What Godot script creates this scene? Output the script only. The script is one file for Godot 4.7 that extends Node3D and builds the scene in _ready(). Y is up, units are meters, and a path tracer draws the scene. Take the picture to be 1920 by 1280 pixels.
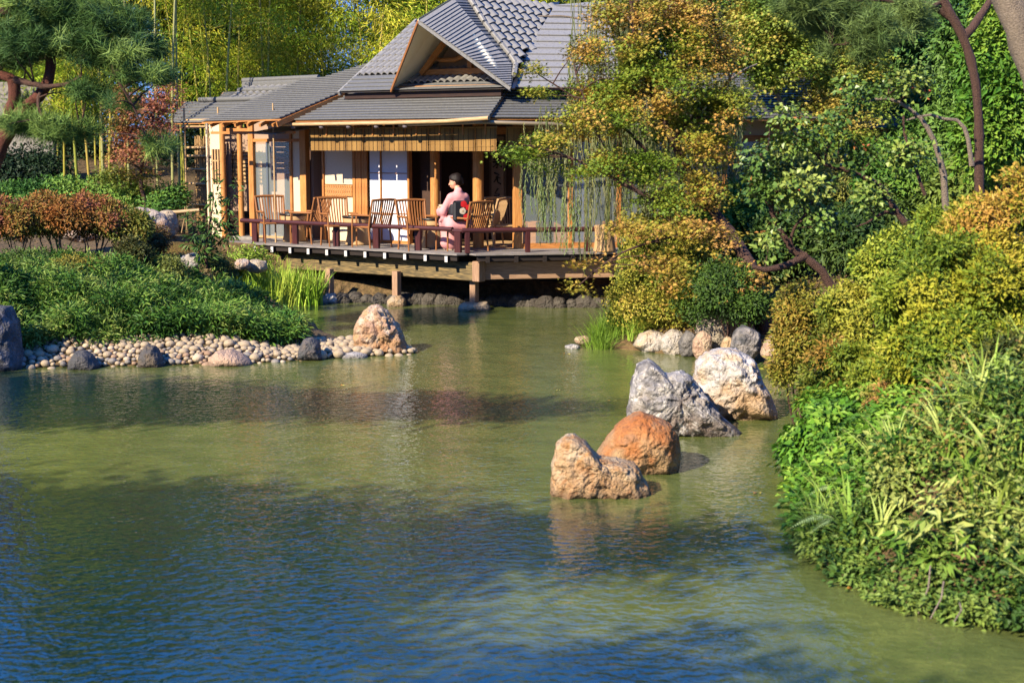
extends Node3D
# A Japanese garden: pond, tea house with veranda, rocks, maples, pines and bamboo.

const UA := Vector3(-0.824, 0, -0.567)   # along the left facade, away from the veranda corner
const VA := Vector3(0.567, 0, -0.824)    # into the house behind the left facade
const UB := Vector3(0.982, 0, -0.189)    # along the right facade
const VB := Vector3(-0.189, 0, -0.982)
const SUN := Vector3(-0.555, 0.559, 0.616)   # towards the sun
const CORNER := Vector3(-0.75, 0, -25.22)

class MB:
	var v := PackedVector3Array()
	var n := PackedVector3Array()
	var u := PackedVector2Array()
	var c := PackedColorArray()
	var col := Color(1, 1, 1)
	func vert(p: Vector3, m: Vector3, t: Vector2) -> void:
		v.append(p); n.append(m); u.append(t); c.append(col)
	func tri(a: Vector3, b: Vector3, d: Vector3, ta := Vector2.ZERO, tb := Vector2.ZERO, td := Vector2.ZERO) -> void:
		var m := (b - a).cross(d - a).normalized()
		vert(a, m, ta); vert(d, m, td); vert(b, m, tb)
	func quad(a: Vector3, b: Vector3, d: Vector3, e: Vector3) -> void:   # counter-clockwise seen from outside
		var w := a.distance_to(b)
		var h := b.distance_to(d)
		var m := (b - a).cross(e - a).normalized()
		var t := [Vector2(0, 0), Vector2(w, 0), Vector2(w, h), Vector2(0, h)]
		vert(a, m, t[0]); vert(d, m, t[2]); vert(b, m, t[1])
		vert(a, m, t[0]); vert(e, m, t[3]); vert(d, m, t[2])
	func box(o: Vector3, b: Basis, s: Vector3, bev := 0.0) -> void:   # centre, axes, size; uv runs along the longest side
		var h := s * 0.5
		var k := minf(bev, minf(h.x, minf(h.y, h.z)) * 0.6)
		var ax := [b.x, b.y, b.z]
		var hs := [h.x, h.y, h.z]
		var longest := 0
		for i in 3:
			if hs[i] > hs[longest]: longest = i
		for i in 3:
			for sg in [-1.0, 1.0]:
				var j := (i + 1) % 3
				var l := (i + 2) % 3
				var m: Vector3 = ax[i] * sg
				var q := []
				for e in [[-1, -1], [1, -1], [1, 1], [-1, 1]]:
					q.append(o + ax[i] * (sg * hs[i]) + ax[j] * (e[0] * (hs[j] - k)) + ax[l] * (e[1] * (hs[l] - k)))
				if sg < 0: q.reverse()
				var t := []
				for p in q:
					var r: Vector3 = p - o
					var along: float = r.dot(ax[longest])
					var across: float = r.dot(ax[(longest + 1) % 3]) + r.dot(ax[(longest + 2) % 3])
					t.append(Vector2(along, across))
				vert(q[0], m, t[0]); vert(q[2], m, t[2]); vert(q[1], m, t[1])
				vert(q[0], m, t[0]); vert(q[3], m, t[3]); vert(q[2], m, t[2])
		if k > 0.0:
			for i in 3:
				var j := (i + 1) % 3
				var l := (i + 2) % 3
				for sj in [-1.0, 1.0]:
					for sl in [-1.0, 1.0]:
						var pa: Vector3 = o + ax[j] * (sj * hs[j]) + ax[l] * (sl * (hs[l] - k))
						var pb: Vector3 = o + ax[j] * (sj * (hs[j] - k)) + ax[l] * (sl * hs[l])
						var e: Vector3 = ax[i] * (hs[i] - k)
						if sj * sl > 0: quad(pa - e, pa + e, pb + e, pb - e)
						else: quad(pa + e, pa - e, pb - e, pb + e)
	func bar(a: Vector3, b2: Vector3, w: float, h: float, up := Vector3.UP, bev := 0.0) -> void:
		var z := (b2 - a).normalized()
		var x := up.cross(z)
		x = Vector3.RIGHT if x.length() < 1e-4 else x.normalized()
		box((a + b2) * 0.5, Basis(x, z.cross(x), z), Vector3(w, h, a.distance_to(b2)), bev)
	func tube(p: Array, r: Array, sides := 8, caps := true, bump := 0.0, seed_ := 0) -> void:
		var rows := []
		var x := Vector3.ZERO
		var rng := RandomNumberGenerator.new()
		rng.seed = seed_
		var acc := 0.0
		for i in p.size():
			var z: Vector3 = (p[mini(i + 1, p.size() - 1)] - p[maxi(i - 1, 0)]).normalized()
			if i == 0:
				x = z.cross(Vector3(0.31, 0.2, 0.93)).normalized()
			else:
				x = (x - z * x.dot(z)).normalized()
				acc += p[i].distance_to(p[i - 1])
			var y := z.cross(x)
			var row := []
			for j in sides + 1:
				var a := TAU * (j % sides) / sides
				row.append([p[i], x * cos(a) + y * sin(a), r[i], acc])
			if bump > 0.0:
				for j in sides:
					row[j][2] = r[i] * (1.0 + rng.randf_range(-bump, bump))
				row[sides][2] = row[0][2]
			rows.append(row)
		for i in rows.size() - 1:
			for j in sides:
				var q := [rows[i][j], rows[i][j + 1], rows[i + 1][j + 1], rows[i + 1][j]]
				var js := [j, j + 1, j + 1, j]
				for k in [0, 2, 1, 0, 3, 2]:
					vert(q[k][0] + q[k][1] * q[k][2], q[k][1], Vector2(q[k][3], js[k] * TAU * 0.06 / sides))
		if caps:
			for e in [0, rows.size() - 1]:
				for j in sides:
					var pa: Vector3 = rows[e][j][0] + rows[e][j][1] * rows[e][j][2]
					var pb: Vector3 = rows[e][j + 1][0] + rows[e][j + 1][1] * rows[e][j + 1][2]
					if e == 0: tri(rows[e][j][0], pb, pa)
					else: tri(rows[e][j][0], pa, pb)
	func grid(rows: Array, flip := false, cols := []) -> void:   # smooth sheet through rows of points
		var a := rows.size()
		var b: int = rows[0].size()
		var nn := PackedVector3Array()
		nn.resize(a * b)
		for i in a - 1:
			for j in b - 1:
				var m: Vector3 = (rows[i][j + 1] - rows[i][j]).cross(rows[i + 1][j] - rows[i][j]) + (rows[i + 1][j] - rows[i + 1][j + 1]).cross(rows[i][j + 1] - rows[i + 1][j + 1])
				for k in [i * b + j, i * b + j + 1, i * b + b + j, i * b + b + j + 1]: nn[k] += m
		if rows[a / 2][0].distance_squared_to(rows[a / 2][b - 1]) < 1e-10:
			for i in a:
				var m := nn[i * b] + nn[i * b + b - 1]
				nn[i * b] = m
				nn[i * b + b - 1] = m
		for e in [0, a - 1]:
			if rows[e][0].distance_squared_to(rows[e][b / 2]) < 1e-10:
				var m := Vector3.ZERO
				for j in b: m += nn[e * b + j]
				for j in b: nn[e * b + j] = m
		var sgn := -1.0 if flip else 1.0
		for i in a - 1:
			for j in b - 1:
				for k in ([[0, 0], [0, 1], [1, 1], [0, 0], [1, 1], [1, 0]] if flip else [[0, 0], [1, 1], [0, 1], [0, 0], [1, 0], [1, 1]]):
					var i2: int = i + k[0]
					var j2: int = j + k[1]
					if cols: col = cols[i2][j2]
					vert(rows[i2][j2], (nn[i2 * b + j2] * sgn).normalized(), Vector2(j2, i2))
	func lathe(o: Vector3, prof: Array, sides := 20) -> void:   # prof: [radius, height] upwards
		var rows := []
		for q in prof:
			var row := []
			for j in sides + 1:
				var a := TAU * (j % sides) / sides
				row.append(o + Vector3(cos(a) * q[0], q[1], -sin(a) * q[0]))
			rows.append(row)
		grid(rows)
	func leaf(p: Vector3, d: Vector3, m: Vector3, l: float, w: float, fold := 0.15, mid := 0.42) -> void:
		var s := d.cross(m).normalized()
		var t := p + d * l - m * (l * 0.12)
		var k := p + d * (l * mid)
		var up := m * (w * fold)
		tri(p, k + s * w * 0.5 + up, t)
		tri(p, t, k - s * w * 0.5 + up)
	func add(o: MB, x: Transform3D) -> void:
		var nb := x.basis.orthonormalized()
		for i in o.v.size():
			v.append(x * o.v[i]); n.append(nb * o.n[i]); u.append(o.u[i]); c.append(o.c[i])
	func mesh() -> ArrayMesh:
		var arr := []
		arr.resize(Mesh.ARRAY_MAX)
		arr[Mesh.ARRAY_VERTEX] = v
		arr[Mesh.ARRAY_NORMAL] = n
		arr[Mesh.ARRAY_TEX_UV] = u
		arr[Mesh.ARRAY_COLOR] = c
		var m := ArrayMesh.new()
		m.add_surface_from_arrays(Mesh.PRIMITIVE_TRIANGLES, arr)
		return m

var taken := {}
var rg := RandomNumberGenerator.new()
var nz := FastNoiseLite.new()
var M := {}
var ORIGIN := Vector3.ZERO

func num(called: String) -> String:
	taken[called] = taken.get(called, -1) + 1
	return called if taken[called] == 0 else "%s_%03d" % [called, taken[called]]

func tag(o: Node, label: String, category: String, group := "", kind := "") -> Node:
	o.set_meta("label", label)
	o.set_meta("category", category)
	if group: o.set_meta("group", group)
	if kind: o.set_meta("kind", kind)
	return o

func thing(called: String, label: String, category: String, where := Vector3.ZERO, group := "", kind := "") -> Node3D:
	var o := Node3D.new()
	o.name = num(called)
	add_child(o)
	o.position = where
	tag(o, label, category, group, kind)
	return o

func top_of(p: Node) -> Vector3:
	while p.get_parent() != self: p = p.get_parent()
	return p.position

func put(called: String, mb: MB, m: Material, parent: Node = self, local := false) -> MeshInstance3D:   # a part; the shape comes in world coordinates unless local
	var o := MeshInstance3D.new()
	if parent == self:
		o.name = num(called)
	else:
		o.name = called
		if not local:
			var d := top_of(parent)
			for i in mb.v.size(): mb.v[i] -= d
	o.mesh = mb.mesh()
	if m == null: printerr("no material: ", called)
	o.mesh.surface_set_material(0, m)
	parent.add_child(o, true)
	return o

func piece(called: String, mesh: Mesh, x: Transform3D, parent: Node) -> MeshInstance3D:
	var o := MeshInstance3D.new()
	o.name = called
	o.mesh = mesh
	o.transform = Transform3D(x.basis, x.origin - top_of(parent))
	parent.add_child(o, true)
	return o

func single(called: String, mb: MB, m: Material, label: String, category: String, where: Vector3, group := "", kind := "") -> MeshInstance3D:   # a thing of one mesh with its origin at its base
	for i in mb.v.size(): mb.v[i] -= where
	var o := put(called, mb, m)
	o.position = where
	tag(o, label, category, group, kind)
	return o

func many(called: String, mesh: Mesh, m: Material, xs: Array, cs: Array, parent: Node) -> MultiMeshInstance3D:
	var d := top_of(parent) if parent != self else Vector3.ZERO
	var mm := MultiMesh.new()
	mm.transform_format = MultiMesh.TRANSFORM_3D
	mm.use_colors = true
	mm.mesh = mesh
	mm.instance_count = xs.size()
	for i in xs.size():
		var x: Transform3D = xs[i]
		x.origin -= d
		mm.set_instance_transform(i, x)
		mm.set_instance_color(i, cs[i])
	mesh.surface_set_material(0, m)
	var o := MultiMeshInstance3D.new()
	o.name = called if parent != self else num(called)
	o.multimesh = mm
	parent.add_child(o, true)
	return o

func at(px: float, py: float, d: float) -> Vector3:   # a point of the place, from its bearing and its distance
	var b := -(py - 640.0) / 2750.0
	var s := sin(deg_to_rad(7.75))
	var k := cos(deg_to_rad(7.75))
	var t := d / (k + b * s)
	return Vector3((px - 960.0) / 2750.0 * t, 2.9 + (b * k - s) * t, -d)

func fa(uu: float, y: float, vv: float) -> Vector3: return CORNER + UA * uu + VA * vv + Vector3(0, y, 0)
func fb(uu: float, y: float, vv: float) -> Vector3: return CORNER + UB * uu + VB * vv + Vector3(0, y, 0)

# ---------------------------------------------------------------- materials
func ramp(cols: Array, pos: Array = []) -> Gradient:
	var g := Gradient.new()
	var o := PackedFloat32Array()
	for i in cols.size(): o.append(pos[i] if pos else float(i) / (cols.size() - 1))
	g.offsets = o
	g.colors = PackedColorArray(cols)
	return g

func ntex(freq: float, g: Gradient, size := 512, kind := FastNoiseLite.TYPE_SIMPLEX, oct := 5, sd := 1, normal := false, bump := 4.0) -> NoiseTexture2D:
	var f := FastNoiseLite.new()
	f.noise_type = kind
	f.frequency = freq
	f.fractal_octaves = oct
	f.seed = sd
	f.domain_warp_enabled = kind == FastNoiseLite.TYPE_CELLULAR
	f.domain_warp_amplitude = 18.0
	var t := NoiseTexture2D.new()
	t.width = size
	t.height = size
	t.seamless = true
	t.noise = f
	if g: t.color_ramp = g
	t.as_normal_map = normal
	t.bump_strength = bump
	return t

func mat(c: Color, rough := 0.8, spec := 0.5, metal := 0.0) -> StandardMaterial3D:
	var m := StandardMaterial3D.new()
	m.albedo_color = c
	m.roughness = rough
	m.metallic_specular = spec
	m.metallic = metal
	return m

func vcol(rough := 0.8, spec := 0.5) -> StandardMaterial3D:
	var m := mat(Color(1, 1, 1), rough, spec)
	m.vertex_color_use_as_albedo = true
	return m

func leafmat(back: float, rough := 0.5, spec := 0.4) -> StandardMaterial3D:
	var m := vcol(rough, spec)
	m.backlight_enabled = back > 0.0
	m.backlight = Color(back, back, back)
	return m

func wood(a: Color, b: Color, sd: int, rough := 0.65, across := 1.0) -> StandardMaterial3D:
	var m := mat(Color(1, 1, 1), rough, 0.4)
	m.albedo_texture = ntex(0.012, ramp([a, a.lerp(b, 0.5), b, a.lerp(b, 0.25)], [0.2, 0.45, 0.6, 0.85]), 512, FastNoiseLite.TYPE_SIMPLEX, 5, sd)
	m.uv1_scale = Vector3(0.35, 7.0 * across, 1)
	m.heightmap_enabled = true
	m.heightmap_texture = m.albedo_texture
	m.heightmap_scale = 0.15
	return m

func tri_mat(cols: Array, freq: float, scale: float, rough: float, bump_cm: float, sd: int, vertex := false, kind := FastNoiseLite.TYPE_SIMPLEX) -> StandardMaterial3D:
	var m := mat(Color(1, 1, 1), rough, 0.4)
	m.vertex_color_use_as_albedo = vertex
	m.albedo_texture = ntex(freq, ramp(cols), 512, kind, 6, sd)
	m.uv1_triplanar = true
	m.uv1_world_triplanar = true
	m.uv1_scale = Vector3.ONE * scale
	if bump_cm > 0.0:
		m.heightmap_enabled = true
		m.heightmap_texture = ntex(freq * 1.7, null, 512, kind, 6, sd + 40)
		m.heightmap_scale = bump_cm
	return m

func materials() -> void:
	M.pine_wood = wood(Color(0.70, 0.48, 0.26), Color(0.57, 0.36, 0.17), 3)
	M.cedar = wood(Color(0.73, 0.52, 0.29), Color(0.61, 0.40, 0.19), 4)
	M.chair = wood(Color(0.58, 0.39, 0.22), Color(0.47, 0.29, 0.15), 5, 0.5)
	M.pale_wood = wood(Color(0.70, 0.58, 0.42), Color(0.61, 0.48, 0.32), 6)
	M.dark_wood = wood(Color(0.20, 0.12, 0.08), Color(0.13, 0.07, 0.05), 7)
	M.joist = wood(Color(0.17, 0.13, 0.11), Color(0.10, 0.08, 0.07), 8)
	M.deck = wood(Color(0.52, 0.49, 0.47), Color(0.39, 0.37, 0.35), 9, 0.8)
	M.weathered = wood(Color(0.50, 0.42, 0.27), Color(0.27, 0.24, 0.17), 10, 0.85, 0.6)
	M.post = wood(Color(0.62, 0.50, 0.40), Color(0.50, 0.39, 0.30), 11, 0.85)
	M.maroon = wood(Color(0.28, 0.14, 0.14), Color(0.21, 0.10, 0.10), 12, 0.42)
	M.bamboo_pole = wood(Color(0.72, 0.62, 0.46), Color(0.60, 0.48, 0.33), 13, 0.45)
	M.blind = wood(Color(0.60, 0.47, 0.26), Color(0.44, 0.32, 0.16), 14, 0.85)
	M.blind.backlight_enabled = true
	M.blind.backlight = Color(0.35, 0.35, 0.35)
	M.end_paint = tri_mat([Color(0.62, 0.61, 0.6), Color(0.78, 0.77, 0.75)], 0.02, 2.0, 0.8, 0.0, 15)
	M.slate = tri_mat([Color(0.28, 0.28, 0.275), Color(0.39, 0.39, 0.38), Color(0.33, 0.33, 0.325), Color(0.42, 0.42, 0.41)], 0.015, 1.1, 0.6, 0.12, 16)
	M.tile = tri_mat([Color(0.39, 0.385, 0.37), Color(0.50, 0.49, 0.47), Color(0.44, 0.435, 0.415)], 0.015, 1.3, 0.55, 0.08, 17)
	M.plaster = tri_mat([Color(0.74, 0.67, 0.56), Color(0.79, 0.72, 0.61)], 0.03, 1.5, 0.9, 0.1, 18)
	M.greige = tri_mat([Color(0.55, 0.46, 0.38), Color(0.61, 0.51, 0.43)], 0.03, 1.5, 0.9, 0.1, 19)
	M.soffit = tri_mat([Color(0.90, 0.84, 0.69), Color(0.93, 0.87, 0.73)], 0.02, 0.8, 0.85, 0.05, 20)
	M.paper = tri_mat([Color(0.76, 0.76, 0.78), Color(0.80, 0.80, 0.82)], 0.03, 1.0, 0.9, 0.0, 21)
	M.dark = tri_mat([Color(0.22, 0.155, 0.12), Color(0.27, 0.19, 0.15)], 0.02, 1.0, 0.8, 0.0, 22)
	M.concrete = tri_mat([Color(0.42, 0.41, 0.38), Color(0.52, 0.50, 0.46), Color(0.36, 0.35, 0.33)], 0.01, 0.7, 0.9, 0.3, 23)
	M.reed = wood(Color(0.68, 0.56, 0.38), Color(0.50, 0.39, 0.25), 24, 0.9, 2.0)
	M.black = mat(Color(0.08, 0.08, 0.09), 0.35)
	M.ink = mat(Color(0.03, 0.03, 0.03), 0.8)
	M.glass = mat(Color(0.75, 0.8, 0.8, 0.12), 0.02)
	M.glass.transparency = BaseMaterial3D.TRANSPARENCY_ALPHA
	M.rock = tri_mat([Color(0.48, 0.46, 0.44), Color(0.88, 0.86, 0.84), Color(0.70, 0.68, 0.66), Color(1.0, 0.99, 0.98)], 0.014, 1.5, 0.88, 2.4, 25, true)
	M.stone = tri_mat([Color(0.78, 0.77, 0.76), Color(0.95, 0.94, 0.93), Color(0.86, 0.85, 0.84)], 0.02, 2.4, 0.75, 0.4, 26, true)
	M.soil = tri_mat([Color(0.30, 0.23, 0.15), Color(0.42, 0.34, 0.22), Color(0.24, 0.19, 0.12), Color(0.36, 0.33, 0.16)], 0.015, 0.8, 0.95, 2.5, 27)
	M.moss = tri_mat([Color(0.25, 0.24, 0.06), Color(0.36, 0.31, 0.10), Color(0.30, 0.20, 0.08), Color(0.22, 0.25, 0.06)], 0.02, 1.4, 0.95, 2.0, 28)
	M.bark = tri_mat([Color(0.20, 0.14, 0.12), Color(0.33, 0.24, 0.20), Color(0.25, 0.18, 0.15)], 0.03, 2.5, 0.9, 2.0, 29)
	M.red_bark = tri_mat([Color(0.24, 0.13, 0.10), Color(0.42, 0.25, 0.20), Color(0.32, 0.19, 0.15)], 0.03, 2.5, 0.9, 2.0, 30)
	M.grey_bark = tri_mat([Color(0.32, 0.28, 0.24), Color(0.50, 0.45, 0.39), Color(0.38, 0.33, 0.29)], 0.03, 2.5, 0.9, 1.5, 31)
	M.culm = vcol(0.35, 0.5)
	M.leaf = leafmat(0.5, 0.55, 0.3)
	M.glossy = leafmat(0.35, 0.38, 0.35)
	M.needle = leafmat(0.3, 0.6, 0.3)
	M.skin = mat(Color(0.76, 0.55, 0.44), 0.5)
	M.skin.subsurf_scatter_enabled = true
	M.skin.subsurf_scatter_strength = 0.15
	M.hair = mat(Color(0.10, 0.07, 0.06), 0.6, 0.3)
	M.kimono = tri_mat([Color(0.74, 0.50, 0.50), Color(0.79, 0.56, 0.56)], 0.03, 3.0, 0.8, 0.0, 33)
	M.white_cloth = mat(Color(0.76, 0.74, 0.73), 0.8)
	M.obi = mat(Color(0.07, 0.07, 0.09), 0.6)
	M.red = mat(Color(0.72, 0.04, 0.06), 0.7)
	M.cream = mat(Color(0.74, 0.68, 0.58), 0.7)
	M.hose = mat(Color(0.04, 0.04, 0.045), 0.4)
	# the pond: green silty water under a rippled surface
	var w := mat(Color(0.37, 0.395, 0.225), 0.03, 1.0)
	w.albedo_texture = ntex(0.006, ramp([Color(0.80, 0.84, 0.80), Color(1, 1, 0.92)]), 512, FastNoiseLite.TYPE_SIMPLEX, 3, 34)
	w.uv1_triplanar = true
	w.uv1_world_triplanar = true
	w.uv1_scale = Vector3(0.36, 0.36, 0.5)
	w.normal_enabled = true
	w.normal_texture = ntex(0.016, null, 1024, FastNoiseLite.TYPE_SIMPLEX, 3, 35, true, 5.0)
	w.normal_scale = 0.42
	M.water = w

# ---------------------------------------------------------------- ground
var pond := PackedVector2Array([Vector2(-10, 8), Vector2(-10, -12), Vector2(-8.4, -17.4), Vector2(-6.6, -18.66), Vector2(-5.8, -18.84), Vector2(-4.6, -18.98), Vector2(-3.38, -19.17), Vector2(-2.59, -19.55), Vector2(-1.96, -19.8), Vector2(-1.35, -20.05), Vector2(-1.4, -20.45), Vector2(-2.2, -20.9), Vector2(-2.9, -22.4), Vector2(-3.3, -23.9), Vector2(-4.2, -25.5), Vector2(-5.3, -26.2), Vector2(-3.44, -26.9), Vector2(-2, -26.6), Vector2(0, -26.4), Vector2(1.7, -25.9), Vector2(1.9, -24.5), Vector2(1.5, -22), Vector2(1.14, -20.75), Vector2(1.72, -20.37), Vector2(2.4, -19.85), Vector2(3.3, -19.5), Vector2(3.4, -18.3), Vector2(3.1, -15.4), Vector2(2.55, -12.4), Vector2(2.15, -9.96), Vector2(2.4, -9.0), Vector2(3.15, -8.47), Vector2(3.6, -6), Vector2(4.2, 8)])

func shore(p: Vector2) -> float:   # metres to the water's edge, negative in the pond
	var best := 1e9
	var q := p
	for i in pond.size():
		q = Geometry2D.get_closest_point_to_segment(p, pond[i], pond[(i + 1) % pond.size()])
		best = minf(best, p.distance_squared_to(q))
	best = sqrt(best)
	return -best if Geometry2D.is_point_in_polygon(p, pond) else best

func bump(p: Vector2, o: Vector2, rx: float, rz: float) -> float:
	var d := (p - o) / Vector2(rx, rz)
	return exp(-d.length_squared())

func land(x: float, z: float) -> float:
	var p := Vector2(x, z)
	var s := shore(p)
	if s < 0.0: return maxf(-0.6, s * 0.6 - 0.02)
	var h := 0.0
	if x > 0.9 and z > -22.5:                       # the right bank climbs steeply
		h = minf(s * 1.0, 1.0) + clampf((s - 1.0) * 0.35, 0, 1.2)
		if z < -17.0: h = minf(s * 0.6, 0.5) + clampf((s - 0.6) * 0.25, 0, 1.0)
	elif x < -0.9 and z > -24.5:                    # the planted mound on the left
		var cap := clampf((-3.0 - x) * 0.21, 0.05, 0.70)
		h = minf(minf(s * 0.36, 0.34) + clampf((s - 0.95) * 0.5, 0, 1), cap)
	else:
		h = minf(s * 0.8, 0.92) + clampf((s - 4.0) * 0.09, 0, 1.6)
		if z > -27.6 and x > -6.0 and x < 3.0: h = minf(h, 0.35)
		h += 0.25 * bump(p, Vector2(-6.6, -27.6), 1.2, 1.0)
	return h + nz.get_noise_2d(x * 60.0, z * 60.0) * 0.05 * clampf(s * 2.0, 0, 1) + 0.01

func axis(a: float, b: float, fine_a: float, fine_b: float, fine: float, coarse: float) -> Array:
	var out := []
	var x := a
	while x < b:
		out.append(x)
		x += fine if x >= fine_a and x < fine_b else coarse
	out.append(b)
	return out

func ground() -> void:
	var rows := []
	var xs := axis(-60, 60, -10, 9, 0.22, 2.5)
	for z in axis(-90, 25, -32, -6, 0.22, 2.5):
		var row := []
		for x in xs: row.append(Vector3(x, land(x, z), z))
		rows.append(row)
	var mb := MB.new()
	mb.grid(rows, true)
	var g := put("ground", mb, M.soil)
	tag(g, "brown garden soil of the pond banks and beds", "ground", "", "structure")
	mb = MB.new()
	var s := 30
	rows = []
	for i in s + 1:
		var row := []
		for j in s + 1: row.append(Vector3(lerpf(-12, 6, float(j) / s), 0, lerpf(-29, 9, float(i) / s)))
		rows.append(row)
	mb.grid(rows, true)
	tag(put("water", mb, M.water), "green rippled pond water with blue sky reflections", "water", "", "structure")

# ---------------------------------------------------------------- stones
func rock_shape(out: Array, o: Vector3, scale: float, depth: float, cols: Array, sd: int, rough := 0.06, res := 72, squash := 2.4, lean := 0.0) -> MB:
	# out: outline seen from the pond, in pixels of the picture from a base point (x right, y up), closed; depth: half thickness
	var n := FastNoiseLite.new()
	n.seed = sd
	n.frequency = 1.0
	n.noise_type = FastNoiseLite.TYPE_CELLULAR
	n.cellular_return_type = FastNoiseLite.RETURN_DISTANCE2_SUB
	n.fractal_octaves = 3
	n.cellular_jitter = 1.0
	var m := FastNoiseLite.new()
	m.seed = sd + 7
	m.noise_type = FastNoiseLite.TYPE_SIMPLEX
	m.frequency = 1.0
	m.fractal_octaves = 5
	var c := Vector2.ZERO
	for p in out: c += p
	c /= out.size()
	var poly := []
	for p in out: poly.append((p - c) * scale)
	var rad := []
	for j in res + 1:
		var a := TAU * (j % res) / res
		var d := Vector2(cos(a), sin(a))
		var best := 0.02
		for i in poly.size():
			var h = Geometry2D.segment_intersects_segment(Vector2.ZERO, d * 9.0, poly[i], poly[(i + 1) % poly.size()])
			if h != null: best = maxf(best, h.length())
		rad.append(best)
	var rows := []
	var tint := []
	var ce := o + Vector3(c.x * scale, c.y * scale, 0)
	var half: int = res / 2
	for i in half + 1:
		var f := PI * i / half
		var sn := pow(sin(f), 2.0 / squash)
		var cs: float = signf(cos(f)) * pow(absf(cos(f)), 2.0 / squash)
		var row := []
		var tr := []
		for j in res + 1:
			var a := TAU * (j % res) / res
			var p := Vector3(cos(a) * rad[j] * sn, sin(a) * rad[j] * sn, cs * depth)
			p.z += lean * p.y
			var k := 3.2 / maxf(depth, 0.12) * 0.35
			var q := p * k + Vector3(sd * 3.1, 0, 0)
			var crag := n.get_noise_3dv(q) + 0.55
			var soft := m.get_noise_3dv(q * 1.6)
			var push := (crag * 0.9 + soft * 0.9) * rough + m.get_noise_3dv(q * 7.0) * rough * 0.22
			var dir := p.normalized()
			var edge := clampf(absf(cs) * 1.6, 0.25, 1.0)
			row.append(ce + p + dir * push * edge)
			var w := clampf(0.5 + m.get_noise_3dv(q * 0.8 + Vector3(9, 9, 9)) * 1.5, 0, 1)
			var t: Color = cols[0].lerp(cols[1], w)
			if cols.size() > 2: t = t.lerp(cols[2], smoothstep(0.15, 0.5, m.get_noise_3dv(q * 1.3 + Vector3(30, 0, 0)) + 0.12))
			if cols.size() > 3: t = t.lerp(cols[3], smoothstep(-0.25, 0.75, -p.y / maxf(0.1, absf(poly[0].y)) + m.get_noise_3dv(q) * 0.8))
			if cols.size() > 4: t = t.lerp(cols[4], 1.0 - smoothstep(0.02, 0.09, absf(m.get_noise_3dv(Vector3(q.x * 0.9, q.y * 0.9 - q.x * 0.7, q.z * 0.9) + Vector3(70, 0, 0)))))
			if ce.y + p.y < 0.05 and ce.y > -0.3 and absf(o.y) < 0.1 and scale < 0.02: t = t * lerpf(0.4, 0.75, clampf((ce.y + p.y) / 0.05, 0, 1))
			tr.append(t)
		rows.append(row)
		tint.append(tr)
	var mb := MB.new()
	mb.grid(rows, true, tint)
	return mb

func hero(out: Array, base: Vector3, depth: float, cols: Array, sd: int, label: String, rough := 0.05, squash := 2.4, res := 96, lean := 0.0, category := "boulder", group := "") -> void:
	var sc := -base.z / 2750.0
	var pts := []
	for p in out: pts.append(Vector2(p[0], -p[1]))
	var mb := rock_shape(pts, base, sc, depth, cols, sd, rough, res, squash, lean)
	single("boulder", mb, M.rock, label, category, base, group)

func small_rock(x: float, z: float, s: Vector3, cols: Array, sd: int, label: String, sink := 0.25, called := "rock", yaw := 0.0, base_y := -99.0) -> void:
	var r := RandomNumberGenerator.new()
	r.seed = sd
	var out := []
	for k in 11:
		var a := TAU * k / 11
		var rr := r.randf_range(0.82, 1.06)
		out.append(Vector2(cos(a) * s.x * rr, sin(a) * s.y * rr))
	var y := (land(x, z) if base_y < -90 else base_y) + s.y * (1.0 - sink * 2.0)
	var mb := rock_shape(out, Vector3.ZERO, 1.0, s.z, cols, sd, minf(s.x, s.z) * 0.2, 40, 3.2)
	var b := Basis(Vector3.UP, yaw)
	for i in mb.v.size():
		mb.v[i] = b * mb.v[i] + Vector3(x, y, z)
		mb.n[i] = b * mb.n[i]
	single(called, mb, M.rock, label, "rock", Vector3(x, y - s.y, z))

const TAN := Color(0.52, 0.36, 0.20)
const CREAM := Color(0.60, 0.48, 0.32)
const RUST := Color(0.42, 0.155, 0.045)
const GREY := Color(0.42, 0.42, 0.43)
const PALE := Color(0.56, 0.54, 0.50)
const SLATE := Color(0.09, 0.095, 0.105)
const PINKISH := Color(0.52, 0.34, 0.24)

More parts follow.
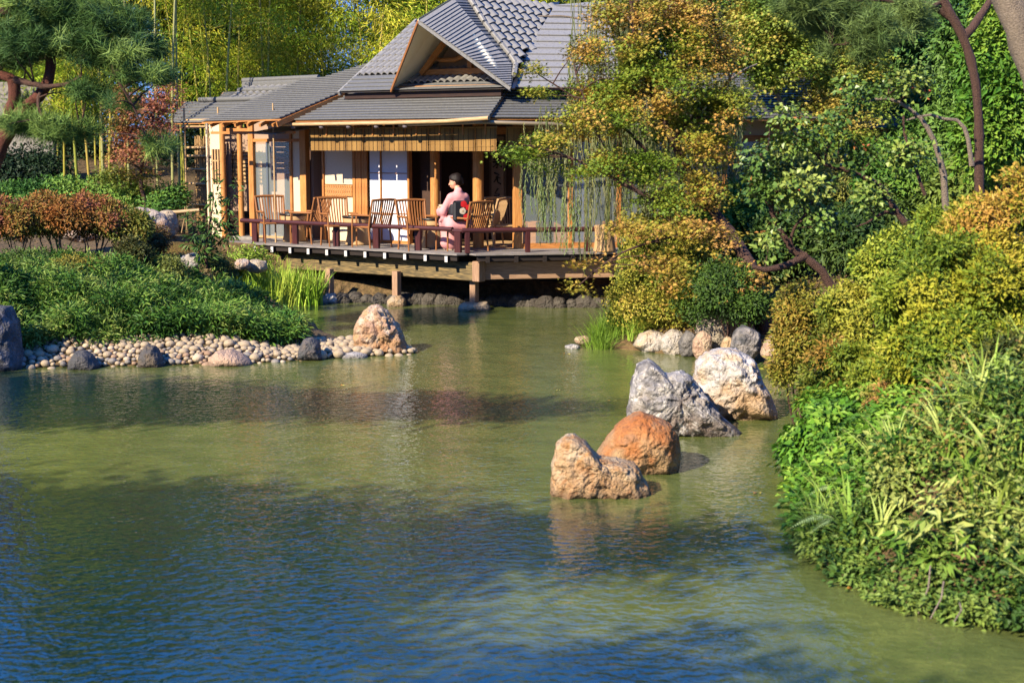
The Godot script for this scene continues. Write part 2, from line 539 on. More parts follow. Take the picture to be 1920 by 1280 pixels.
func rocks() -> void:
	# the four boulders standing in the water, nearest first
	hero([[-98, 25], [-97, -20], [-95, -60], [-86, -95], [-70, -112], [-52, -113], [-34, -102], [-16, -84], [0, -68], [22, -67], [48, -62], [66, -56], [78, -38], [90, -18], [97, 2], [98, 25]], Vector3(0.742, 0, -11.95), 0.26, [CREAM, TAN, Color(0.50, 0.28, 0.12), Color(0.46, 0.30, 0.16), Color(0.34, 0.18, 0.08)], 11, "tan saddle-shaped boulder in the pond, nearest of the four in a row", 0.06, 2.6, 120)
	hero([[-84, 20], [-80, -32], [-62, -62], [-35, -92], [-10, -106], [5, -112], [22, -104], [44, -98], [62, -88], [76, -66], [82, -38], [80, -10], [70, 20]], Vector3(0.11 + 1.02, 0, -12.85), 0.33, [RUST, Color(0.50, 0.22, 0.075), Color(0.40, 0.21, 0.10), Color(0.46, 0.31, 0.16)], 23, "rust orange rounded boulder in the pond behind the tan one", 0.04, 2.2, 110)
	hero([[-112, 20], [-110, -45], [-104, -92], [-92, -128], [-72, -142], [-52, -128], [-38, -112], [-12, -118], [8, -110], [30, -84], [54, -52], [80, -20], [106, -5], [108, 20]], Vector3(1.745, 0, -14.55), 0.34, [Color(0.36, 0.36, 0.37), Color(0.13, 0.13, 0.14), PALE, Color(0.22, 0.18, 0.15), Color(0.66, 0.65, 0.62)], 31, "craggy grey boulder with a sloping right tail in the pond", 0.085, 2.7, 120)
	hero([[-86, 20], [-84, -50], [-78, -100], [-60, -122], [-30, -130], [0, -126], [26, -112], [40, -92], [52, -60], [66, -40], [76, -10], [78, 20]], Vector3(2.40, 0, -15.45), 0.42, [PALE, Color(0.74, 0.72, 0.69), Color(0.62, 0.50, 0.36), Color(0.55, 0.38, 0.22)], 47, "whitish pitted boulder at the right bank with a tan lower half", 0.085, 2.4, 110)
	# the upright rock at the tip of the pebble shore, and dark rocks along it
	hero([[-54, 12], [-56, -22], [-53, -50], [-38, -78], [-22, -90], [-8, -92], [10, -80], [22, -64], [36, -44], [46, -14], [52, 0], [50, 14]], Vector3(-1.80, 0.0, -20.2), 0.30, [PINKISH, TAN, Color(0.66, 0.55, 0.44), Color(0.46, 0.26, 0.13)], 53, "upright pinkish tan rock at the tip of the pebble shore", 0.09, 2.4, 100)
	hero([[-60, 15], [-60, -60], [-40, -112], [-10, -122], [18, -118], [32, -90], [36, -40], [40, -5], [40, 15]], Vector3(-6.60, 0.0, -18.75), 0.35, [SLATE, Color(0.13, 0.14, 0.16), Color(0.22, 0.22, 0.24)], 61, "large dark slate rock at the left edge of the pond", 0.04, 2.6, 90)
	hero([[-30, 8], [-26, -14], [-12, -33], [6, -34], [20, -22], [30, -4], [30, 8]], Vector3(-5.55, 0, -18.75), 0.2, [SLATE, Color(0.12, 0.12, 0.125)], 67, "dark triangular rock half in the water, leftmost on the pebble shore", 0.02, 2.6, 60)
	hero([[-26, 8], [-22, -20], [-8, -40], [8, -38], [20, -20], [26, 0], [26, 8]], Vector3(-4.72, 0.0, -18.95), 0.2, [Color(0.16, 0.13, 0.10), SLATE], 71, "dark brown pointed rock in the middle of the pebble shore", 0.02, 2.6, 60)
	hero([[-24, 8], [-20, -14], [-10, -33], [6, -36], [18, -26], [24, 0], [24, 8]], Vector3(-2.72, 0.05, -19.5), 0.19, [SLATE, Color(0.17, 0.15, 0.14)], 73, "dark faceted rock near the right end of the pebble shore", 0.02, 2.6, 60)
	hero([[-44, 8], [-40, -12], [-22, -26], [4, -28], [26, -18], [44, -2], [44, 8]], Vector3(-3.72, 0.0, -19.12), 0.28, [Color(0.56, 0.40, 0.29), Color(0.5, 0.36, 0.27)], 79, "low flat pink rock at the water's edge of the pebble shore", 0.02, 2.2, 60)
	hero([[-28, 6], [-24, -6], [0, -10], [24, -6], [28, 6]], Vector3(-2.15, 0.0, -19.75), 0.16, [GREY, PALE], 83, "thin flat grey slab lying left of the upright tan rock", 0.012, 2.6, 50)
	# foot stones of the veranda posts
	hero([[-18, 8], [-17, -10], [-6, -19], [10, -18], [18, -8], [19, 8]], Vector3(-3.32, 0, -26.55), 0.2, [Color(0.5, 0.5, 0.5), PALE], 89, "pale grey foot stone under the leftmost veranda post", 0.015, 3.0, 50, 0.0, "foot stone")
	hero([[-19, 10], [-18, -10], [-8, -20], [8, -20], [17, -12], [19, 10]], Vector3(-2.06, 0, -26.03), 0.2, [Color(0.5, 0.42, 0.31), TAN], 97, "squarish tan foot stone under the middle veranda post", 0.012, 3.4, 50, 0.0, "foot stone")
	hero([[-31, 6], [-30, -8], [-20, -14], [5, -14], [24, -15], [31, -4], [31, 6]], Vector3(-0.66, 0, -25.42), 0.25, [Color(0.5, 0.42, 0.31), CREAM], 101, "wide flat tan foot stone under the corner veranda post", 0.012, 3.0, 50, 0.0, "foot stone")
	# right shore wall of stones below the yellow shrub
	var right := [[1222, 657, 20.6, 34, 20, "low cream stone next to the black hose"], [1260, 660, 20.3, 22, 24, "square pale stone left of the charcoal shore stone"], [1287, 665, 20.05, 18, 25, "charcoal streaked stone between pale shore stones"], [1313, 668, 19.8, 17, 30, "upright pinkish stone in front of the tall shore stones"], [1338, 640, 20.3, 38, 38, "tall square stone, highest of the right shore wall"], [1362, 664, 19.8, 16, 20, "small tan stone wedged at the foot of the shore wall"], [1386, 630, 20.2, 20, 24, "brown rounded stone under the dark shrub"], [1392, 668, 19.4, 26, 34, "dark mottled stone behind the whitish boulder"], [1448, 672, 18.9, 26, 26, "pale angular stone half hidden by azalea leaves"]]
	var tones := [[CREAM, PALE], [Color(0.5, 0.45, 0.36), PALE], [Color(0.25, 0.24, 0.22), Color(0.14, 0.14, 0.14)], [PINKISH, CREAM], [Color(0.5, 0.44, 0.34), Color(0.36, 0.33, 0.27)], [TAN, CREAM], [PINKISH, Color(0.4, 0.3, 0.22)], [Color(0.36, 0.34, 0.32), SLATE], [CREAM, PINKISH]]
	for i in right.size():
		var r = right[i]
		var p := at(r[0], r[1], r[2])
		var k: float = r[2] / 2750.0
		small_rock(p.x, p.z + 0.22, Vector3(r[3] * k * 1.15, r[4] * k * 1.15, r[3] * k), tones[i], 130 + i, r[5], 0.15, "shore_stone", 0.0, maxf(0.0, p.y))
	small_rock(1.02, -20.9, Vector3(0.13, 0.07, 0.1), [PINKISH, CREAM], 151, "small pinkish stone at the left foot of the grass tuft", 0.2, "rock", 0.3, 0.03)
	small_rock(0.86, -20.6, Vector3(0.12, 0.045, 0.1), [GREY, PALE], 152, "small grey flat stone alone in the water by the grass tuft", 0.3, "rock", 0.0, 0.0)
	# stones in the garden left of the house
	var left := [[357, 497, 24.2, 26, 24, "smooth grey boulder left of the iris bed"], [268, 430, 26.5, 48, 44, "grey and pink outcrop behind the red azaleas"], [310, 425, 27.2, 26, 30, "pale rounded rock beside the outcrop"], [250, 500, 23.6, 24, 9, "flat white stone at the edge of the moss"], [455, 497, 25.6, 18, 12, "white stone under the left end of the veranda"], [480, 500, 25.9, 22, 14, "pale grey stone beside the iris bed"], [262, 462, 25.2, 24, 22, "pink granite rock beside the mossy rise"], [150, 440, 26.0, 40, 16, "pinkish flat rock between bare azalea stems"], [455, 572, 24.4, 30, 22, "dark blue grey rock on the far slope of the mound"], [60, 486, 25.4, 36, 12, "low whitish stone at the back of the mound"]]
	for i in left.size():
		var r = left[i]
		var p := at(r[0], r[1], r[2])
		var k: float = r[2] / 2750.0
		var t := [Color(0.48, 0.45, 0.40), GREY] if i % 3 == 0 else ([PINKISH, Color(0.55, 0.5, 0.44)] if i % 3 == 1 else [Color(0.52, 0.46, 0.37), CREAM])
		if i == 8: t = [Color(0.2, 0.21, 0.23), GREY]
		small_rock(p.x, p.z, Vector3(r[3] * k, r[4] * k, r[3] * k * 0.8), t, 160 + i, r[5], 0.2, "garden_rock", i * 0.5, p.y - r[4] * k * 0.5)
	# dark stones along the back shore under the veranda
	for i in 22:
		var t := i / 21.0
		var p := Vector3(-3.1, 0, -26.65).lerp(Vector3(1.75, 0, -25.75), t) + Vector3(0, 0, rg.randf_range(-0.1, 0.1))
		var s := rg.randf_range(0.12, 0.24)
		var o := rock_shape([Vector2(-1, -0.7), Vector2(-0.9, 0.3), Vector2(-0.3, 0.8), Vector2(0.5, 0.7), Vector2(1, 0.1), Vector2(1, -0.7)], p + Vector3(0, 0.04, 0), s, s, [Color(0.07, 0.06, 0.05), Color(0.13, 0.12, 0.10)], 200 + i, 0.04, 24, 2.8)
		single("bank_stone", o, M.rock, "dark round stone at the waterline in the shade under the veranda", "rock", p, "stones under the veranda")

func pebbles() -> void:
	var shapes := []
	var tones := [[Color(0.34, 0.27, 0.18), "beige"], [Color(0.27, 0.18, 0.115), "pinkish brown"], [Color(0.21, 0.19, 0.165), "grey"], [Color(0.44, 0.36, 0.25), "cream"]]
	for t in tones.size():
		for k in 2:
			var out := []
			for j in 9:
				var a := TAU * j / 9
				out.append(Vector2(cos(a), sin(a) * 0.72) * rg.randf_range(0.93, 1.04))
			var mb := rock_shape(out, Vector3.ZERO, 1.0, 0.85, [tones[t][0], tones[t][0] * 1.12], 300 + t * 2 + k, 0.03, 18, 2.1)
			var m := mb.mesh()
			m.surface_set_material(0, M.stone)
			shapes.append(m)
	var spots := []
	var tries := 0
	while spots.size() < 900 and tries < 40000:
		tries += 1
		var x := rg.randf_range(-6.75, -1.35)
		var z := rg.randf_range(-20.9, -18.5)
		var s := shore(Vector2(x, z))
		var wide: float = lerpf(0.75, 1.05, smoothstep(-5.0, -2.5, x))
		if s < -0.06 or s > wide or (z < -20.25 and x > -2.4 and s < 0.1): continue
		var r := lerpf(0.03, 0.075, pow(rg.randf(), 1.4))
		if rg.randf() < 0.12: r *= 1.3
		var ok := true
		for q in spots:
			if Vector2(x - q[0], z - q[1]).length() < (r + q[2]) * 0.8:
				ok = false
				break
		if ok: spots.append([x, z, r])
	spots.sort_custom(func(a, b): return a[1] - a[2] * 4.0 > b[1] - b[2] * 4.0)
	var xs := []
	var cs := []
	for i in spots.size():
		var q = spots[i]
		var t := rg.randi() % 4
		if rg.randf() < 0.35: t = 0
		var b := Basis(Vector3.UP, rg.randf() * TAU) * Basis(Vector3.RIGHT, rg.randf_range(-0.25, 0.25))
		b = b.scaled(Vector3(1, 1, 1) * q[2] * 1.12)
		var p := Vector3(q[0], land(q[0], q[1]) + q[2] * 0.42, q[1])
		if i < 300:
			var o := MeshInstance3D.new()
			o.name = num("pebble")
			o.mesh = shapes[t * 2 + i % 2]
			add_child(o)
			o.transform = Transform3D(b, p)
			tag(o, "%s rounded cobble among the stones of the pebble shore" % tones[t][1], "cobble", "%s cobbles of the pebble shore" % tones[t][1])
		else:
			xs.append(Transform3D(b, p))
			cs.append(Color(1, 1, 1))
	var rest := many("pebbles", shapes[0], M.stone, xs, cs, self)
	tag(rest, "further beige cobbles filling the back of the pebble shore", "cobbles", "", "stuff")

# ---------------------------------------------------------------- tea house
func pt(side: int, uu: float, y: float, vv: float) -> Vector3: return fa(uu, y, vv) if side == 0 else fb(uu, y, vv)

func hexa(mb: MB, p: Array) -> void:   # a six-sided block: four points below, four above in the same order
	var c := Vector3.ZERO
	for q in p: c += q
	c /= 8.0
	for f in [[0, 1, 2, 3], [4, 5, 6, 7], [0, 1, 5, 4], [1, 2, 6, 5], [2, 3, 7, 6], [3, 0, 4, 7]]:
		var a: Vector3 = p[f[0]]
		var b: Vector3 = p[f[1]]
		var d: Vector3 = p[f[2]]
		var e: Vector3 = p[f[3]]
		var m := (b - a).cross(e - a) + (d - b).cross(a - b)
		if m.dot((a + b + d + e) * 0.25 - c) >= 0.0: mb.quad(a, b, d, e)
		else: mb.quad(e, d, b, a)

func ubox(side: int, u0: float, u1: float, y0: float, y1: float, v0: float, v1: float, mb: MB, bev := 0.0) -> void:
	var b := Basis(UA, Vector3.UP, VA) if side == 0 else Basis(UB, Vector3.UP, -VB)
	mb.box(pt(side, (u0 + u1) * 0.5, (y0 + y1) * 0.5, (v0 + v1) * 0.5), b, Vector3(absf(u1 - u0), absf(y1 - y0), absf(v1 - v0)), bev)

func upart(called: String, side: int, u0: float, u1: float, y0: float, y1: float, v0: float, v1: float, m: Material, parent: Node, bev := 0.0) -> MeshInstance3D:
	var mb := MB.new()
	ubox(side, u0, u1, y0, y1, v0, v1, mb, bev)
	return put(called, mb, m, parent)

func span(poly: Array, vv: float) -> Array:   # where a row at vv crosses a convex outline
	var lo := 1e9
	var hi := -1e9
	for i in poly.size():
		var a: Vector2 = poly[i]
		var b: Vector2 = poly[(i + 1) % poly.size()]
		if absf(a.y - b.y) < 1e-6: continue
		var t := (vv - a.y) / (b.y - a.y)
		if t < -1e-5 or t > 1.00001: continue
		var x := lerpf(a.x, b.x, t)
		lo = minf(lo, x)
		hi = maxf(hi, x)
	return [lo, hi]

func roof_plane(parent: Node3D, called: String, side: int, poly: Array, v0: float, y0: float, s: float, pitch: float, lift := 0.0, m: Material = null, courses := true, under: Material = null) -> MeshInstance3D:
	var base := MB.new()
	var vlo := 1e9
	var vhi := -1e9
	for p in poly:
		vlo = minf(vlo, p.y)
		vhi = maxf(vhi, p.y)
	var n := int(ceil((vhi - vlo) / pitch))
	var yy := func(vv: float) -> float: return y0 + s * (vv - v0) + lift
	for i in n:
		var va := vlo + (vhi - vlo) * i / n
		var vb := vlo + (vhi - vlo) * (i + 1) / n
		var a := span(poly, va + 0.0005)
		var b := span(poly, vb - 0.0005)
		var k := 0.036
		hexa(base, [pt(side, a[0], yy.call(va) - k, va), pt(side, a[1], yy.call(va) - k, va), pt(side, b[1], yy.call(vb) - k, vb), pt(side, b[0], yy.call(vb) - k, vb), pt(side, a[0], yy.call(va) - 0.012, va), pt(side, a[1], yy.call(va) - 0.012, va), pt(side, b[1], yy.call(vb) - 0.012, vb), pt(side, b[0], yy.call(vb) - 0.012, vb)])
	var r := put(called, base, under if under else (M.pine_wood if courses else M.slate), parent)
	if courses:
		for i in n:
			var va := vlo + (vhi - vlo) * i / n
			var vb := vlo + (vhi - vlo) * (i + 1) / n
			var a := span(poly, va + 0.0005)
			var b := span(poly, vb - 0.0005)
			var w := va - 0.03
			var j := rg.randf_range(-0.003, 0.003)
			var mb := MB.new()
			hexa(mb, [pt(side, a[0], yy.call(w) + 0.018 + j, w), pt(side, a[1], yy.call(w) + 0.018, w), pt(side, b[1], yy.call(vb) - 0.010, vb), pt(side, b[0], yy.call(vb) - 0.010, vb), pt(side, a[0], yy.call(w) + 0.036 + j, w), pt(side, a[1], yy.call(w) + 0.036, w), pt(side, b[1], yy.call(vb) + 0.004, vb), pt(side, b[0], yy.call(vb) + 0.004, vb)])
			put("slate_course", mb, m if m else M.slate, r)
	return r

func pantile() -> Mesh:   # one roof tile of unit width and length, the barrel along z
	var mb := MB.new()
	var rows := []
	var top := []
	for k in [[0.0, 0.0], [1.0, 0.10]]:
		var row := []
		for i in 11:
			var x := -0.5 + i / 10.0
			var h := 0.17 * pow(maxf(0.0, cos(PI * (x + 0.08) / 0.78)), 0.8) - 0.03 * maxf(0.0, sin((x - 0.28) / 0.22 * PI)) * (1.0 if x > 0.28 else 0.0)
			row.append(Vector3(x, h + k[1], k[0] - 0.5))
		rows.append(row)
	mb.grid(rows, true)
	for i in 10:
		var a: Vector3 = rows[1][i]
		var b: Vector3 = rows[1][i + 1]
		mb.quad(a - Vector3(0, 0.09, 0), b - Vector3(0, 0.09, 0), b, a)
	var m := mb.mesh()
	m.surface_set_material(0, M.tile)
	return m

func chair(label: String, p: Vector3, face: float, m: Material) -> Node3D:
	var t := thing("armchair", label, "chair", Vector3.ZERO, "slatted wooden armchairs on the veranda")
	var w := 0.56
	var seat := MB.new()
	seat.box(Vector3(0, 0.375, 0.02), Basis(), Vector3(w - 0.04, 0.035, 0.48), 0.008)
	put("seat", seat, m, t, true)
	var rail := MB.new()
	rail.tube([Vector3(-w / 2 - 0.01, 0.86, -0.335), Vector3(-0.12, 0.87, -0.36), Vector3(0.12, 0.87, -0.36), Vector3(w / 2 + 0.01, 0.86, -0.335)], [0.022, 0.024, 0.024, 0.022], 8)
	put("top_rail", rail, m, t, true)
	for k in 10:
		var x := (k - 4.5) / 4.5 * (w / 2 - 0.035)
		var sl := MB.new()
		for e in 4:
			var a := e / 4.0
			var b := (e + 1) / 4.0
			var f := func(q: float) -> Vector3: return Vector3(x * (0.88 + 0.14 * q), lerpf(0.39, 0.85, q), -0.21 - 0.055 * sin(q * 1.6) - 0.085 * q)
			sl.bar(f.call(a), f.call(b), 0.021, 0.014, Vector3(0, 0, 1))
		put("slat", sl, m, t, true)
	for s in [-1.0, 1.0]:
		var b := MB.new()
		b.tube([Vector3(s * (w / 2 - 0.015), 0, -0.25), Vector3(s * (w / 2 - 0.02), 0.36, -0.21), Vector3(s * (w / 2 - 0.012), 0.62, -0.27), Vector3(s * (w / 2), 0.86, -0.335)], [0.016, 0.02, 0.019, 0.018], 7)
		put("back_leg", b, m, t, true)
		b = MB.new()
		b.tube([Vector3(s * (w / 2 - 0.02), 0, 0.235), Vector3(s * (w / 2 - 0.01), 0.36, 0.22), Vector3(s * (w / 2 - 0.005), 0.575, 0.2)], [0.014, 0.018, 0.016], 7)
		put("front_leg", b, m, t, true)
		b = MB.new()
		b.tube([Vector3(s * (w / 2), 0.585, -0.27), Vector3(s * (w / 2 + 0.01), 0.59, -0.05), Vector3(s * (w / 2), 0.59, 0.23)], [0.014, 0.022, 0.02], 7)
		put("armrest", b, m, t, true)
	t.position = p
	t.rotation.y = face
	return t

func copy_of(o: Node3D, label: String, p: Vector3, face: float) -> Node3D:
	var c: Node3D = o.duplicate()
	c.name = num(String(o.name).rstrip("_0123456789"))
	add_child(c)
	c.position = p
	c.rotation.y = face
	c.set_meta("label", label)
	return c

func tea_house() -> void:
	var base := fa(2.0, 0.0, 1.2)
	var h := thing("tea_house", "Japanese tea house of light wood with grey tiled roofs and a veranda over the pond", "tea house", base)
	# --- veranda deck, boards across the short way
	var floor_y := 1.0
	var dk := MB.new()
	ubox(0, 0.0, 5.5, floor_y - 0.05, floor_y - 0.028, 0.02, 1.12, dk)
	var deck := put("deck", dk, M.joist, h)
	var cnr := fa(0, 0, -0.22)
	for i in 9:
		var va := -0.22 + i * 0.155
		var d := MB.new()
		# each board runs along the edge; at the corner it is cut on the mitre
		var cut := -0.414 * (va + 0.0)
		var cut2 := -0.414 * (va + 0.15)
		var yj := floor_y + rg.randf_range(-0.002, 0.002)
		var end := 5.55 + 0.14 * (i % 2)
		hexa(d, [fa(-cut * -1.0, yj - 0.03, va), fa(end, yj - 0.03, va), fa(end, yj - 0.03, va + 0.15), fa(-cut2 * -1.0, yj - 0.03, va + 0.15), fa(-cut * -1.0, yj, va), fa(end, yj, va), fa(end, yj, va + 0.15), fa(-cut2 * -1.0, yj, va + 0.15)])
		put("deck_board", d, M.deck, deck)
	for i in 7:
		var va := -0.22 + i * 0.155
		var d := MB.new()
		var c1 := -0.414 * va
		var c2 := -0.414 * (va + 0.15)
		var yj := floor_y + rg.randf_range(-0.002, 0.002)
		hexa(d, [fb(c1, yj - 0.03, va), fb(6.5, yj - 0.03, va), fb(6.5, yj - 0.03, va + 0.15), fb(c2, yj - 0.03, va + 0.15), fb(c1, yj, va), fb(6.5, yj, va), fb(6.5, yj, va + 0.15), fb(c2, yj, va + 0.15)])
		put("deck_board", d, M.deck, deck)
	for side in 2:
		var fasc := MB.new()
		ubox(side, 0.12, 5.6 if side == 0 else 6.5, floor_y - 0.13, floor_y - 0.034, -0.17, -0.13, fasc)
		put("edge_beam", fasc, M.joist, h)
		for i in (12 if side == 0 else 9):
			var uu := 0.3 + i * (0.455 if side == 0 else 0.5)
			var j := upart("joist", side, uu - 0.03, uu + 0.03, floor_y - 0.15, floor_y - 0.052, -0.24, 0.9, M.joist, h)
			if side == 0: upart("painted_end", side, uu - 0.031, uu + 0.031, floor_y - 0.151, floor_y - 0.05, -0.246, -0.24, M.end_paint, j)
	upart("girder", 0, -0.05, 5.3, 0.52, 0.84, 0.05, 0.2, M.weathered, h, 0.01)
	upart("girder", 1, 0.02, 6.5, 0.53, 0.84, 0.06, 0.2, M.post, h, 0.01)
	upart("girder_end", 0, -0.20, -0.052, 0.51, 0.86, 0.03, 0.22, M.post, h, 0.008)
	for q in [[-3.32, -26.57, 0.1], [-2.06, -26.06, 0.1], [-0.66, -25.45, 0.1]]:
		var pm := MB.new()
		pm.box(Vector3(q[0], 0.34, q[1]), Basis(UA, Vector3.UP, VA), Vector3(0.12, 0.56, 0.12), 0.006)
		put("support_post", pm, M.post, h)
	upart("foundation_wall", 0, 0.4, 6.0, -0.3, 0.86, 1.7, 1.85, M.dark_wood, h)
	upart("foundation_wall", 1, 0.4, 6.5, -0.3, 0.86, 1.5, 1.65, M.dark_wood, h)
	upart("step_stone", 0, 4.0, 6.9, 0.86, 0.985, 1.14, 2.6, M.concrete, h, 0.02)
	# --- railing
	var posts := [5.06, 4.02, 3.0, 2.05, 1.1, 0.22]
	var rm := MB.new()
	rm.tube([fa(5.42, 1.40, 0), fa(0.34, 1.40, 0)], [0.042, 0.042], 14)
	put("railing", rm, M.maroon, h)
	rm = MB.new()
	rm.tube([fa(0.335, 1.375, 0.0), fa(0.12, 1.375, 0.0)], [0.03, 0.03], 12)
	put("rail_joint", rm, M.maroon, h)
	rm = MB.new()
	rm.tube([fb(-0.10, 1.39, 0.0), fb(6.2, 1.39, 0)], [0.044, 0.044], 14)
	var rb := put("railing", rm, M.maroon, h)
	rm = MB.new()
	rm.tube([fa(5.62, 1.40, 0.25), fa(5.30, 1.40, 0.02)], [0.035, 0.035], 12)
	put("railing", rm, M.maroon, h)
	for i in posts.size(): upart("railing_post", 0, posts[i] - 0.065, posts[i] + 0.065, 1.0, 1.36, -0.03, 0.03, M.maroon, h, 0.006)
	upart("railing_post", 0, 4.86, 4.92, 1.0, 1.36, 0.06, 0.1, M.maroon, h, 0.006)
	for q in [-0.02, 1.04, 2.1, 3.2, 4.3]: upart("railing_post", 1, q - 0.04, q + 0.04, 1.0, 1.36, -0.05, 0.05, M.maroon, h, 0.006)
	# --- left facade, from the far end
	var w := 1.15
	var fl := upart("room_floor", 0, -0.1, 4.7, 0.9, 1.012, 1.16, 4.2, M.pale_wood, h)
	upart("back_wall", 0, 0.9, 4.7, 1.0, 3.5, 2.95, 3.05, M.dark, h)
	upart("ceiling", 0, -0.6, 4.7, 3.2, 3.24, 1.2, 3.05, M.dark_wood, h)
	upart("side_wall", 0, 4.72, 4.78, 1.0, 3.5, 1.3, 3.0, M.greige, h)
	var rw := upart("back_wall", 1, 0.6, 6.5, 1.0, 3.5, 3.4, 3.5, M.dark, h)
	for q in [[1.6, 0.088], [0.62, 0.1]]:
		var cm := MB.new()
		cm.tube([fa(q[0], 1.0, w), fa(q[0], 3.45, w)], [q[1], q[1] * 0.97], 18)
		put("column", cm, M.cedar, h)
	for q in [[6.95, 1.05, 0.06], [6.77, 1.36, 0.058]]:
		var cm := MB.new()
		cm.tube([fa(q[0], 0.95, q[1]), fa(q[0], 3.3, q[1])], [q[2], q[2] * 0.95], 14)
		put("column", cm, M.cedar, h)
	for q in [[6.22, 0.11], [5.15, 0.06], [4.31, 0.05], [2.2, 0.05]]: upart("wall_post", 0, q[0] - q[1] / 2, q[0] + q[1] / 2, 1.0, 3.4, w - 0.04, w + 0.06, M.pine_wood, h, 0.006)
	upart("wall_post", 0, 6.30, 6.36, 1.0, 3.3, w + 0.02, w + 0.1, M.cedar, h, 0.006)
	upart("wall_post", 0, 4.74, 4.9, 1.0, 3.4, w - 0.05, w + 0.08, M.cedar, h, 0.006)
	upart("cream_wall", 0, 4.9, 5.12, 1.0, 3.4, w, w + 0.08, M.plaster, h)
	upart("cream_wall", 0, 3.59, 4.285, 2.09, 3.4, w, w + 0.06, M.plaster, h)
	upart("upper_wall", 0, 4.94, 6.2, 2.96, 3.4, w + 0.01, w + 0.07, M.greige, h)
	# slit window wall and porch on the far left
	var sw := upart("cream_wall", 0, 7.08, 7.42, 0.95, 3.25, w + 0.0, w + 0.1, M.plaster, h)
	var fr := upart("slit_window", 0, 7.14, 7.35, 2.05, 2.75, w - 0.012, w - 0.002, M.dark_wood, sw)
	for q in [7.165, 7.245, 7.325]: upart("window_bar", 0, q - 0.018, q + 0.018, 2.05, 2.75, w - 0.03, w - 0.013, M.pale_wood, sw)
	upart("window_bar", 0, 7.14, 7.35, 2.5, 2.53, w - 0.029, w - 0.014, M.pale_wood, sw)
	upart("downpipe", 0, 7.43, 7.47, 0.95, 3.3, w - 0.06, w - 0.02, M.plaster, h)
	var pw := upart("porch_wall", 0, 6.2, 8.2, 0.9, 3.2, 2.1, 2.2, M.greige, h)
	upart("porch_low_wall", 0, 6.2, 7.9, 0.9, 1.45, 2.02, 2.09, M.dark_wood, h)
	var lw := upart("lattice_window", 0, 6.85, 7.75, 2.02, 2.72, 2.085, 2.097, M.pale_wood, pw)
	for i in 9: upart("lattice_bar", 0, 6.85, 7.75, 2.04 + i * 0.08, 2.052 + i * 0.08, 2.06, 2.084, M.dark_wood, pw)
	for i in 4: upart("lattice_bar", 0, 6.9 + i * 0.26, 6.915 + i * 0.26, 2.02, 2.72, 2.045, 2.06, M.dark_wood, pw)
	# glass door and window with a slatted blind
	var gd := upart("glass_door", 0, 5.84, 6.15, 1.02, 2.86, w + 0.02, w + 0.035, M.glass, h)
	upart("door_frame", 0, 5.80, 5.84, 1.0, 2.9, w, w + 0.06, mat(Color(0.45, 0.48, 0.5), 0.35, 0.5, 0.6), gd)
	upart("door_panel", 0, 5.86, 6.14, 1.9, 2.8, w + 0.3, w + 0.32, M.dark_wood, gd)
	var gw := upart("window", 0, 5.18, 5.8, 1.02, 2.9, w + 0.02, w + 0.035, M.glass, h)
	for i in 6: upart("blind_slat", 0, 5.2, 5.79, 2.28 + i * 0.105, 2.372 + i * 0.105, w + 0.1 + 0.003 * (i % 2), w + 0.115 + 0.003 * (i % 2), mat(Color(0.38, 0.36, 0.31), 0.8), gw)
	upart("threshold", 0, 4.9, 6.2, 0.99, 1.03, w - 0.04, w + 0.07, M.pale_wood, h)
	upart("lintel", 0, 4.9, 6.2, 2.9, 2.96, w - 0.03, w + 0.07, M.pine_wood, h)
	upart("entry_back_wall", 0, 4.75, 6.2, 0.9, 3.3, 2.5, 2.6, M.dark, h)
	# recess with a speckled panel
	upart("recess_wall", 0, 4.34, 4.74, 2.45, 3.4, w + 0.5, w + 0.55, M.greige, h)
	upart("speckled_panel", 0, 4.34, 4.9, 1.3, 2.42, w + 0.75, w + 0.78, tri_mat([Color(0.35, 0.28, 0.22), Color(0.42, 0.34, 0.27), Color(0.25, 0.19, 0.15)], 0.06, 3.0, 0.9, 0.1, 91), h)
	# patterned panel below the cream wall, woven lozenges in relief
	var wp := upart("patterned_panel", 0, 3.59, 4.285, 1.86, 2.08, w - 0.012, w + 0.05, M.pine_wood, h)
	for i in 14:
		for j in 4:
			var zz := MB.new()
			zz.bar(fa(3.62 + i * 0.046, 1.87 + j * 0.05, w - 0.016), fa(3.645 + i * 0.046 - 0.05 * (j % 2) + 0.015, 1.92 + j * 0.05, w - 0.016), 0.008, 0.012, VA)
			put("lattice_strip", zz, M.pale_wood, wp)
	upart("lower_wall", 0, 3.59, 4.285, 1.0, 1.855, w + 0.02, w + 0.05, M.plaster, h)
	for i in 5: upart("door_board", 0, 3.21 + i * 0.074, 3.277 + i * 0.074, 1.0, 3.4, w - 0.02 + 0.008 * (i % 2), w + 0.03 + 0.008 * (i % 2), M.pine_wood, h, 0.004)
	# paper screens
	var sc := upart("paper_screen", 0, 2.25, 3.17, 1.06, 3.0, w + 0.02, w + 0.03, M.paper, h)
	upart("screen_frame", 0, 2.23, 3.19, 1.0, 1.06, w - 0.01, w + 0.04, M.pine_wood, sc)
	upart("screen_frame", 0, 2.872, 2.9, 1.06, 3.0, w - 0.01, w + 0.018, M.pine_wood, sc)
	upart("screen_frame", 0, 2.25, 2.87, 2.31, 2.325, w, w + 0.017, M.pine_wood, sc)
	upart("screen_frame", 0, 2.902, 3.17, 2.31, 2.325, w + 0.003, w + 0.018, M.pine_wood, sc)
	upart("screen_frame", 0, 2.25, 3.17, 1.56, 1.572, w, w + 0.016, M.pine_wood, sc)
	upart("fusuma_panel", 0, 1.7, 2.17, 1.02, 2.95, w + 0.3, w + 0.33, M.dark, h)
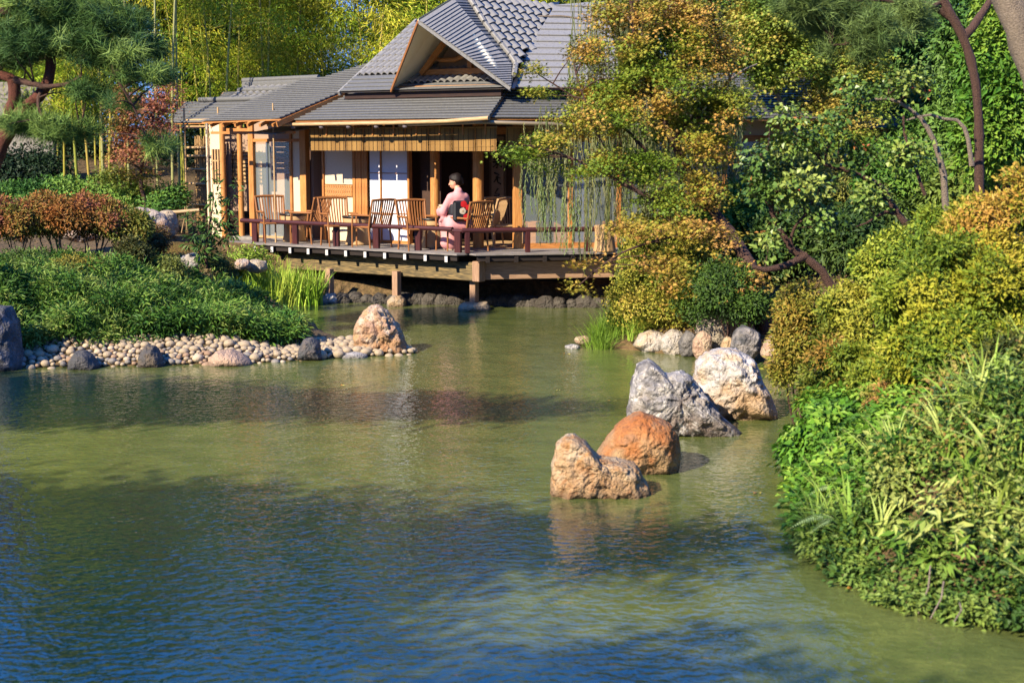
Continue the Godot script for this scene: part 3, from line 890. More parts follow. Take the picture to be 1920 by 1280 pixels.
	upart("lintel", 0, -0.3, 4.3, 3.03, 3.16, w - 0.05, w - 0.01, M.pine_wood, h)
	upart("lintel", 0, -0.4, 4.3, 3.3, 3.42, w - 0.06, w + 0.1, M.pine_wood, h)
	upart("dark_transom", 0, 0.0, 3.2, 3.162, 3.298, w + 0.1, w + 0.12, M.dark_wood, h)
	# --- right facade
	var wv := 0.86
	upart("corner_post", 1, 0.96, 1.11, 1.0, 3.4, wv - 0.03, wv + 0.12, M.cedar, h, 0.006)
	upart("low_panel", 1, 1.11, 6.4, 1.0, 1.09, wv - 0.02, wv + 0.08, M.pine_wood, h)
	upart("glazing", 1, 1.12, 6.4, 1.1, 2.9, wv + 0.02, wv + 0.03, M.glass, h)
	for q in [2.0, 2.9, 3.8, 4.9]: upart("wall_post", 1, q - 0.04, q + 0.04, 1.0, 3.4, wv - 0.02, wv + 0.1, M.pine_wood, h, 0.006)
	upart("lintel", 1, 0.9, 6.5, 2.9, 3.02, wv - 0.03, wv + 0.06, M.pine_wood, h)
	upart("upper_wall", 1, 1.1, 6.5, 3.02, 3.45, wv, wv + 0.06, M.plaster, h)
	upart("bench", 1, 1.3, 4.6, 1.0, 1.45, wv + 0.5, wv + 0.95, M.pine_wood, h, 0.01)
	upart("white_curtain", 1, 2.05, 2.3, 1.1, 2.9, wv + 0.2, wv + 0.24, M.paper, h)
	# --- lower roofs
	var S := 0.34
	var fr_poly := [Vector2(-0.43, 0.0), Vector2(4.2, 0.0), Vector2(4.1, 1.75), Vector2(0.29, 1.75)]
	roof_plane(h, "front_roof", 0, fr_poly, 0.0, 3.295, 0.37, 0.14, 0.0, null, true, M.chair)
	roof_plane(h, "side_roof", 1, [Vector2(0.36, -0.02), Vector2(7.0, -0.02), Vector2(7.0, 2.4), Vector2(1.40, 2.4)], 0.0, 3.315, 0.37, 0.14)
	var lr := [Vector2(5.95, -0.45), Vector2(4.03, -0.42), Vector2(3.83, 1.24), Vector2(3.72, 3.2), Vector2(4.75, 3.1), Vector2(5.2, 2.14), Vector2(5.72, 2.14)]
	roof_plane(h, "left_roof", 0, lr, -0.2, 3.37, S, 0.125)
	for q in [[4.045, -0.43, 3.845, 1.24]]:
		var vm := MB.new()
		var y0: float = 3.37 + S * (q[1] + 0.2)
		var y1: float = 3.37 + S * (q[3] + 0.2)
		vm.bar(fa(q[0] - 0.02, y0 - 0.075, q[1]), fa(q[2] - 0.02, y1 - 0.075, q[3]), 0.03, 0.1)
		put("barge_board", vm, M.pine_wood, h)
	for i in 11:
		var uu := 0.1 + i * 0.36
		var rf := MB.new()
		rf.bar(fa(uu, 3.22, 0.05), fa(uu, 3.22 + S * 1.15, 1.2), 0.05, 0.06)
		put("rafter", rf, M.pine_wood, h)
	for i in 6:
		var uu := 4.2 + i * 0.32
		var rf := MB.new()
		rf.bar(fa(uu, 3.20, -0.36), fa(uu, 3.2 + S * 1.6, 1.24), 0.045, 0.055)
		put("rafter", rf, M.pine_wood, h)
	for i in 10:
		var uu := 0.6 + i * 0.5
		var rf := MB.new()
		rf.bar(fb(uu, 3.24, 0.05), fb(uu, 3.24 + S * 0.9, 0.95), 0.05, 0.06)
		put("rafter", rf, M.pine_wood, h)
	upart("porch_beam", 0, 4.1, 7.6, 3.08, 3.17, 1.28, 1.38, M.pine_wood, h)
	upart("porch_beam", 0, 4.2, 6.4, 3.05, 3.1, 0.2, 0.26, M.pine_wood, h)
	var cp := MB.new()
	hexa(cp, [fa(4.45, 3.03, 0.0), fa(5.15, 3.05, 0.0), fa(5.15, 3.2, 1.1), fa(4.2, 3.2, 1.1), fa(4.45, 3.055, 0.0), fa(5.15, 3.075, 0.0), fa(5.15, 3.225, 1.1), fa(4.2, 3.225, 1.1)])
	put("small_canopy", cp, M.slate, h)
	# --- second tier: slate skirt, then tiles of the big front slope
	var T := 0.6
	roof_plane(h, "upper_skirt", 0, [Vector2(-0.2, 0.9), Vector2(3.62, 0.9), Vector2(3.68, 1.40), Vector2(0.05, 1.40)], 0.9, 3.845, T, 0.125, 0.0, null, true, M.joist)
	upart("skirt_shadow_board", 0, 0.0, 3.6, 3.70, 3.80, 0.98, 1.04, M.dark_wood, h)
	roof_plane(h, "side_skirt", 1, [Vector2(0.86, 0.62), Vector2(2.9, 0.62), Vector2(3.3, 3.6), Vector2(2.35, 3.55), Vector2(1.2, 1.45)], 0.6, 3.83, T, 0.22, 0.0, M.tile, true, M.joist)
	var tl := pantile()
	var slope := sqrt(1.0 + T * T)
	var back := Basis(UA, Vector3.UP, VA)
	var fw := roof_plane(h, "front_tiled_roof", 0, [Vector2(0.0, 1.36), Vector2(3.7, 1.36), Vector2(3.76, 3.42), Vector2(1.0, 3.42)], 0.9, 3.83, T, 0.5, -0.01, M.slate, false)
	var tw := 0.147
	var tlen := 0.235
	var zc := -(VA + Vector3.UP * T).normalized()   # towards the eave
	var yc := (Vector3.UP - VA * T).normalized()
	var bt := Basis(yc.cross(zc).normalized(), yc, zc)
	for r in 9:
		var vv := 1.44 + (r + 0.5) * tlen / slope
		for c in 25:
			var uu := 3.64 + 0.015 * r - (c + 0.5) * tw
			if uu < 0.1: continue
			if uu < 2.55 - (vv - 1.3) * 0.55 and r > 1 and uu > -0.2: continue
			var p := fa(uu, 3.83 + T * (vv - 0.9) + 0.004, vv)
			piece("tile", tl, Transform3D(Basis(bt.x * tw * 1.02, bt.y * 0.26, bt.z * tlen * 1.08), p), fw)
	for r in 2:
		for c in 14:
			var vv := 1.05 + (r + 0.5) * 0.2
			var uu := 2.15 - r * 0.05 - (c + 0.5) * tw
			piece("tile", tl, Transform3D(Basis(bt.x * tw * 1.02, bt.y * 0.26, bt.z * tlen * 1.08), fa(uu, 3.845 + T * (vv - 0.9) + 0.03, vv)), fw)
	# left verge and a bargeboard of the front slope
	var vb := MB.new()
	vb.bar(fa(3.66, 3.80, 0.88), fa(3.78, 5.32, 3.42), 0.05, 0.08)
	put("verge_tiles", vb, M.tile, h)
	# --- the gable that leans out over the front slope
	var P := fa(1.05, 4.96, 0.0)
	var FL := fa(2.385, 3.83, 0.88)
	var FR := fa(-0.262, 3.82, 0.89)
	var Q := fa(1.05, 5.40, 1.0)
	var RB := fa(1.05, 5.44, 3.5)
	var gl := MB.new()
	var th := Vector3(0, 0.05, 0)
	for f in [[P, Q, FL], [Q, RB, FL]]:
		gl.tri(f[0] + th, f[1] + th, f[2] + th)
		gl.tri(f[0], f[2], f[1])
	gl.tri(P, P + th, FL + th); gl.tri(P, FL + th, FL)
	put("gable_left_slope", gl, M.soffit, h)
	var bb := MB.new()
	bb.bar(P + Vector3(0, -0.01, 0) - VA * 0.01, FL + Vector3(0, -0.01, 0) - VA * 0.01, 0.025, 0.06, Vector3.UP)
	put("barge_board", bb, M.chair, h)
	# right slope, fan of slate courses from the barge to the ridge line
	var gr := MB.new()
	var e1 := fa(0.10, 4.25, 1.45)
	var far := fa(1.25, 5.64, 4.7)
	for f in [[P, FR, Q], [FR, e1, Q], [Q, e1, RB], [e1, far, RB]]:
		gr.tri(f[0] - th * 0.5, f[1] - th * 0.5, f[2] - th * 0.5)
		gr.tri(f[0] - th, f[2] - th, f[1] - th)
	gr.tri(P - th, FR - th, FR); gr.tri(P - th, FR, P)
	var rs := put("gable_right_slope", gr, M.soffit, h)
	var nrm := (FR - P).cross(Q - P).normalized()
	if nrm.y < 0: nrm = -nrm
	var inner := [Q, fa(0.652, 4.922, 1.135), fa(0.089, 4.247, 1.403), FR]
	var outer := [fa(1.06, 5.42, 1.48), fa(0.667, 4.94, 1.43), fa(0.111, 4.273, 1.57), fa(-0.1, 4.02, 1.2)]
	var along := func(k: Array, t: float) -> Vector3:
		var x := t * 2.999
		var i := int(x)
		return (k[i] as Vector3).lerp(k[i + 1], x - i)
	for i in 30:
		var t0 := i / 30.0
		var t1 := (i + 1.22) / 30.0
		var a := P.lerp(FR, t0)
		var b := P.lerp(FR, minf(t1, 1.0))
		var c: Vector3 = along.call(inner, minf(t1, 1.0))
		var d: Vector3 = along.call(inner, t0)
		var lo := nrm * 0.026
		var hi := nrm * 0.004
		var k := nrm * 0.016
		var mb := MB.new()
		hexa(mb, [a + hi, b + lo, c + lo, d + hi, a + hi + k, b + lo + k, c + lo + k, d + hi + k])
		put("slate_course", mb, M.tile, rs)
		a = d
		b = c
		c = along.call(outer, minf(t1, 1.0))
		d = along.call(outer, t0)
		mb = MB.new()
		var dn := nrm * -0.012
		hexa(mb, [a + hi + dn, b + lo + dn, c + lo + dn, d + hi + dn, a + hi + k + dn, b + lo + k + dn, c + lo + k + dn, d + hi + k + dn])
		put("slate_course", mb, M.slate, rs)
	var ed := MB.new()
	for i in 10: ed.bar(along.call(outer, i / 10.0) + nrm * 0.05, along.call(outer, (i + 1.0) / 10.0) + nrm * 0.05, 0.09, 0.09, nrm, 0.02)
	put("edge_tiles", ed, M.tile, rs)
	var eb := MB.new()
	eb.bar(P - VA * 0.012 + Vector3(0, -0.012, 0), FR - VA * 0.012 + Vector3(0, -0.012, 0), 0.02, 0.05)
	put("barge_edge", eb, M.tile, rs)
	# big barrel tiles right of it
	var rdir := (fa(0.0, 5.4 - 1.2 * 1.05, 2.0) - fa(1.05, 5.4, 2.0)).normalized()   # down the slope
	var rn := (VA.cross(rdir)).normalized()
	if rn.y < 0: rn = -rn
	var rbas := Basis(rn.cross(rdir).normalized(), rn, rdir)
	for c in 11:
		for r in 12:
			var v := 1.62 + c * 0.27
			var s := r * 0.19
			var p := fa(1.1, 5.47, v) + rdir * s
			var uu := (p - CORNER).dot(UA)
			# stop at the valley with the side roof
			if v < 1.5 + (1.1 - uu) * 0.05 or v > 1.40 + (uu - 0.0) * 2.55 + 0.12: continue
			if v < 1.57 + clampf((0.111 - uu), 0, 1) * -0.5: continue
			piece("tile", tl, Transform3D(Basis(rbas.x * 0.275, rbas.y * 0.42, rbas.z * 0.205), p + rn * 0.02), rs)
	var vl := MB.new()
	vl.bar(FR + Vector3(0.02, -0.01, 0), fa(0.134, 4.29, 1.77), 0.12, 0.03)
	vl.bar(fa(0.134, 4.29, 1.77), far, 0.14, 0.03)
	put("valley_gutter", vl, M.black, h)
	roof_plane(h, "far_side_roof", 1, [Vector2(6.9, 1.2), Vector2(11, 1.2), Vector2(11, 3.2), Vector2(6.9, 3.2)], 1.2, 3.15, 0.36, 0.14)
	upart("far_side_wall", 1, 6.6, 10.8, 0.8, 3.1, 1.8, 1.9, M.plaster, h)
	# gable wall: beams, curved tie beam, dark backing
	var gw2 := MB.new()
	gw2.tri(fa(2.1, 4.0, 1.55), fa(0.0, 4.0, 1.55), fa(1.05, 5.2, 1.55))
	var gb := put("gable_wall", gw2, M.greige, h)
	upart("tie_beam", 0, 0.1, 1.95, 4.10, 4.21, 1.2, 1.3, M.pine_wood, h, 0.01)
	upart("king_post", 0, 0.83, 0.92, 4.21, 4.75, 1.24, 1.32, M.pine_wood, h)
	var cv := MB.new()
	cv.tube([fa(1.75, 4.42, 1.3), fa(1.55, 4.37, 1.3), fa(1.25, 4.37, 1.3), fa(1.0, 4.44, 1.3), fa(0.8, 4.6, 1.3)], [0.035, 0.04, 0.045, 0.045, 0.04], 8)
	put("curved_beam", cv, M.pine_wood, h)
	var pu := MB.new()
	pu.bar(fa(1.93, 4.13, 1.2), fa(1.08, 4.95, 1.12), 0.06, 0.1)
	pu.bar(fa(0.15, 4.13, 1.2), fa(1.02, 4.95, 1.12), 0.06, 0.1)
	put("gable_rafter", pu, M.pine_wood, h)
	var fin := MB.new()
	fin.tri(fa(1.22, 4.10, 1.19), fa(0.92, 4.10, 1.19), fa(1.06, 4.16, 1.19))
	put("gable_ornament", fin, M.cedar, h)
	var sl := MB.new()
	sl.bar(fa(2.3, 3.90, 0.96), fa(-0.15, 3.89, 0.96), 0.02, 0.014)
	put("sill_strip", sl, M.cedar, h)
	# --- small roofs at the far left
	for q in [[7.9, 9.7, 2.6, 3.76, 0.55, "small_roof"], [7.9, 9.2, 3.3, 3.98, 0.5, "small_roof"]]:
		roof_plane(h, q[5], 0, [Vector2(q[0] - 2.0, q[2] - 0.82), Vector2(q[1] - 0.35, q[2] - 0.82), Vector2(q[1] - 0.05, q[2]), Vector2(q[0] - 2.0, q[2])], q[2], q[3], q[4], 0.12)
		var bk := MB.new()
		hexa(bk, [fa(q[0] - 2, q[3] - 0.02, q[2]), fa(q[1], q[3] - 0.02, q[2]), fa(q[1] + 0.3, q[3] - 0.46, q[2] + 0.8), fa(q[0] - 2, q[3] - 0.46, q[2] + 0.8), fa(q[0] - 2, q[3] + 0.02, q[2]), fa(q[1], q[3] + 0.02, q[2]), fa(q[1] + 0.3, q[3] - 0.42, q[2] + 0.8), fa(q[0] - 2, q[3] - 0.42, q[2] + 0.8)])
		put(q[5], bk, M.slate, h)
		var rid := MB.new()
		rid.tube([fa(q[0] - 2.0, q[3] + 0.05, q[2]), fa(q[1] - 0.5, q[3] + 0.05, q[2])], [0.055, 0.055], 12)
		put("ridge_tile", rid, M.slate, h)
		var gg := MB.new()
		gg.tri(fa(q[1] - 0.25, q[3] - 0.42, q[2] - 0.7), fa(q[1] - 0.25, q[3] - 0.05, q[2]), fa(q[1] - 0.25, q[3] - 0.42, q[2] + 0.7))
		gg.tri(fa(q[1] - 0.25, q[3] - 0.42, q[2] - 0.7), fa(q[1] - 0.25, q[3] - 0.42, q[2] + 0.7), fa(q[1] - 0.25, q[3] - 0.05, q[2]))
		put("small_gable", gg, M.pine_wood, h)
		var bq := MB.new()
		bq.bar(fa(q[1] - 0.05, q[3] - 0.03, q[2]), fa(q[1] - 0.36, q[3] - 0.47, q[2] - 0.8), 0.04, 0.07)
		bq.bar(fa(q[1] - 0.0, q[3] - 0.03, q[2]), fa(q[1] + 0.28, q[3] - 0.47, q[2] + 0.78), 0.04, 0.07)
		put("barge_board", bq, M.pine_wood, h)
	var rr := MB.new()
	rr.bar(fa(6.6, 4.17, 3.6), fa(8.85, 4.15, 3.6), 0.16, 0.14, Vector3.UP, 0.03)
	rr.tube([fa(6.6, 4.27, 3.6), fa(8.85, 4.25, 3.6)], [0.06, 0.06], 10)
	put("ridge_tile", rr, M.slate, h)
	for c in 11:
		for r in 3:
			var vv := 3.5 - r * 0.2
			var zb := -(VA + Vector3.UP * 0.55).normalized()
			var yb := (Vector3.UP - VA * 0.55).normalized()
			var b2 := Basis(yb.cross(zb).normalized(), yb, zb)
			piece("tile", tl, Transform3D(Basis(b2.x * 0.2, b2.y * 0.34, b2.z * 0.24), fa(6.7 + c * 0.195, 4.09 - 0.55 * (3.55 - vv), vv)), h)
	# bamboo gutter, its hangers, and the standing pole
	var gt := MB.new()
	gt.tube([fa(4.62, 3.215, -0.05), fa(3.1, 3.222, -0.06), fa(1.6, 3.23, -0.06), fa(0.4, 3.25, -0.07), fa(-0.5, 3.295, -0.09)], [0.03, 0.032, 0.034, 0.035, 0.036], 10)
	put("bamboo_gutter", gt, M.bamboo_pole, h)
	gt = MB.new()
	gt.tube([fa(1.5, 3.20, 0.0), fa(-0.25, 3.23, 0.0), fb(1.6, 3.2, -0.03), fb(3.6, 3.18, -0.03)], [0.035, 0.035, 0.035, 0.035], 10)
	put("eave_gutter", gt, mat(Color(0.5, 0.45, 0.36), 0.4, 0.5, 0.3), h)
	for q in [4.0, 3.3, 2.65, 2.0, 1.35]:
		var hg := MB.new()
		hg.box(fa(q, 3.17, -0.02), Basis(UA, Vector3.UP, VA), Vector3(0.09, 0.06, 0.07), 0.02)
		put("gutter_hanger", hg, mat(Color(0.36, 0.33, 0.34), 0.6), h)

func furnishings() -> void:
	# bamboo blinds hung behind the eave, one thing each
	var edges := [3.946, 3.05, 2.62, 2.15, 1.64, 1.12, 0.6, 0.1, -0.36]
	var blabels := ["wide bamboo blind at the left end of the row under the eave", "bamboo blind second from the left, above the wooden door boards", "bamboo blind above the narrow paper screen", "bamboo blind above the wide paper screen", "bamboo blind above the dark opening left of the round column", "bamboo blind above the woman, left of the hanging scroll", "bamboo blind above the thick round column", "bamboo blind at the veranda corner, right end of the row"]
	for i in 8:
		var u0: float = edges[i] - 0.008
		var u1: float = edges[i + 1] + 0.008
		blind(0, u1, u0, blabels[i])
	blind(1, 0.72, 1.35, "bamboo blind round the corner beside the maple leaves")
	# tables
	var t1 := table("drum-shaped table with a black tray top, leftmost on the veranda", Vector3(-4.2, 1.0, -28.32))
	copy_of(t1, "drum-shaped table with a black tray top in front of the door boards", Vector3(-2.88, 1.0, -27.35), 0.4)
	copy_of(t1, "drum-shaped table with a black tray top beside the seated woman", Vector3(-1.43, 1.0, -26.6), 0.9)
	# chairs: face is the turn about y, 0 looks at the pond
	var c1 := chair("armchair at the far left end of the veranda, turned to the leftmost table", Vector3(-4.52, 1.0, -27.98), 0.45, M.chair)
	copy_of(c1, "armchair seen edge-on right of the leftmost drum table", Vector3(-3.84, 1.0, -27.72), -2.05)
	copy_of(c1, "armchair in front of the orange patterned panel", Vector3(-3.2, 1.0, -27.1), 0.45)
	copy_of(c1, "armchair in front of the white paper screens", Vector3(-2.56, 1.0, -26.72), -2.3)
	copy_of(c1, "armchair in front of the dark opening, left of the round column", Vector3(-1.68, 1.0, -26.05), 0.45)
	copy_of(c1, "armchair that the woman in the pink kimono sits on", Vector3(-0.78, 1.0, -25.72), -2.3)
	var c7 := chair("pale armchair indoors behind the woman's chair", Vector3(-0.48, 1.012, -26.75), -1.9, M.pale_wood)
	copy_of(c7, "pale armchair indoors beside the square corner post", Vector3(-0.13, 1.012, -26.85), 0.3)
	# round stool behind the willow
	var sm := MB.new()
	var sp := Vector3(1.62, 1.0, -25.62)
	sm.lathe(sp, [[0.0, 0], [0.19, 0], [0.2, 0.02], [0.165, 0.25], [0.185, 0.44], [0.175, 0.46], [0, 0.46]], 24)
	single("stool", sm, M.pale_wood, "pale drum stool on the veranda behind the willow strands", "stool", sp)
	# hanging scroll with brush writing
	var sc := thing("hanging_scroll", "hanging paper scroll with black brush characters in the dark room", "scroll", fa(1.42, 1.5, 2.9))
	var mb := MB.new()
	ubox(0, 1.22, 1.62, 1.5, 3.1, 2.9, 2.91, mb)
	put("mount", mb, mat(Color(0.33, 0.28, 0.24), 0.9), sc)
	mb = MB.new()
	ubox(0, 1.28, 1.56, 1.6, 3.0, 2.89, 2.899, mb)
	put("paper", mb, mat(Color(0.52, 0.46, 0.40), 0.9), sc)
	mb = MB.new()
	mb.tube([fa(1.18, 1.5, 2.89), fa(1.66, 1.5, 2.89)], [0.02, 0.02], 10)
	put("roller", mb, M.dark_wood, sc)
	# strokes: x right, y up in a unit square per character
	var chars := [
		[[[-0.42, 0.25], [0.42, 0.3]], [[-0.3, 0.28], [-0.28, -0.05], [0.3, -0.03], [0.34, 0.28]], [[0.0, 0.5], [0.02, -0.5]], [[-0.28, 0.1], [0.3, 0.13]]],
		[[[-0.35, 0.22], [0.35, 0.27]], [[-0.45, 0.0], [0.45, 0.05]], [[0.02, 0.5], [0.0, -0.5], [-0.12, -0.42]], [[-0.02, -0.02], [-0.2, -0.25], [-0.45, -0.4]], [[0.03, -0.02], [0.22, -0.25], [0.48, -0.38]]],
		[[[-0.3, 0.45], [0.2, 0.3], [-0.15, 0.1], [0.35, 0.02]], [[0.1, 0.15], [-0.35, -0.3]], [[0.0, 0.0], [0.05, -0.3], [0.4, -0.45]]],
		[[[0.1, 0.5], [-0.25, 0.1], [0.25, 0.05], [-0.2, -0.4]], [[-0.3, -0.1], [0.3, -0.15]], [[0.0, -0.2], [0.35, -0.5]]]]
	for i in chars.size():
		mb = MB.new()
		for st in chars[i]:
			var pts := []
			var rr := []
			for k in st.size():
				pts.append(fa(1.42 - st[k][0] * 0.22, 2.82 - i * 0.31 + st[k][1] * 0.24, 2.884))
				rr.append([0.016, 0.012, 0.014, 0.008][mini(k, 3)] * (1.15 if k == 0 else 0.9))
			mb.tube(pts, rr, 6)
		put("brush_character", mb, M.ink, sc)
	# thin standing pole in front of the window
	var pole := MB.new()
	var pb := fa(4.62, 1.0, 0.1)
	pole.tube([pb, pb + Vector3(0, 1.2, 0), pb + Vector3(0, 2.62, 0)], [0.017, 0.016, 0.014], 8)
	for k in 7: pole.tube([pb + Vector3(0, 0.35 * k + 0.2, 0), pb + Vector3(0, 0.35 * k + 0.215, 0)], [0.02, 0.02], 8)
	single("bamboo_pole", pole, M.bamboo_pole, "thin upright bamboo pole on the veranda by the glass door", "pole", pb)
	# reed fence at the far left of the house
	var fe := thing("reed_fence", "brown brushwood fence panel with bamboo rails left of the tea house", "fence", fa(8.25, 1.1, 1.9))
	for i in 26:
		var uu := 7.86 + i * 0.032
		mb = MB.new()
		mb.tube([fa(uu, 1.2, 1.9), fa(uu + rg.randf_range(-0.015, 0.015), 3.0 + rg.randf_range(-0.05, 0.04), 1.9 + rg.randf_range(-0.02, 0.02))], [0.022, 0.018], 5)
		put("brushwood_stem", mb, M.reed, fe)
	for y in [1.55, 2.0, 2.32, 2.6, 2.78, 3.22, 3.36]:
		mb = MB.new()
		mb.tube([fa(7.8, y, 1.84), fa(8.85, y + rg.randf_range(-0.02, 0.02), 1.84)], [0.024, 0.026], 8)
		put("bamboo_rail", mb, M.bamboo_pole, fe)
	for q in [8.84, 7.82]:
		mb = MB.new()
		mb.tube([fa(q, 0.9, 1.8), fa(q, 3.62, 1.8)], [0.025, 0.022], 8)
		put("fence_post", mb, M.bamboo_pole, fe)
	mb = MB.new()
	mb.bar(fa(7.5, 3.2, 1.7), fa(9.6, 3.2, 1.7), 0.05, 0.03)
	put("fence_cap", mb, M.dark_wood, fe)
	# bamboo barrier: a pole over a tripod of sticks
	var ba := thing("bamboo_barrier", "bamboo pole resting on a tripod of thin sticks left of the porch", "barrier", at(348, 438, 27.6))
	mb = MB.new()
	mb.tube([at(322, 398, 27.6), at(373, 394, 27.6)], [0.035, 0.033], 10)
	put("pole", mb, M.bamboo_pole, ba)
	for q in [[340, 350], [352, 346], [349, 351]]:
		mb = MB.new()
		mb.tube([at(q[0], 436, 27.5 + q[0] * 0.001), at(q[1], 388, 27.58)], [0.012, 0.01], 6)
		put("leg", mb, M.bamboo_pole, ba)
	# grey wall at the back left
	var gw := MB.new()
	gw.box(at(20, 300, 38.5), Basis(), Vector3(2.3, 4.0, 0.2), 0.01)
	single("garden_wall", gw, M.concrete, "grey rendered wall in the shade behind the pine at the left edge", "wall", at(20, 300, 38.5) - Vector3(0, 2, 0))
	# black hose running into the water
	var ho := MB.new()
	var hp := [[1182, 658, 20.7], [1186, 648, 20.8], [1200, 638, 20.9], [1220, 629, 21.0], [1236, 620, 21.2]]
	var pts := []
	var rr := []
	for q in hp:
		pts.append(at(q[0], q[1], q[2]))
		rr.append(0.022)
	ho.tube(pts, rr, 8)
	single("hose", ho, M.hose, "black hose curving out of the bank into the pond", "hose", pts[0])

func blind(side: int, u0: float, u1: float, label: String) -> void:
	var vv := 0.35
	var o := thing("bamboo_blind", label, "blind", pt(side, (u0 + u1) / 2, 2.74, vv), "bamboo blinds along the eave")
	var mb := MB.new()
	mb.tube([pt(side, u0, 3.15, vv), pt(side, u1, 3.15, vv)], [0.02, 0.02], 8)
	put("head_rail", mb, M.blind, o)
	for i in 20:
		var y := 2.75 + i * 0.02
		var b2 := Basis(UA, Vector3.UP, VA) if side == 0 else Basis(UB, Vector3.UP, -VB)
		mb = MB.new()
		mb.box(pt(side, (u0 + u1) / 2, y, vv + rg.randf_range(-0.004, 0.004)), b2, Vector3(u1 - u0 - rg.randf_range(0, 0.012), 0.0188, 0.008))
		put("bamboo_slat", mb, M.blind, o)
	var n := int((u1 - u0) / 0.11)
	for i in n + 1:
		var uu := lerpf(u0 + 0.03, u1 - 0.03, float(i) / n)
		mb = MB.new()
		mb.bar(pt(side, uu, 2.735, vv - 0.012), pt(side, uu, 3.16, vv - 0.012), 0.006, 0.004, VA)
		put("cord", mb, M.dark_wood, o)
	mb = MB.new()
	mb.bar(pt(side, (u0 + u1) / 2, 3.02, vv - 0.02), pt(side, (u0 + u1) / 2, 3.3, vv - 0.02), 0.03, 0.015, VA)
	put("strap", mb, M.pine_wood, o)

func table(label: String, p: Vector3) -> Node3D:
	var t := thing("table", label, "table", p, "drum tables on the veranda")
	var mb := MB.new()
	mb.lathe(p, [[0.0, 0], [0.225, 0], [0.23, 0.02], [0.2, 0.16], [0.175, 0.33], [0.17, 0.4], [0.0, 0.4]], 28)
	put("base", mb, M.pale_wood, t)
	mb = MB.new()
	mb.lathe(p, [[0.17, 0.402], [0.255, 0.405], [0.262, 0.42], [0.262, 0.49], [0.25, 0.5], [0.0, 0.5]], 32)
	put("drum", mb, M.pale_wood, t)
	mb = MB.new()
	mb.lathe(p, [[0.2, 0.502], [0.275, 0.503], [0.285, 0.515], [0.285, 0.535], [0.265, 0.54], [0.26, 0.525], [0.0, 0.525]], 32)
	put("tray", mb, M.black, t)
	return t

# ---------------------------------------------------------------- the woman
func smooth_body(bones: Array, cell: float, k: float) -> MB:   # bones: [a, b, ra, rb, flatten x/y/z]; one continuous skin round all of them
	var lo := Vector3.ONE * 1e9
	var hi := -lo
	for b in bones:
		var r: float = maxf(b[2], b[3]) + k + cell * 2.0
		for e in [b[0], b[1]]:
			lo = lo.min(e - Vector3.ONE * r)
			hi = hi.max(e + Vector3.ONE * r)
	var nx := int((hi.x - lo.x) / cell) + 2
	var ny := int((hi.y - lo.y) / cell) + 2
	var nzz := int((hi.z - lo.z) / cell) + 2
	var f := PackedFloat32Array()
	f.resize(nx * ny * nzz)
	f.fill(1.0)
	for b in bones:
		var a: Vector3 = b[0]
		var ab: Vector3 = b[1] - a
		var l2 := maxf(ab.length_squared(), 1e-9)
		var r: float = maxf(b[2], b[3]) + k + cell * 2.0
		var i0 := ((a.min(b[1]) - Vector3.ONE * r - lo) / cell).floor()
		var i1 := ((a.max(b[1]) + Vector3.ONE * r - lo) / cell).ceil()
		for z in range(maxi(0, int(i0.z)), mini(nzz, int(i1.z) + 1)):
			for y in range(maxi(0, int(i0.y)), mini(ny, int(i1.y) + 1)):
				for x in range(maxi(0, int(i0.x)), mini(nx, int(i1.x) + 1)):
					var p := lo + Vector3(x, y, z) * cell
					var t := clampf((p - a).dot(ab) / l2, 0, 1)
					var d := (p - a - ab * t).length() - lerpf(b[2], b[3], t)
					var id := x + nx * (y + ny * z)
					var o := f[id]
					var h := maxf(k - absf(o - d), 0.0) / k
					f[id] = minf(o, d) - h * h * k * 0.25
	var vid := {}
	var vs := []
	for z in nzz - 1:
		for y in ny - 1:
			for x in nx - 1:
				var id := x + nx * (y + ny * z)
				var first := f[id] < 0.0
				var mixed := false
				for e in 8:
					if (f[id + (e & 1) + nx * (((e >> 1) & 1) + ny * (e >> 2))] < 0.0) != first:
						mixed = true
						break
				if not mixed: continue
				var c := Vector3.ZERO
				var n := 0
				for e in 8:
					for ax in 3:
						if e & (1 << ax): continue
						var g := e | (1 << ax)
						var va := f[id + (e & 1) + nx * (((e >> 1) & 1) + ny * (e >> 2))]
						var vb := f[id + (g & 1) + nx * (((g >> 1) & 1) + ny * (g >> 2))]
						if (va < 0.0) == (vb < 0.0): continue
						var q := Vector3(e & 1, (e >> 1) & 1, e >> 2)
						q[ax] += va / (va - vb)
						c += q
						n += 1
				vid[id] = vs.size()
				vs.append(lo + (Vector3(x, y, z) + c / n) * cell)
	var nn := PackedVector3Array()
	nn.resize(vs.size())
	var quads := []
	var step := [1, nx, nx * ny]
	for id in vid:
		for ax in 3:
			var j: int = (ax + 1) % 3
			var l: int = (ax + 2) % 3
			# the edge leaving this cell's far corner side: cells id, id-j, id-l, id-j-l share the edge from id along ax
			var a: bool = f[id] < 0.0
			if a == (f[id + step[ax]] < 0.0): continue
			var q := [id, id - step[j], id - step[j] - step[l], id - step[l]]
			var ok := true
			for e in q:
				if not vid.has(e): ok = false
			if not ok: continue
			var w := [vid[q[0]], vid[q[1]], vid[q[2]], vid[q[3]]]
			if not a: w.reverse()
			quads.append(w)
			var m: Vector3 = (vs[w[1]] - vs[w[0]]).cross(vs[w[2]] - vs[w[0]])
			for e in w: nn[e] += m
	var mb := MB.new()
	for w in quads:
		for e in [0, 2, 1, 0, 3, 2]: mb.vert(vs[w[e]], nn[w[e]].normalized(), Vector2.ZERO)
	return mb

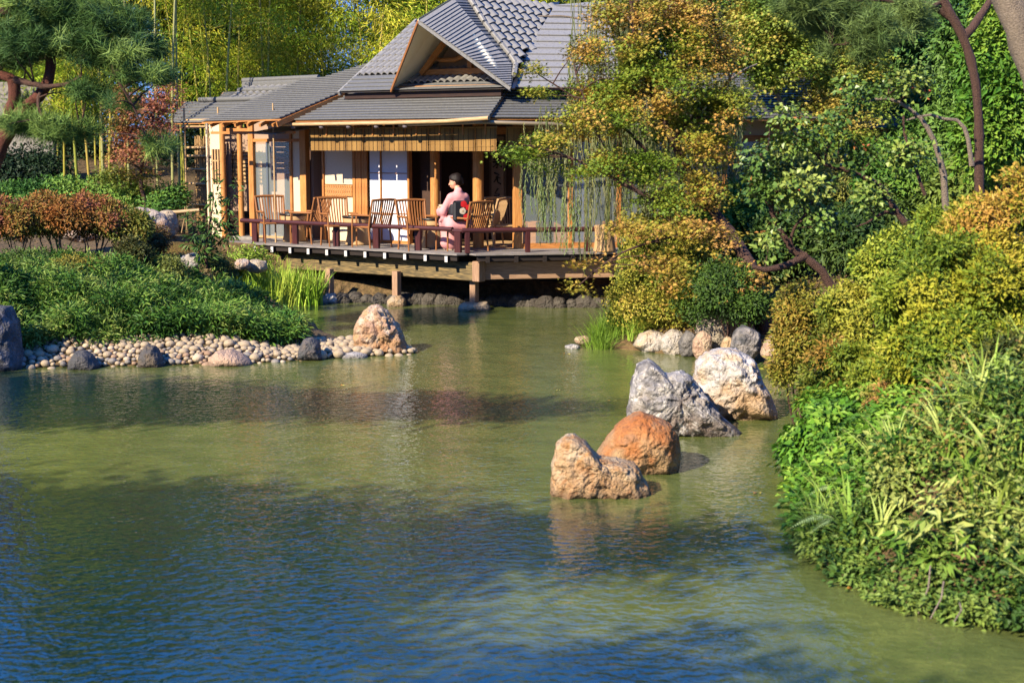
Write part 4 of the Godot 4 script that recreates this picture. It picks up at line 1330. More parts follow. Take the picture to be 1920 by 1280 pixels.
func woman() -> void:
	var B := Vector3(-0.95, 1.0, -25.72)       # on the seat of her chair
	var o := thing("person", "seated woman in a pink kimono with a red and black sash, holding a tea bowl", "person", B)
	var F := Vector3(-0.40, 0, -0.917)            # where the torso faces
	var R := Vector3(0.917, 0, -0.40)             # her right hand side, away from us
	var g := func(f: float, y: float, r: float) -> Vector3: return B + F * f + R * r + Vector3(0, y, 0)
	# skin: head, neck and hands in one mesh
	var H: Vector3 = g.call(0.075, 1.205, -0.015)
	var hf := Vector3(-0.97, -0.18, -0.16).normalized()      # the face looks left and a little down
	var hr := hf.cross(Vector3.UP).normalized()
	var hu := hr.cross(hf).normalized()
	var hp := func(f: float, u: float, r: float) -> Vector3: return H + hf * f + hu * u + hr * r
	var head := [
		[hp.call(-0.025, 0.035, 0), hp.call(0.005, 0.03, 0), 0.092, 0.088], [hp.call(0.03, -0.03, -0.02), hp.call(0.03, -0.03, 0.02), 0.062, 0.062],
		[hp.call(0.055, -0.085, 0), hp.call(0.052, -0.08, 0), 0.030, 0.034], [hp.call(0.03, -0.075, -0.03), hp.call(0.03, -0.075, 0.03), 0.034, 0.034],
		[hp.call(0.088, 0.005, 0), hp.call(0.112, -0.028, 0), 0.011, 0.014], [hp.call(0.09, -0.058, -0.012), hp.call(0.09, -0.058, 0.012), 0.010, 0.010], [hp.call(0.088, -0.070, -0.01), hp.call(0.088, -0.070, 0.01), 0.010, 0.010],
		[hp.call(-0.01, 0.0, -0.086), hp.call(-0.018, -0.03, -0.084), 0.017, 0.010], [hp.call(-0.01, 0.0, 0.086), hp.call(-0.018, -0.03, 0.084), 0.017, 0.010],
		[hp.call(-0.02, -0.07, 0), g.call(-0.02, 1.03, 0), 0.052, 0.055]]
	var mb := smooth_body(head, 0.0055, 0.018)
	var bowl_c: Vector3 = g.call(0.40, 0.755, -0.13)
	for s in [-1.0, 1.0]:
		var wrist: Vector3 = bowl_c + R * (0.10 * s) - F * 0.10 + Vector3(0, -0.05, 0)
		var palm: Vector3 = bowl_c + R * (0.075 * s) - F * 0.02 + Vector3(0, -0.015, 0)
		var hand := [[wrist - F * 0.06 + R * (0.03 * s), wrist, 0.026, 0.022], [wrist, palm, 0.022, 0.026]]
		for k in 4:
			var q := palm + Vector3(0, 0.018 - 0.016 * k, 0) + F * 0.02
			var q2: Vector3 = q + F * (0.035 - 0.004 * absf(k - 1.0)) - R * (0.004 * s)
			hand.append([q, q2, 0.0095, 0.009])
			hand.append([q2, q2 + F * 0.022 - R * (0.024 * s), 0.009, 0.0075])
		hand.append([palm - F * 0.015 + Vector3(0, 0.02, 0), palm + F * 0.012 + Vector3(0, 0.045, 0) - R * (0.012 * s), 0.011, 0.009])
		mb.add(smooth_body(hand, 0.005, 0.008), Transform3D())
	put("body", mb, M.skin, o)
	# face: eyes, brows, mouth
	for s in [-1.0, 1.0]:
		var e := MB.new()
		e.tube([hp.call(0.083, 0.012, s * 0.018), hp.call(0.085, 0.014, s * 0.032), hp.call(0.074, 0.011, s * 0.046)], [0.003, 0.0055, 0.003], 6)
		put("eye", e, M.ink, o)
		e = MB.new()
		e.tube([hp.call(0.090, 0.034, s * 0.016), hp.call(0.088, 0.039, s * 0.034), hp.call(0.076, 0.034, s * 0.05)], [0.0025, 0.0035, 0.002], 6)
		put("eyebrow", e, M.hair, o)
	var mo := MB.new()
	mo.tube([hp.call(0.093, -0.063, -0.02), hp.call(0.1, -0.064, 0), hp.call(0.093, -0.063, 0.02)], [0.004, 0.006, 0.004], 6)
	put("mouth", mo, mat(Color(0.62, 0.22, 0.2), 0.5), o)
	# hair swept up into a low bun
	var hair := smooth_body([
		[hp.call(-0.035, 0.055, 0), hp.call(-0.0, 0.06, 0), 0.102, 0.092], [hp.call(-0.05, 0.02, -0.03), hp.call(-0.05, 0.02, 0.03), 0.078, 0.078],
		[hp.call(0.055, 0.085, -0.02), hp.call(0.055, 0.085, 0.02), 0.034, 0.034], [hp.call(-0.105, 0.0, 0), hp.call(-0.11, -0.03, 0), 0.052, 0.045],
		[hp.call(-0.02, 0.03, -0.085), hp.call(0.03, 0.06, -0.07), 0.02, 0.022], [hp.call(-0.02, 0.03, 0.085), hp.call(0.03, 0.06, 0.07), 0.02, 0.022], [hp.call(-0.065, -0.045, -0.02), hp.call(-0.065, -0.045, 0.02), 0.035, 0.035]], 0.0065, 0.02)
	put("hair", hair, M.hair, o)
	# kimono: torso, sloping shoulders, sleeves, lap and skirt
	var kim := [
		[g.call(-0.02, 0.50, 0), g.call(-0.01, 0.72, 0), 0.14, 0.115], [g.call(-0.01, 0.72, -0.05), g.call(-0.02, 0.92, -0.05), 0.10, 0.10], [g.call(-0.01, 0.72, 0.05), g.call(-0.02, 0.92, 0.05), 0.10, 0.10],
		[g.call(-0.02, 0.955, -0.11), g.call(-0.02, 0.955, 0.11), 0.068, 0.068], [g.call(-0.035, 0.99, 0), g.call(-0.045, 1.05, 0), 0.082, 0.068],
		[g.call(0.0, 0.49, -0.1), g.call(0.42, 0.475, -0.08), 0.15, 0.105], [g.call(0.0, 0.49, 0.1), g.call(0.42, 0.475, 0.08), 0.15, 0.105],
		[g.call(0.42, 0.47, -0.08), g.call(0.34, 0.13, -0.07), 0.105, 0.09], [g.call(0.42, 0.47, 0.08), g.call(0.34, 0.13, 0.07), 0.105, 0.09], [g.call(0.33, 0.13, -0.1), g.call(0.33, 0.13, 0.1), 0.10, 0.10], [g.call(0.42, 0.30, -0.05), g.call(0.40, 0.13, 0.02), 0.06, 0.07],
		[g.call(0.36, 0.46, 0), g.call(0.35, 0.12, 0), 0.155, 0.15], [g.call(0.1, 0.47, 0), g.call(0.38, 0.46, 0), 0.14, 0.12],
		[g.call(-0.08, 0.44, -0.15), g.call(-0.08, 0.44, 0.15), 0.11, 0.11]]
	for s in [-1.0, 1.0]:
		var el: Vector3 = g.call(0.10, 0.70, 0.235 * s)
		var wr: Vector3 = bowl_c + R * (0.115 * s) - F * 0.13 + Vector3(0, -0.06, 0)
		kim.append([g.call(-0.01, 0.93, 0.145 * s), el, 0.066, 0.062])
		kim.append([el, wr, 0.068, 0.052])
		kim.append([el + Vector3(0, -0.04, 0), wr + Vector3(0, -0.06, 0), 0.05, 0.035])
		kim.append([el + Vector3(0, -0.12, 0), wr + Vector3(0, -0.17, 0) - F * 0.05, 0.035, 0.028])
	put("kimono", smooth_body(kim, 0.013, 0.045), M.kimono, o)
	var col := smooth_body([[g.call(-0.055, 1.06, 0), g.call(-0.05, 1.065, 0), 0.052, 0.052], [g.call(-0.0, 1.06, -0.05), g.call(0.06, 0.99, -0.02), 0.016, 0.016], [g.call(-0.0, 1.06, 0.05), g.call(0.06, 0.99, 0.02), 0.016, 0.016]], 0.008, 0.02)
	put("collar", col, M.kimono, o)
	# sash and its drum knot on the back
	var sash := smooth_body([[g.call(0.0, 0.67, -0.045), g.call(0.0, 0.80, -0.045), 0.122, 0.118], [g.call(0.0, 0.67, 0.045), g.call(0.0, 0.80, 0.045), 0.122, 0.118]], 0.013, 0.04)
	put("sash", sash, M.obi, o)
	var kb := Basis(R, Vector3.UP, -F.normalized())
	kb = Basis(R.normalized(), Vector3.UP, R.normalized().cross(Vector3.UP))
	var kn := MB.new()
	kn.box(g.call(-0.185, 0.71, -0.01), kb, Vector3(0.30, 0.36, 0.10), 0.045)
	var knot := put("sash_knot", kn, M.obi, o)
	var bk := (-F).normalized()
	var disc := func(y: float, r: float, rad: float, m: Material, lift: float, called: String) -> void:
		var d := MB.new()
		var c: Vector3 = g.call(-0.185, y, r) + bk * (0.051 + lift)
		for i in 14:
			var a := TAU * i / 14
			var b := TAU * (i + 1) / 14
			var wob := rad * (0.93 + 0.07 * cos(a * 5.0))
			var wob2 := rad * (0.93 + 0.07 * cos(b * 5.0))
			var pa := c + R.normalized() * (cos(a) * wob) + Vector3(0, sin(a) * wob, 0)
			var pb := c + R.normalized() * (cos(b) * wob2) + Vector3(0, sin(b) * wob2, 0)
			d.tri(c + bk * 0.003, pb, pa)
			d.tri(pa, pb, pb - bk * 0.01)
			d.tri(pa, pb - bk * 0.01, pa - bk * 0.01)
		put(called, d, m, knot)
	disc.call(0.83, 0.02, 0.062, M.red, 0.002, "red_flower")
	disc.call(0.77, 0.105, 0.055, M.red, 0.004, "red_flower")
	disc.call(0.60, 0.075, 0.07, M.red, 0.003, "red_flower")
	disc.call(0.71, 0.0, 0.062, M.cream, 0.007, "cream_flower")
	disc.call(0.71, 0.0, 0.012, M.chair, 0.011, "flower_centre")
	# white socks and sandals
	for s in [-1.0, 1.0]:
		var a: Vector3 = g.call(0.34, 0.045, 0.055 * s)
		put("sock", smooth_body([[a - F * 0.06, a + F * 0.10 - Vector3(0, 0.01, 0), 0.036, 0.03], [a - F * 0.05, a - F * 0.05 + Vector3(0, 0.09, 0), 0.036, 0.035]], 0.009, 0.02), M.white_cloth, o)
		var sd := MB.new()
		sd.box(a + F * 0.02 - Vector3(0, 0.038, 0), Basis(R.normalized(), Vector3.UP, R.normalized().cross(Vector3.UP)), Vector3(0.08, 0.016, 0.25), 0.006)
		put("sandal", sd, M.cream, o)
	# the bowl in her hands
	var bw := MB.new()
	bw.lathe(bowl_c + Vector3(0, -0.04, 0), [[0.0, 0.0], [0.03, 0.0], [0.032, 0.01], [0.052, 0.022], [0.066, 0.055], [0.07, 0.085], [0.066, 0.085], [0.06, 0.055], [0.045, 0.03], [0.0, 0.022]], 24)
	single("tea_bowl", bw, M.cream, "cream tea bowl held by the woman in the pink kimono", "bowl", bowl_c + Vector3(0, -0.04, 0))

# ---------------------------------------------------------------- plants
func cluster(n: int, ext: Vector3, l: float, w: float, up_bias: float, droop: float, sd: int, shade := 0.12) -> Mesh:   # leaves scattered through a small flattened ball
	var r := RandomNumberGenerator.new()
	r.seed = sd
	var mb := MB.new()
	for i in n:
		var p := Vector3(r.randfn(), r.randfn(), r.randfn()).normalized() * pow(r.randf(), 0.5)
		p = p * ext
		var d := Vector3(p.x, p.y * 0.5, p.z).normalized() + Vector3(r.randf_range(-0.7, 0.7), r.randf_range(-0.4, 0.4) - droop, r.randf_range(-0.7, 0.7))
		d = d.normalized()
		var m := (Vector3.UP * up_bias + Vector3(r.randf_range(-1, 1), r.randf_range(-0.3, 1), r.randf_range(-1, 1))).normalized()
		m = (m - d * m.dot(d)).normalized()
		var k := r.randf_range(1.0 - shade, 1.0 + shade)
		mb.col = Color(k * r.randf_range(0.92, 1.08), k, k * r.randf_range(0.85, 1.15))
		mb.leaf(p, d, m, l * r.randf_range(0.7, 1.2), w * r.randf_range(0.8, 1.15), 0.18)
	return mb.mesh()

func star_cluster(n: int, ext: Vector3, size: float, sd: int) -> Mesh:   # five-lobed maple leaves in flat layers
	var r := RandomNumberGenerator.new()
	r.seed = sd
	var mb := MB.new()
	for i in n:
		var p := Vector3(r.randfn(), r.randfn() , r.randfn()).normalized() * pow(r.randf(), 0.5) * ext
		var m := (Vector3.UP * 1.1 + Vector3(r.randf_range(-1, 1), 0, r.randf_range(-1, 1)) * 0.9).normalized()
		var d := Vector3(p.x + r.randf_range(-0.1, 0.1), -0.05, p.z + r.randf_range(-0.1, 0.1)).normalized()
		d = (d - m * d.dot(m)).normalized()
		var s := d.cross(m)
		var k := r.randf_range(0.85, 1.15)
		mb.col = Color(k * r.randf_range(0.9, 1.12), k, k)
		var q := size * r.randf_range(0.75, 1.2)
		for a in [-1.35, -0.68, 0.0, 0.68, 1.35]:
			var e: Vector3 = d * cos(a) + s * sin(a)
			var ln := q * (0.62 if absf(a) > 1.0 else (0.85 if absf(a) > 0.3 else 1.0))
			var sd2: Vector3 = e.cross(m) * q * 0.14
			mb.tri(p - e * q * 0.05 + sd2, p + e * ln - m * q * 0.12, p - e * q * 0.05 - sd2)
	return mb.mesh()

func needle_tuft(n: int, l: float, sd: int) -> Mesh:
	var r := RandomNumberGenerator.new()
	r.seed = sd
	var mb := MB.new()
	for i in n:
		var p := Vector3(r.randf_range(-0.03, 0.03), r.randf_range(-0.1, 0.08), r.randf_range(-0.03, 0.03))
		var d := Vector3(r.randfn(), r.randf_range(0.1, 1.3), r.randfn()).normalized()
		var s := d.cross(Vector3(r.randfn(), r.randfn(), r.randfn())).normalized() * 0.0032
		var k := r.randf_range(0.75, 1.2)
		mb.col = Color(k, k, k)
		mb.tri(p - s, p + s, p + d * l * r.randf_range(0.75, 1.1) - Vector3(0, l * 0.08, 0))
	return mb.mesh()

func strand(sd: int) -> Mesh:   # a hanging willow twig, one metre long
	var r := RandomNumberGenerator.new()
	r.seed = sd
	var mb := MB.new()
	var pts := []
	var rr := []
	for i in 7:
		pts.append(Vector3(sin(i * 1.1 + sd) * 0.02 + i * 0.012, -i / 6.0, cos(i * 0.9 + sd) * 0.02))
		rr.append(0.004)
	mb.col = Color(0.9, 0.8, 0.6)
	mb.tube(pts, rr, 3, false)
	for i in 34:
		var t := i / 34.0
		var p: Vector3 = pts[int(t * 6)].lerp(pts[mini(6, int(t * 6) + 1)], fmod(t * 6, 1.0))
		var a := r.randf() * TAU
		var d := Vector3(cos(a) * 0.5, -1.0, sin(a) * 0.5).normalized()
		var k := r.randf_range(0.8, 1.25)
		mb.col = Color(k, k, k)
		mb.leaf(p, d, Vector3(cos(a), 0.3, sin(a)).normalized(), 0.085 * r.randf_range(0.7, 1.2), 0.014, 0.1)
	return mb.mesh()

func blades(n: int, spread: float, h: float, w: float, bend: float, sd: int) -> Mesh:   # a tuft of upright or arching blades
	var r := RandomNumberGenerator.new()
	r.seed = sd
	var mb := MB.new()
	for i in n:
		var a := r.randf() * TAU
		var p := Vector3(cos(a), 0, sin(a)) * spread * sqrt(r.randf())
		var o := Vector3(cos(a + r.randf_range(-0.8, 0.8)), 0, sin(a + r.randf_range(-0.8, 0.8)))
		var hh := h * r.randf_range(0.6, 1.1)
		var s := o.cross(Vector3.UP).rotated(Vector3.UP, r.randf_range(-1, 1)) * w * 0.5
		var bd := bend * r.randf_range(0.3, 1.4)
		var k := r.randf_range(0.75, 1.2)
		mb.col = Color(k * r.randf_range(0.9, 1.15), k, k)
		var last := p
		var lw := 1.0
		for q in 4:
			var t := (q + 1) / 4.0
			var nx := p + Vector3(0, hh * (t - bd * 0.35 * t * t), 0) + o * (hh * bd * t * t)
			var nw := 1.0 - t * t
			if q < 3:
				mb.tri(last - s * lw, last + s * lw, nx + s * nw)
				mb.tri(last - s * lw, nx + s * nw, nx - s * nw)
			else:
				mb.tri(last - s * lw, last + s * lw, nx)
			last = nx
			lw = nw
	return mb.mesh()

func frond(sd: int) -> Mesh:   # an arching fern frond one metre long
	var mb := MB.new()
	var r := RandomNumberGenerator.new()
	r.seed = sd
	for i in 30:
		var t := i / 30.0
		var p := Vector3(0, 0.75 * t - 0.75 * t * t, t)
		var d := Vector3(0, 0.75 - 1.5 * t, 1).normalized()
		var l := 0.19 * sin(PI * pow(t, 0.7) * 0.96 + 0.12)
		for s in [-1.0, 1.0]:
			var k := r.randf_range(0.85, 1.15)
			mb.col = Color(k, k, k)
			mb.leaf(p, (Vector3(s, -0.1, 0) + d * 0.35).normalized(), Vector3.UP, l, 0.034, 0.1, 0.3)
	return mb.mesh()

func fill(blobs: Array, n: int, gap: float, freq: float, sd: int, shell := 0.45) -> Array:   # points through a set of soft balls [px, py, distance, rx px, ry px, depth m], each with its outward direction
	var r := RandomNumberGenerator.new()
	r.seed = sd
	var f := FastNoiseLite.new()
	f.seed = sd
	f.frequency = freq
	f.fractal_octaves = 3
	var balls := []
	var total := 0.0
	for b in blobs:
		var c: Vector3 = b[0] if b[0] is Vector3 else at(b[0], b[1], b[2])
		var k: float = 1.0 if b[0] is Vector3 else b[2] / 2750.0
		var rad: Vector3 = b[1] if b[0] is Vector3 else Vector3(b[3] * k, b[4] * k, b[5] if b.size() > 5 else b[3] * k)
		total += pow(rad.x * rad.y * rad.z, 0.75)
		balls.append([c, rad, total])
	var out := []
	var tries := 0
	while out.size() < n and tries < n * 12:
		tries += 1
		var w := r.randf() * total
		var b = balls[0]
		for q in balls:
			if w <= q[2]:
				b = q
				break
		var d := Vector3(r.randfn(), r.randfn(), r.randfn()).normalized()
		var p: Vector3 = b[0] + d * b[1] * pow(r.randf(), shell)
		if f.get_noise_3dv(p) < gap: continue
		out.append([p, d, f.get_noise_3dv(p * 0.6 + Vector3(50, 0, 0))])
	return out

func leaves(parent: Node, called: String, meshes: Array, m: Material, pts: Array, pal: Array, size: Vector2, sd: int, tilt := 0.5, hue := 1.6, ybias := 0.0) -> void:   # pal: base colours (linear) mixed by clump
	var r := RandomNumberGenerator.new()
	r.seed = sd
	var lo := 1e9
	var hi := -1e9
	for p in pts:
		lo = minf(lo, p[0].y)
		hi = maxf(hi, p[0].y)
	for k in meshes.size():
		var xs := []
		var cs := []
		for i in range(k, pts.size(), meshes.size()):
			var p = pts[i]
			var y: Vector3 = (Vector3.UP * (1.0 - tilt) + p[1] * tilt + Vector3(r.randf_range(-0.25, 0.25), 0, r.randf_range(-0.25, 0.25))).normalized()
			var x: Vector3 = y.cross(Vector3(0, 0, 1)).normalized()
			if x.length() < 0.5: x = Vector3.RIGHT
			var b := Basis(x, y, x.cross(y)) * Basis(Vector3.UP, r.randf() * TAU)
			xs.append(Transform3D(b.scaled_local(Vector3.ONE * r.randf_range(size.x, size.y)), p[0]))
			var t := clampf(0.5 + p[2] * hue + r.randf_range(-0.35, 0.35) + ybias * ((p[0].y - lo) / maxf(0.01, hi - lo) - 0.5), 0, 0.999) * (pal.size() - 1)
			var c: Color = pal[int(t)].lerp(pal[mini(int(t) + 1, pal.size() - 1)], fmod(t, 1.0))
			cs.append(c * r.randf_range(0.85, 1.15))
		many(called, meshes[k], m, xs, cs, parent)

func limb(parent: Node, called: String, pts: Array, r0: float, r1: float, m: Material, sd := 1, sides := 8, wob := 0.35) -> Array:   # a crooked tapering branch through the points; returns the finer path
	var r := RandomNumberGenerator.new()
	r.seed = sd
	var cu := Curve3D.new()
	for i in pts.size():
		var t: Vector3 = (pts[mini(i + 1, pts.size() - 1)] - pts[maxi(i - 1, 0)]) / 6.0
		cu.add_point(pts[i], -t, t)
	var n := maxi(4, int(cu.get_baked_length() / 0.12))
	n = mini(n, 40)
	var path := []
	var rr := []
	for i in n + 1:
		var t := float(i) / n
		var q := cu.sample_baked(cu.get_baked_length() * t)
		var rad := lerpf(r0, r1, t)
		path.append(q + Vector3(r.randf_range(-1, 1), r.randf_range(-1, 1), r.randf_range(-1, 1)) * rad * wob)
		rr.append(rad * r.randf_range(0.9, 1.12))
	var mb := MB.new()
	mb.tube(path, rr, sides, true, 0.08, sd)
	put(called, mb, m, parent)
	return path

func twigs(parent: Node, trunk: Array, targets: Array, n: int, m: Material, rad: float, sd: int) -> void:   # thin branches from the trunk out to points of the crown, joined into one part
	var r := RandomNumberGenerator.new()
	r.seed = sd
	var mb := MB.new()
	for i in n:
		var e: Vector3 = targets[r.randi() % targets.size()][0]
		var best: Vector3 = trunk[0]
		var bd := 1e9
		for q in trunk:
			var d: float = q.distance_to(e) + (0.8 if q.y > e.y else 0.0)
			if d < bd:
				bd = d
				best = q
		var mid := best.lerp(e, 0.5) + Vector3(r.randf_range(-0.1, 0.1), r.randf_range(0.0, 0.16), r.randf_range(-0.1, 0.1)) * bd
		mb.tube([best, best.lerp(mid, 0.55) + Vector3(0, 0.03 * bd, 0), mid, mid.lerp(e, 0.6), e], [rad, rad * 0.8, rad * 0.6, rad * 0.4, rad * 0.15], 5, false)
	var o := put("branches", mb, m, parent)
	o.set_meta("kind", "stuff")

func tree(called: String, label: String, category: String, base: Vector3, group := "", kind := "") -> Node3D:
	return thing(called, label, category, base, group, kind)

var L := {}

func leaf_shapes() -> void:
	L.bamboo = [cluster(26, Vector3(0.34, 0.2, 0.34), 0.115, 0.018, 0.5, 0.6, 1), cluster(26, Vector3(0.38, 0.17, 0.32), 0.11, 0.019, 0.5, 0.5, 2), cluster(24, Vector3(0.30, 0.24, 0.30), 0.12, 0.018, 0.4, 0.8, 3)]
	L.broad = [cluster(22, Vector3(0.26, 0.2, 0.26), 0.095, 0.05, 0.9, 0.25, 4), cluster(22, Vector3(0.28, 0.18, 0.26), 0.09, 0.048, 0.9, 0.2, 5)]
	L.tiny = [cluster(40, Vector3(0.16, 0.12, 0.16), 0.042, 0.022, 0.8, 0.0, 6), cluster(40, Vector3(0.15, 0.13, 0.16), 0.045, 0.02, 0.7, 0.0, 7)]
	L.round = [cluster(18, Vector3(0.17, 0.10, 0.17), 0.068, 0.052, 1.2, 0.05, 8), cluster(16, Vector3(0.16, 0.11, 0.16), 0.07, 0.055, 1.0, 0.1, 9)]
	L.azalea = [cluster(26, Vector3(0.11, 0.08, 0.11), 0.05, 0.022, 0.7, -0.2, 10), cluster(26, Vector3(0.12, 0.07, 0.11), 0.052, 0.023, 0.8, -0.2, 11)]
	L.star = [star_cluster(20, Vector3(0.26, 0.07, 0.26), 0.047, 12), star_cluster(20, Vector3(0.26, 0.08, 0.30), 0.046, 13), star_cluster(18, Vector3(0.30, 0.06, 0.24), 0.05, 14)]
	L.cover = [cluster(30, Vector3(0.15, 0.08, 0.15), 0.085, 0.019, 0.7, -0.1, 15), cluster(30, Vector3(0.14, 0.09, 0.15), 0.08, 0.02, 0.8, 0.0, 16)]
	L.long = [cluster(14, Vector3(0.14, 0.12, 0.14), 0.13, 0.042, 0.8, 0.35, 17), cluster(12, Vector3(0.13, 0.13, 0.13), 0.14, 0.044, 0.8, 0.4, 18)]
	L.palm = [cluster(20, Vector3(0.12, 0.05, 0.12), 0.062, 0.034, 1.6, 0.05, 19), cluster(20, Vector3(0.12, 0.06, 0.12), 0.058, 0.036, 1.5, 0.05, 20)]
	L.needle = [needle_tuft(64, 0.15, 21), needle_tuft(64, 0.14, 22), needle_tuft(64, 0.16, 23)]
	L.strand = [strand(24), strand(25), strand(26)]
	L.iris = [blades(14, 0.09, 0.72, 0.026, 0.22, 27), blades(14, 0.1, 0.8, 0.024, 0.3, 28)]
	L.grass = [blades(46, 0.10, 0.42, 0.008, 0.75, 29), blades(46, 0.11, 0.46, 0.008, 0.6, 30)]
	L.sedge = [blades(16, 0.05, 0.30, 0.016, 1.0, 31), blades(14, 0.06, 0.34, 0.018, 0.9, 32)]
	L.frond = [frond(33)]

func on_land(poly: Array, n: int, lift: float, jit: float, sd: int, gap := -1.0, floor_y := -9.0) -> Array:   # points over a patch of ground, given by its corners in plan
	var r := RandomNumberGenerator.new()
	r.seed = sd
	var pv := PackedVector2Array(poly)
	var lo := Vector2.ONE * 1e9
	var hi := -lo
	for p in pv:
		lo = lo.min(p)
		hi = hi.max(p)
	var f := FastNoiseLite.new()
	f.seed = sd
	f.frequency = 0.9
	f.fractal_octaves = 3
	var out := []
	var tries := 0
	while out.size() < n and tries < n * 20:
		tries += 1
		var p := Vector2(r.randf_range(lo.x, hi.x), r.randf_range(lo.y, hi.y))
		if not Geometry2D.is_point_in_polygon(p, pv): continue
		var q := f.get_noise_2dv(p)
		if q < gap: continue
		out.append([Vector3(p.x, maxf(floor_y, land(p.x, p.y)) + lift + r.randf_range(0, jit) + q * jit, p.y), Vector3(r.randf_range(-0.5, 0.3), 1, r.randf_range(-0.2, 0.6)).normalized(), f.get_noise_2dv(p * 1.7 + Vector2(40, 0))])
	return out

func bamboos() -> void:
	var pal := [Color(0.13, 0.22, 0.014), Color(0.26, 0.35, 0.022), Color(0.40, 0.43, 0.03), Color(0.48, 0.44, 0.045)]
	var protos := []
	for k in 5:
		var r := RandomNumberGenerator.new()
		r.seed = 500 + k
		var o := thing("bamboo", "tall yellow-green bamboo of the grove behind the tea house and garden", "bamboo", Vector3.ZERO, "bamboos of the grove")
		var hgt := r.randf_range(7.6, 9.4)
		var lean := Vector3(r.randf_range(-0.4, 0.4), 0, r.randf_range(0.0, 0.6))
		var mb := MB.new()
		var pts := []
		var rr := []
		var n := 40
		for i in n + 1:
			var t := float(i) / n
			pts.append(Vector3(0, hgt * t, 0) + lean * t * t * 2.0)
			rr.append(lerpf(0.034, 0.008, t))
			pts.append(pts[-1] + Vector3(0, 0.02, 0))
			rr.append(lerpf(0.04, 0.01, t))
			pts.append(pts[-1] + Vector3(0, 0.02, 0))
			rr.append(lerpf(0.034, 0.008, t))
		mb.col = [Color(0.28, 0.24, 0.03), Color(0.20, 0.22, 0.03), Color(0.34, 0.25, 0.05), Color(0.25, 0.25, 0.09), Color(0.30, 0.27, 0.04)][k]
		mb.tube(pts, rr, 7, false)
		put("culm", mb, M.culm, o, true)
		var sp := []
		var bm := MB.new()
		bm.col = Color(0.25, 0.22, 0.04)
		for i in [40, 40, 36, 9, 17][k]:
			var t := r.randf_range([0.2, 0.2, 0.3, 0.6, 0.48][k], 1.0) if k != 3 else r.randf_range(0.62, 1.0)
			var p := Vector3(0, hgt * t, 0) + lean * t * t * 2.0
			var a := r.randf() * TAU
			var ln := r.randf_range(0.6, 1.9) * (1.15 - t * 0.6)
			var d := Vector3(cos(a), r.randf_range(0.15, 0.7), sin(a)).normalized()
			var q := p + d * ln
			bm.tube([p, p + d * ln * 0.5, q - Vector3(0, 0.12 * ln, 0)], [0.009, 0.006, 0.003], 4, false)
			for j in 8:
				var e := r.randf_range(0.25, 1.08)
				sp.append([p + d * ln * e + Vector3(r.randf_range(-0.17, 0.17), r.randf_range(-0.2, 0.08), r.randf_range(-0.17, 0.17)), Vector3(d.x, 0.8, d.z).normalized(), nz.get_noise_3dv(Vector3(k * 9, p.y * 40.0, a * 20.0))])
		put("twigs", bm, M.culm, o, true).set_meta("kind", "stuff")
		leaves(o, "foliage", L.bamboo, M.leaf, sp, pal, Vector2(0.9, 1.5), 510 + k, 0.3, 1.3, 0.2)
		protos.append(o)
	var spots := []
	# culms that stand out at the left and behind the roofs
	for q in [[120, 372, 33], [146, 380, 32.5], [170, 392, 32], [192, 388, 32.2], [205, 390, 31.8], [243, 392, 31.5], [297, 398, 31], [325, 400, 31.5], [336, 330, 34.5], [346, 330, 36], [398, 330, 35.5], [420, 330, 34.5], [446, 330, 37], [385, 330, 36.5], [505, 330, 36], [616, 330, 37], [690, 330, 38], [560, 330, 37], [655, 330, 39]]:
		var p := at(q[0], q[1], q[2])
		spots.append(Vector2(p.x, p.z))
	var r := RandomNumberGenerator.new()
	r.seed = 77
	while spots.size() < 66:
		var p := Vector2(r.randf_range(-14.5, 1.5), r.randf_range(-44, -34.5))
		if p.x < -7.5 and p.y > -36.5: continue
		var ok := true
		for s in spots:
			if s.distance_to(p) < 0.55: ok = false
		if ok: spots.append(p)
	for i in spots.size():
		var o: Node3D = protos[i] if i < 5 else copy_of(protos[3 if i < 9 else (4 if i < 19 else (i % 5) if i % 5 != 3 or i % 2 == 0 else 1)], "tall yellow-green bamboo of the grove behind the tea house and garden", Vector3.ZERO, 0)
		o.position = Vector3(spots[i].x, land(spots[i].x, spots[i].y) - 0.05, spots[i].y)
		o.rotation.y = r.randf() * TAU
		o.rotation.z = r.randf_range(-0.05, 0.05)
		o.scale = Vector3.ONE * r.randf_range(0.88, 1.12)

func backdrop_trees() -> void:
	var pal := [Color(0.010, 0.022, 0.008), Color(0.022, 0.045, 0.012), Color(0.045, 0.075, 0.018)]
	var proto: Node3D
	var r := RandomNumberGenerator.new()
	r.seed = 88
	for i in 15:
		var x := -24.0 + i * 3.4 + r.randf_range(-0.8, 0.8)
		var z := -50.0 + r.randf_range(-3, 2)
		var p := Vector3(x, land(x, z), z)
		if i % 5 == 0:
			proto = tree("evergreen_tree", "dark evergreen tree seen between the bamboo culms behind the garden", "tree", p, "dark evergreens behind the grove")
			limb(proto, "trunk", [p, p + Vector3(0.2, 3, 0), p + Vector3(-0.1, 7.5, 0.1)], 0.22, 0.06, M.bark, i)
			var blobs := []
			for k in 17: blobs.append([p + Vector3(r.randf_range(-1.6, 1.6), r.randf_range(0.3, 9.0), r.randf_range(-1.2, 1.2)), Vector3(2.1, 1.3, 1.6)])
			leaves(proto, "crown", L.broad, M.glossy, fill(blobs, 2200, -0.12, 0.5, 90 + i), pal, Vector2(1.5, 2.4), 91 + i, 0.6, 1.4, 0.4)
		else:
			var c: Node3D = copy_of(proto, "dark evergreen tree seen between the bamboo culms behind the garden", p, r.randf() * TAU)
			c.scale = Vector3.ONE * r.randf_range(0.85, 1.2)

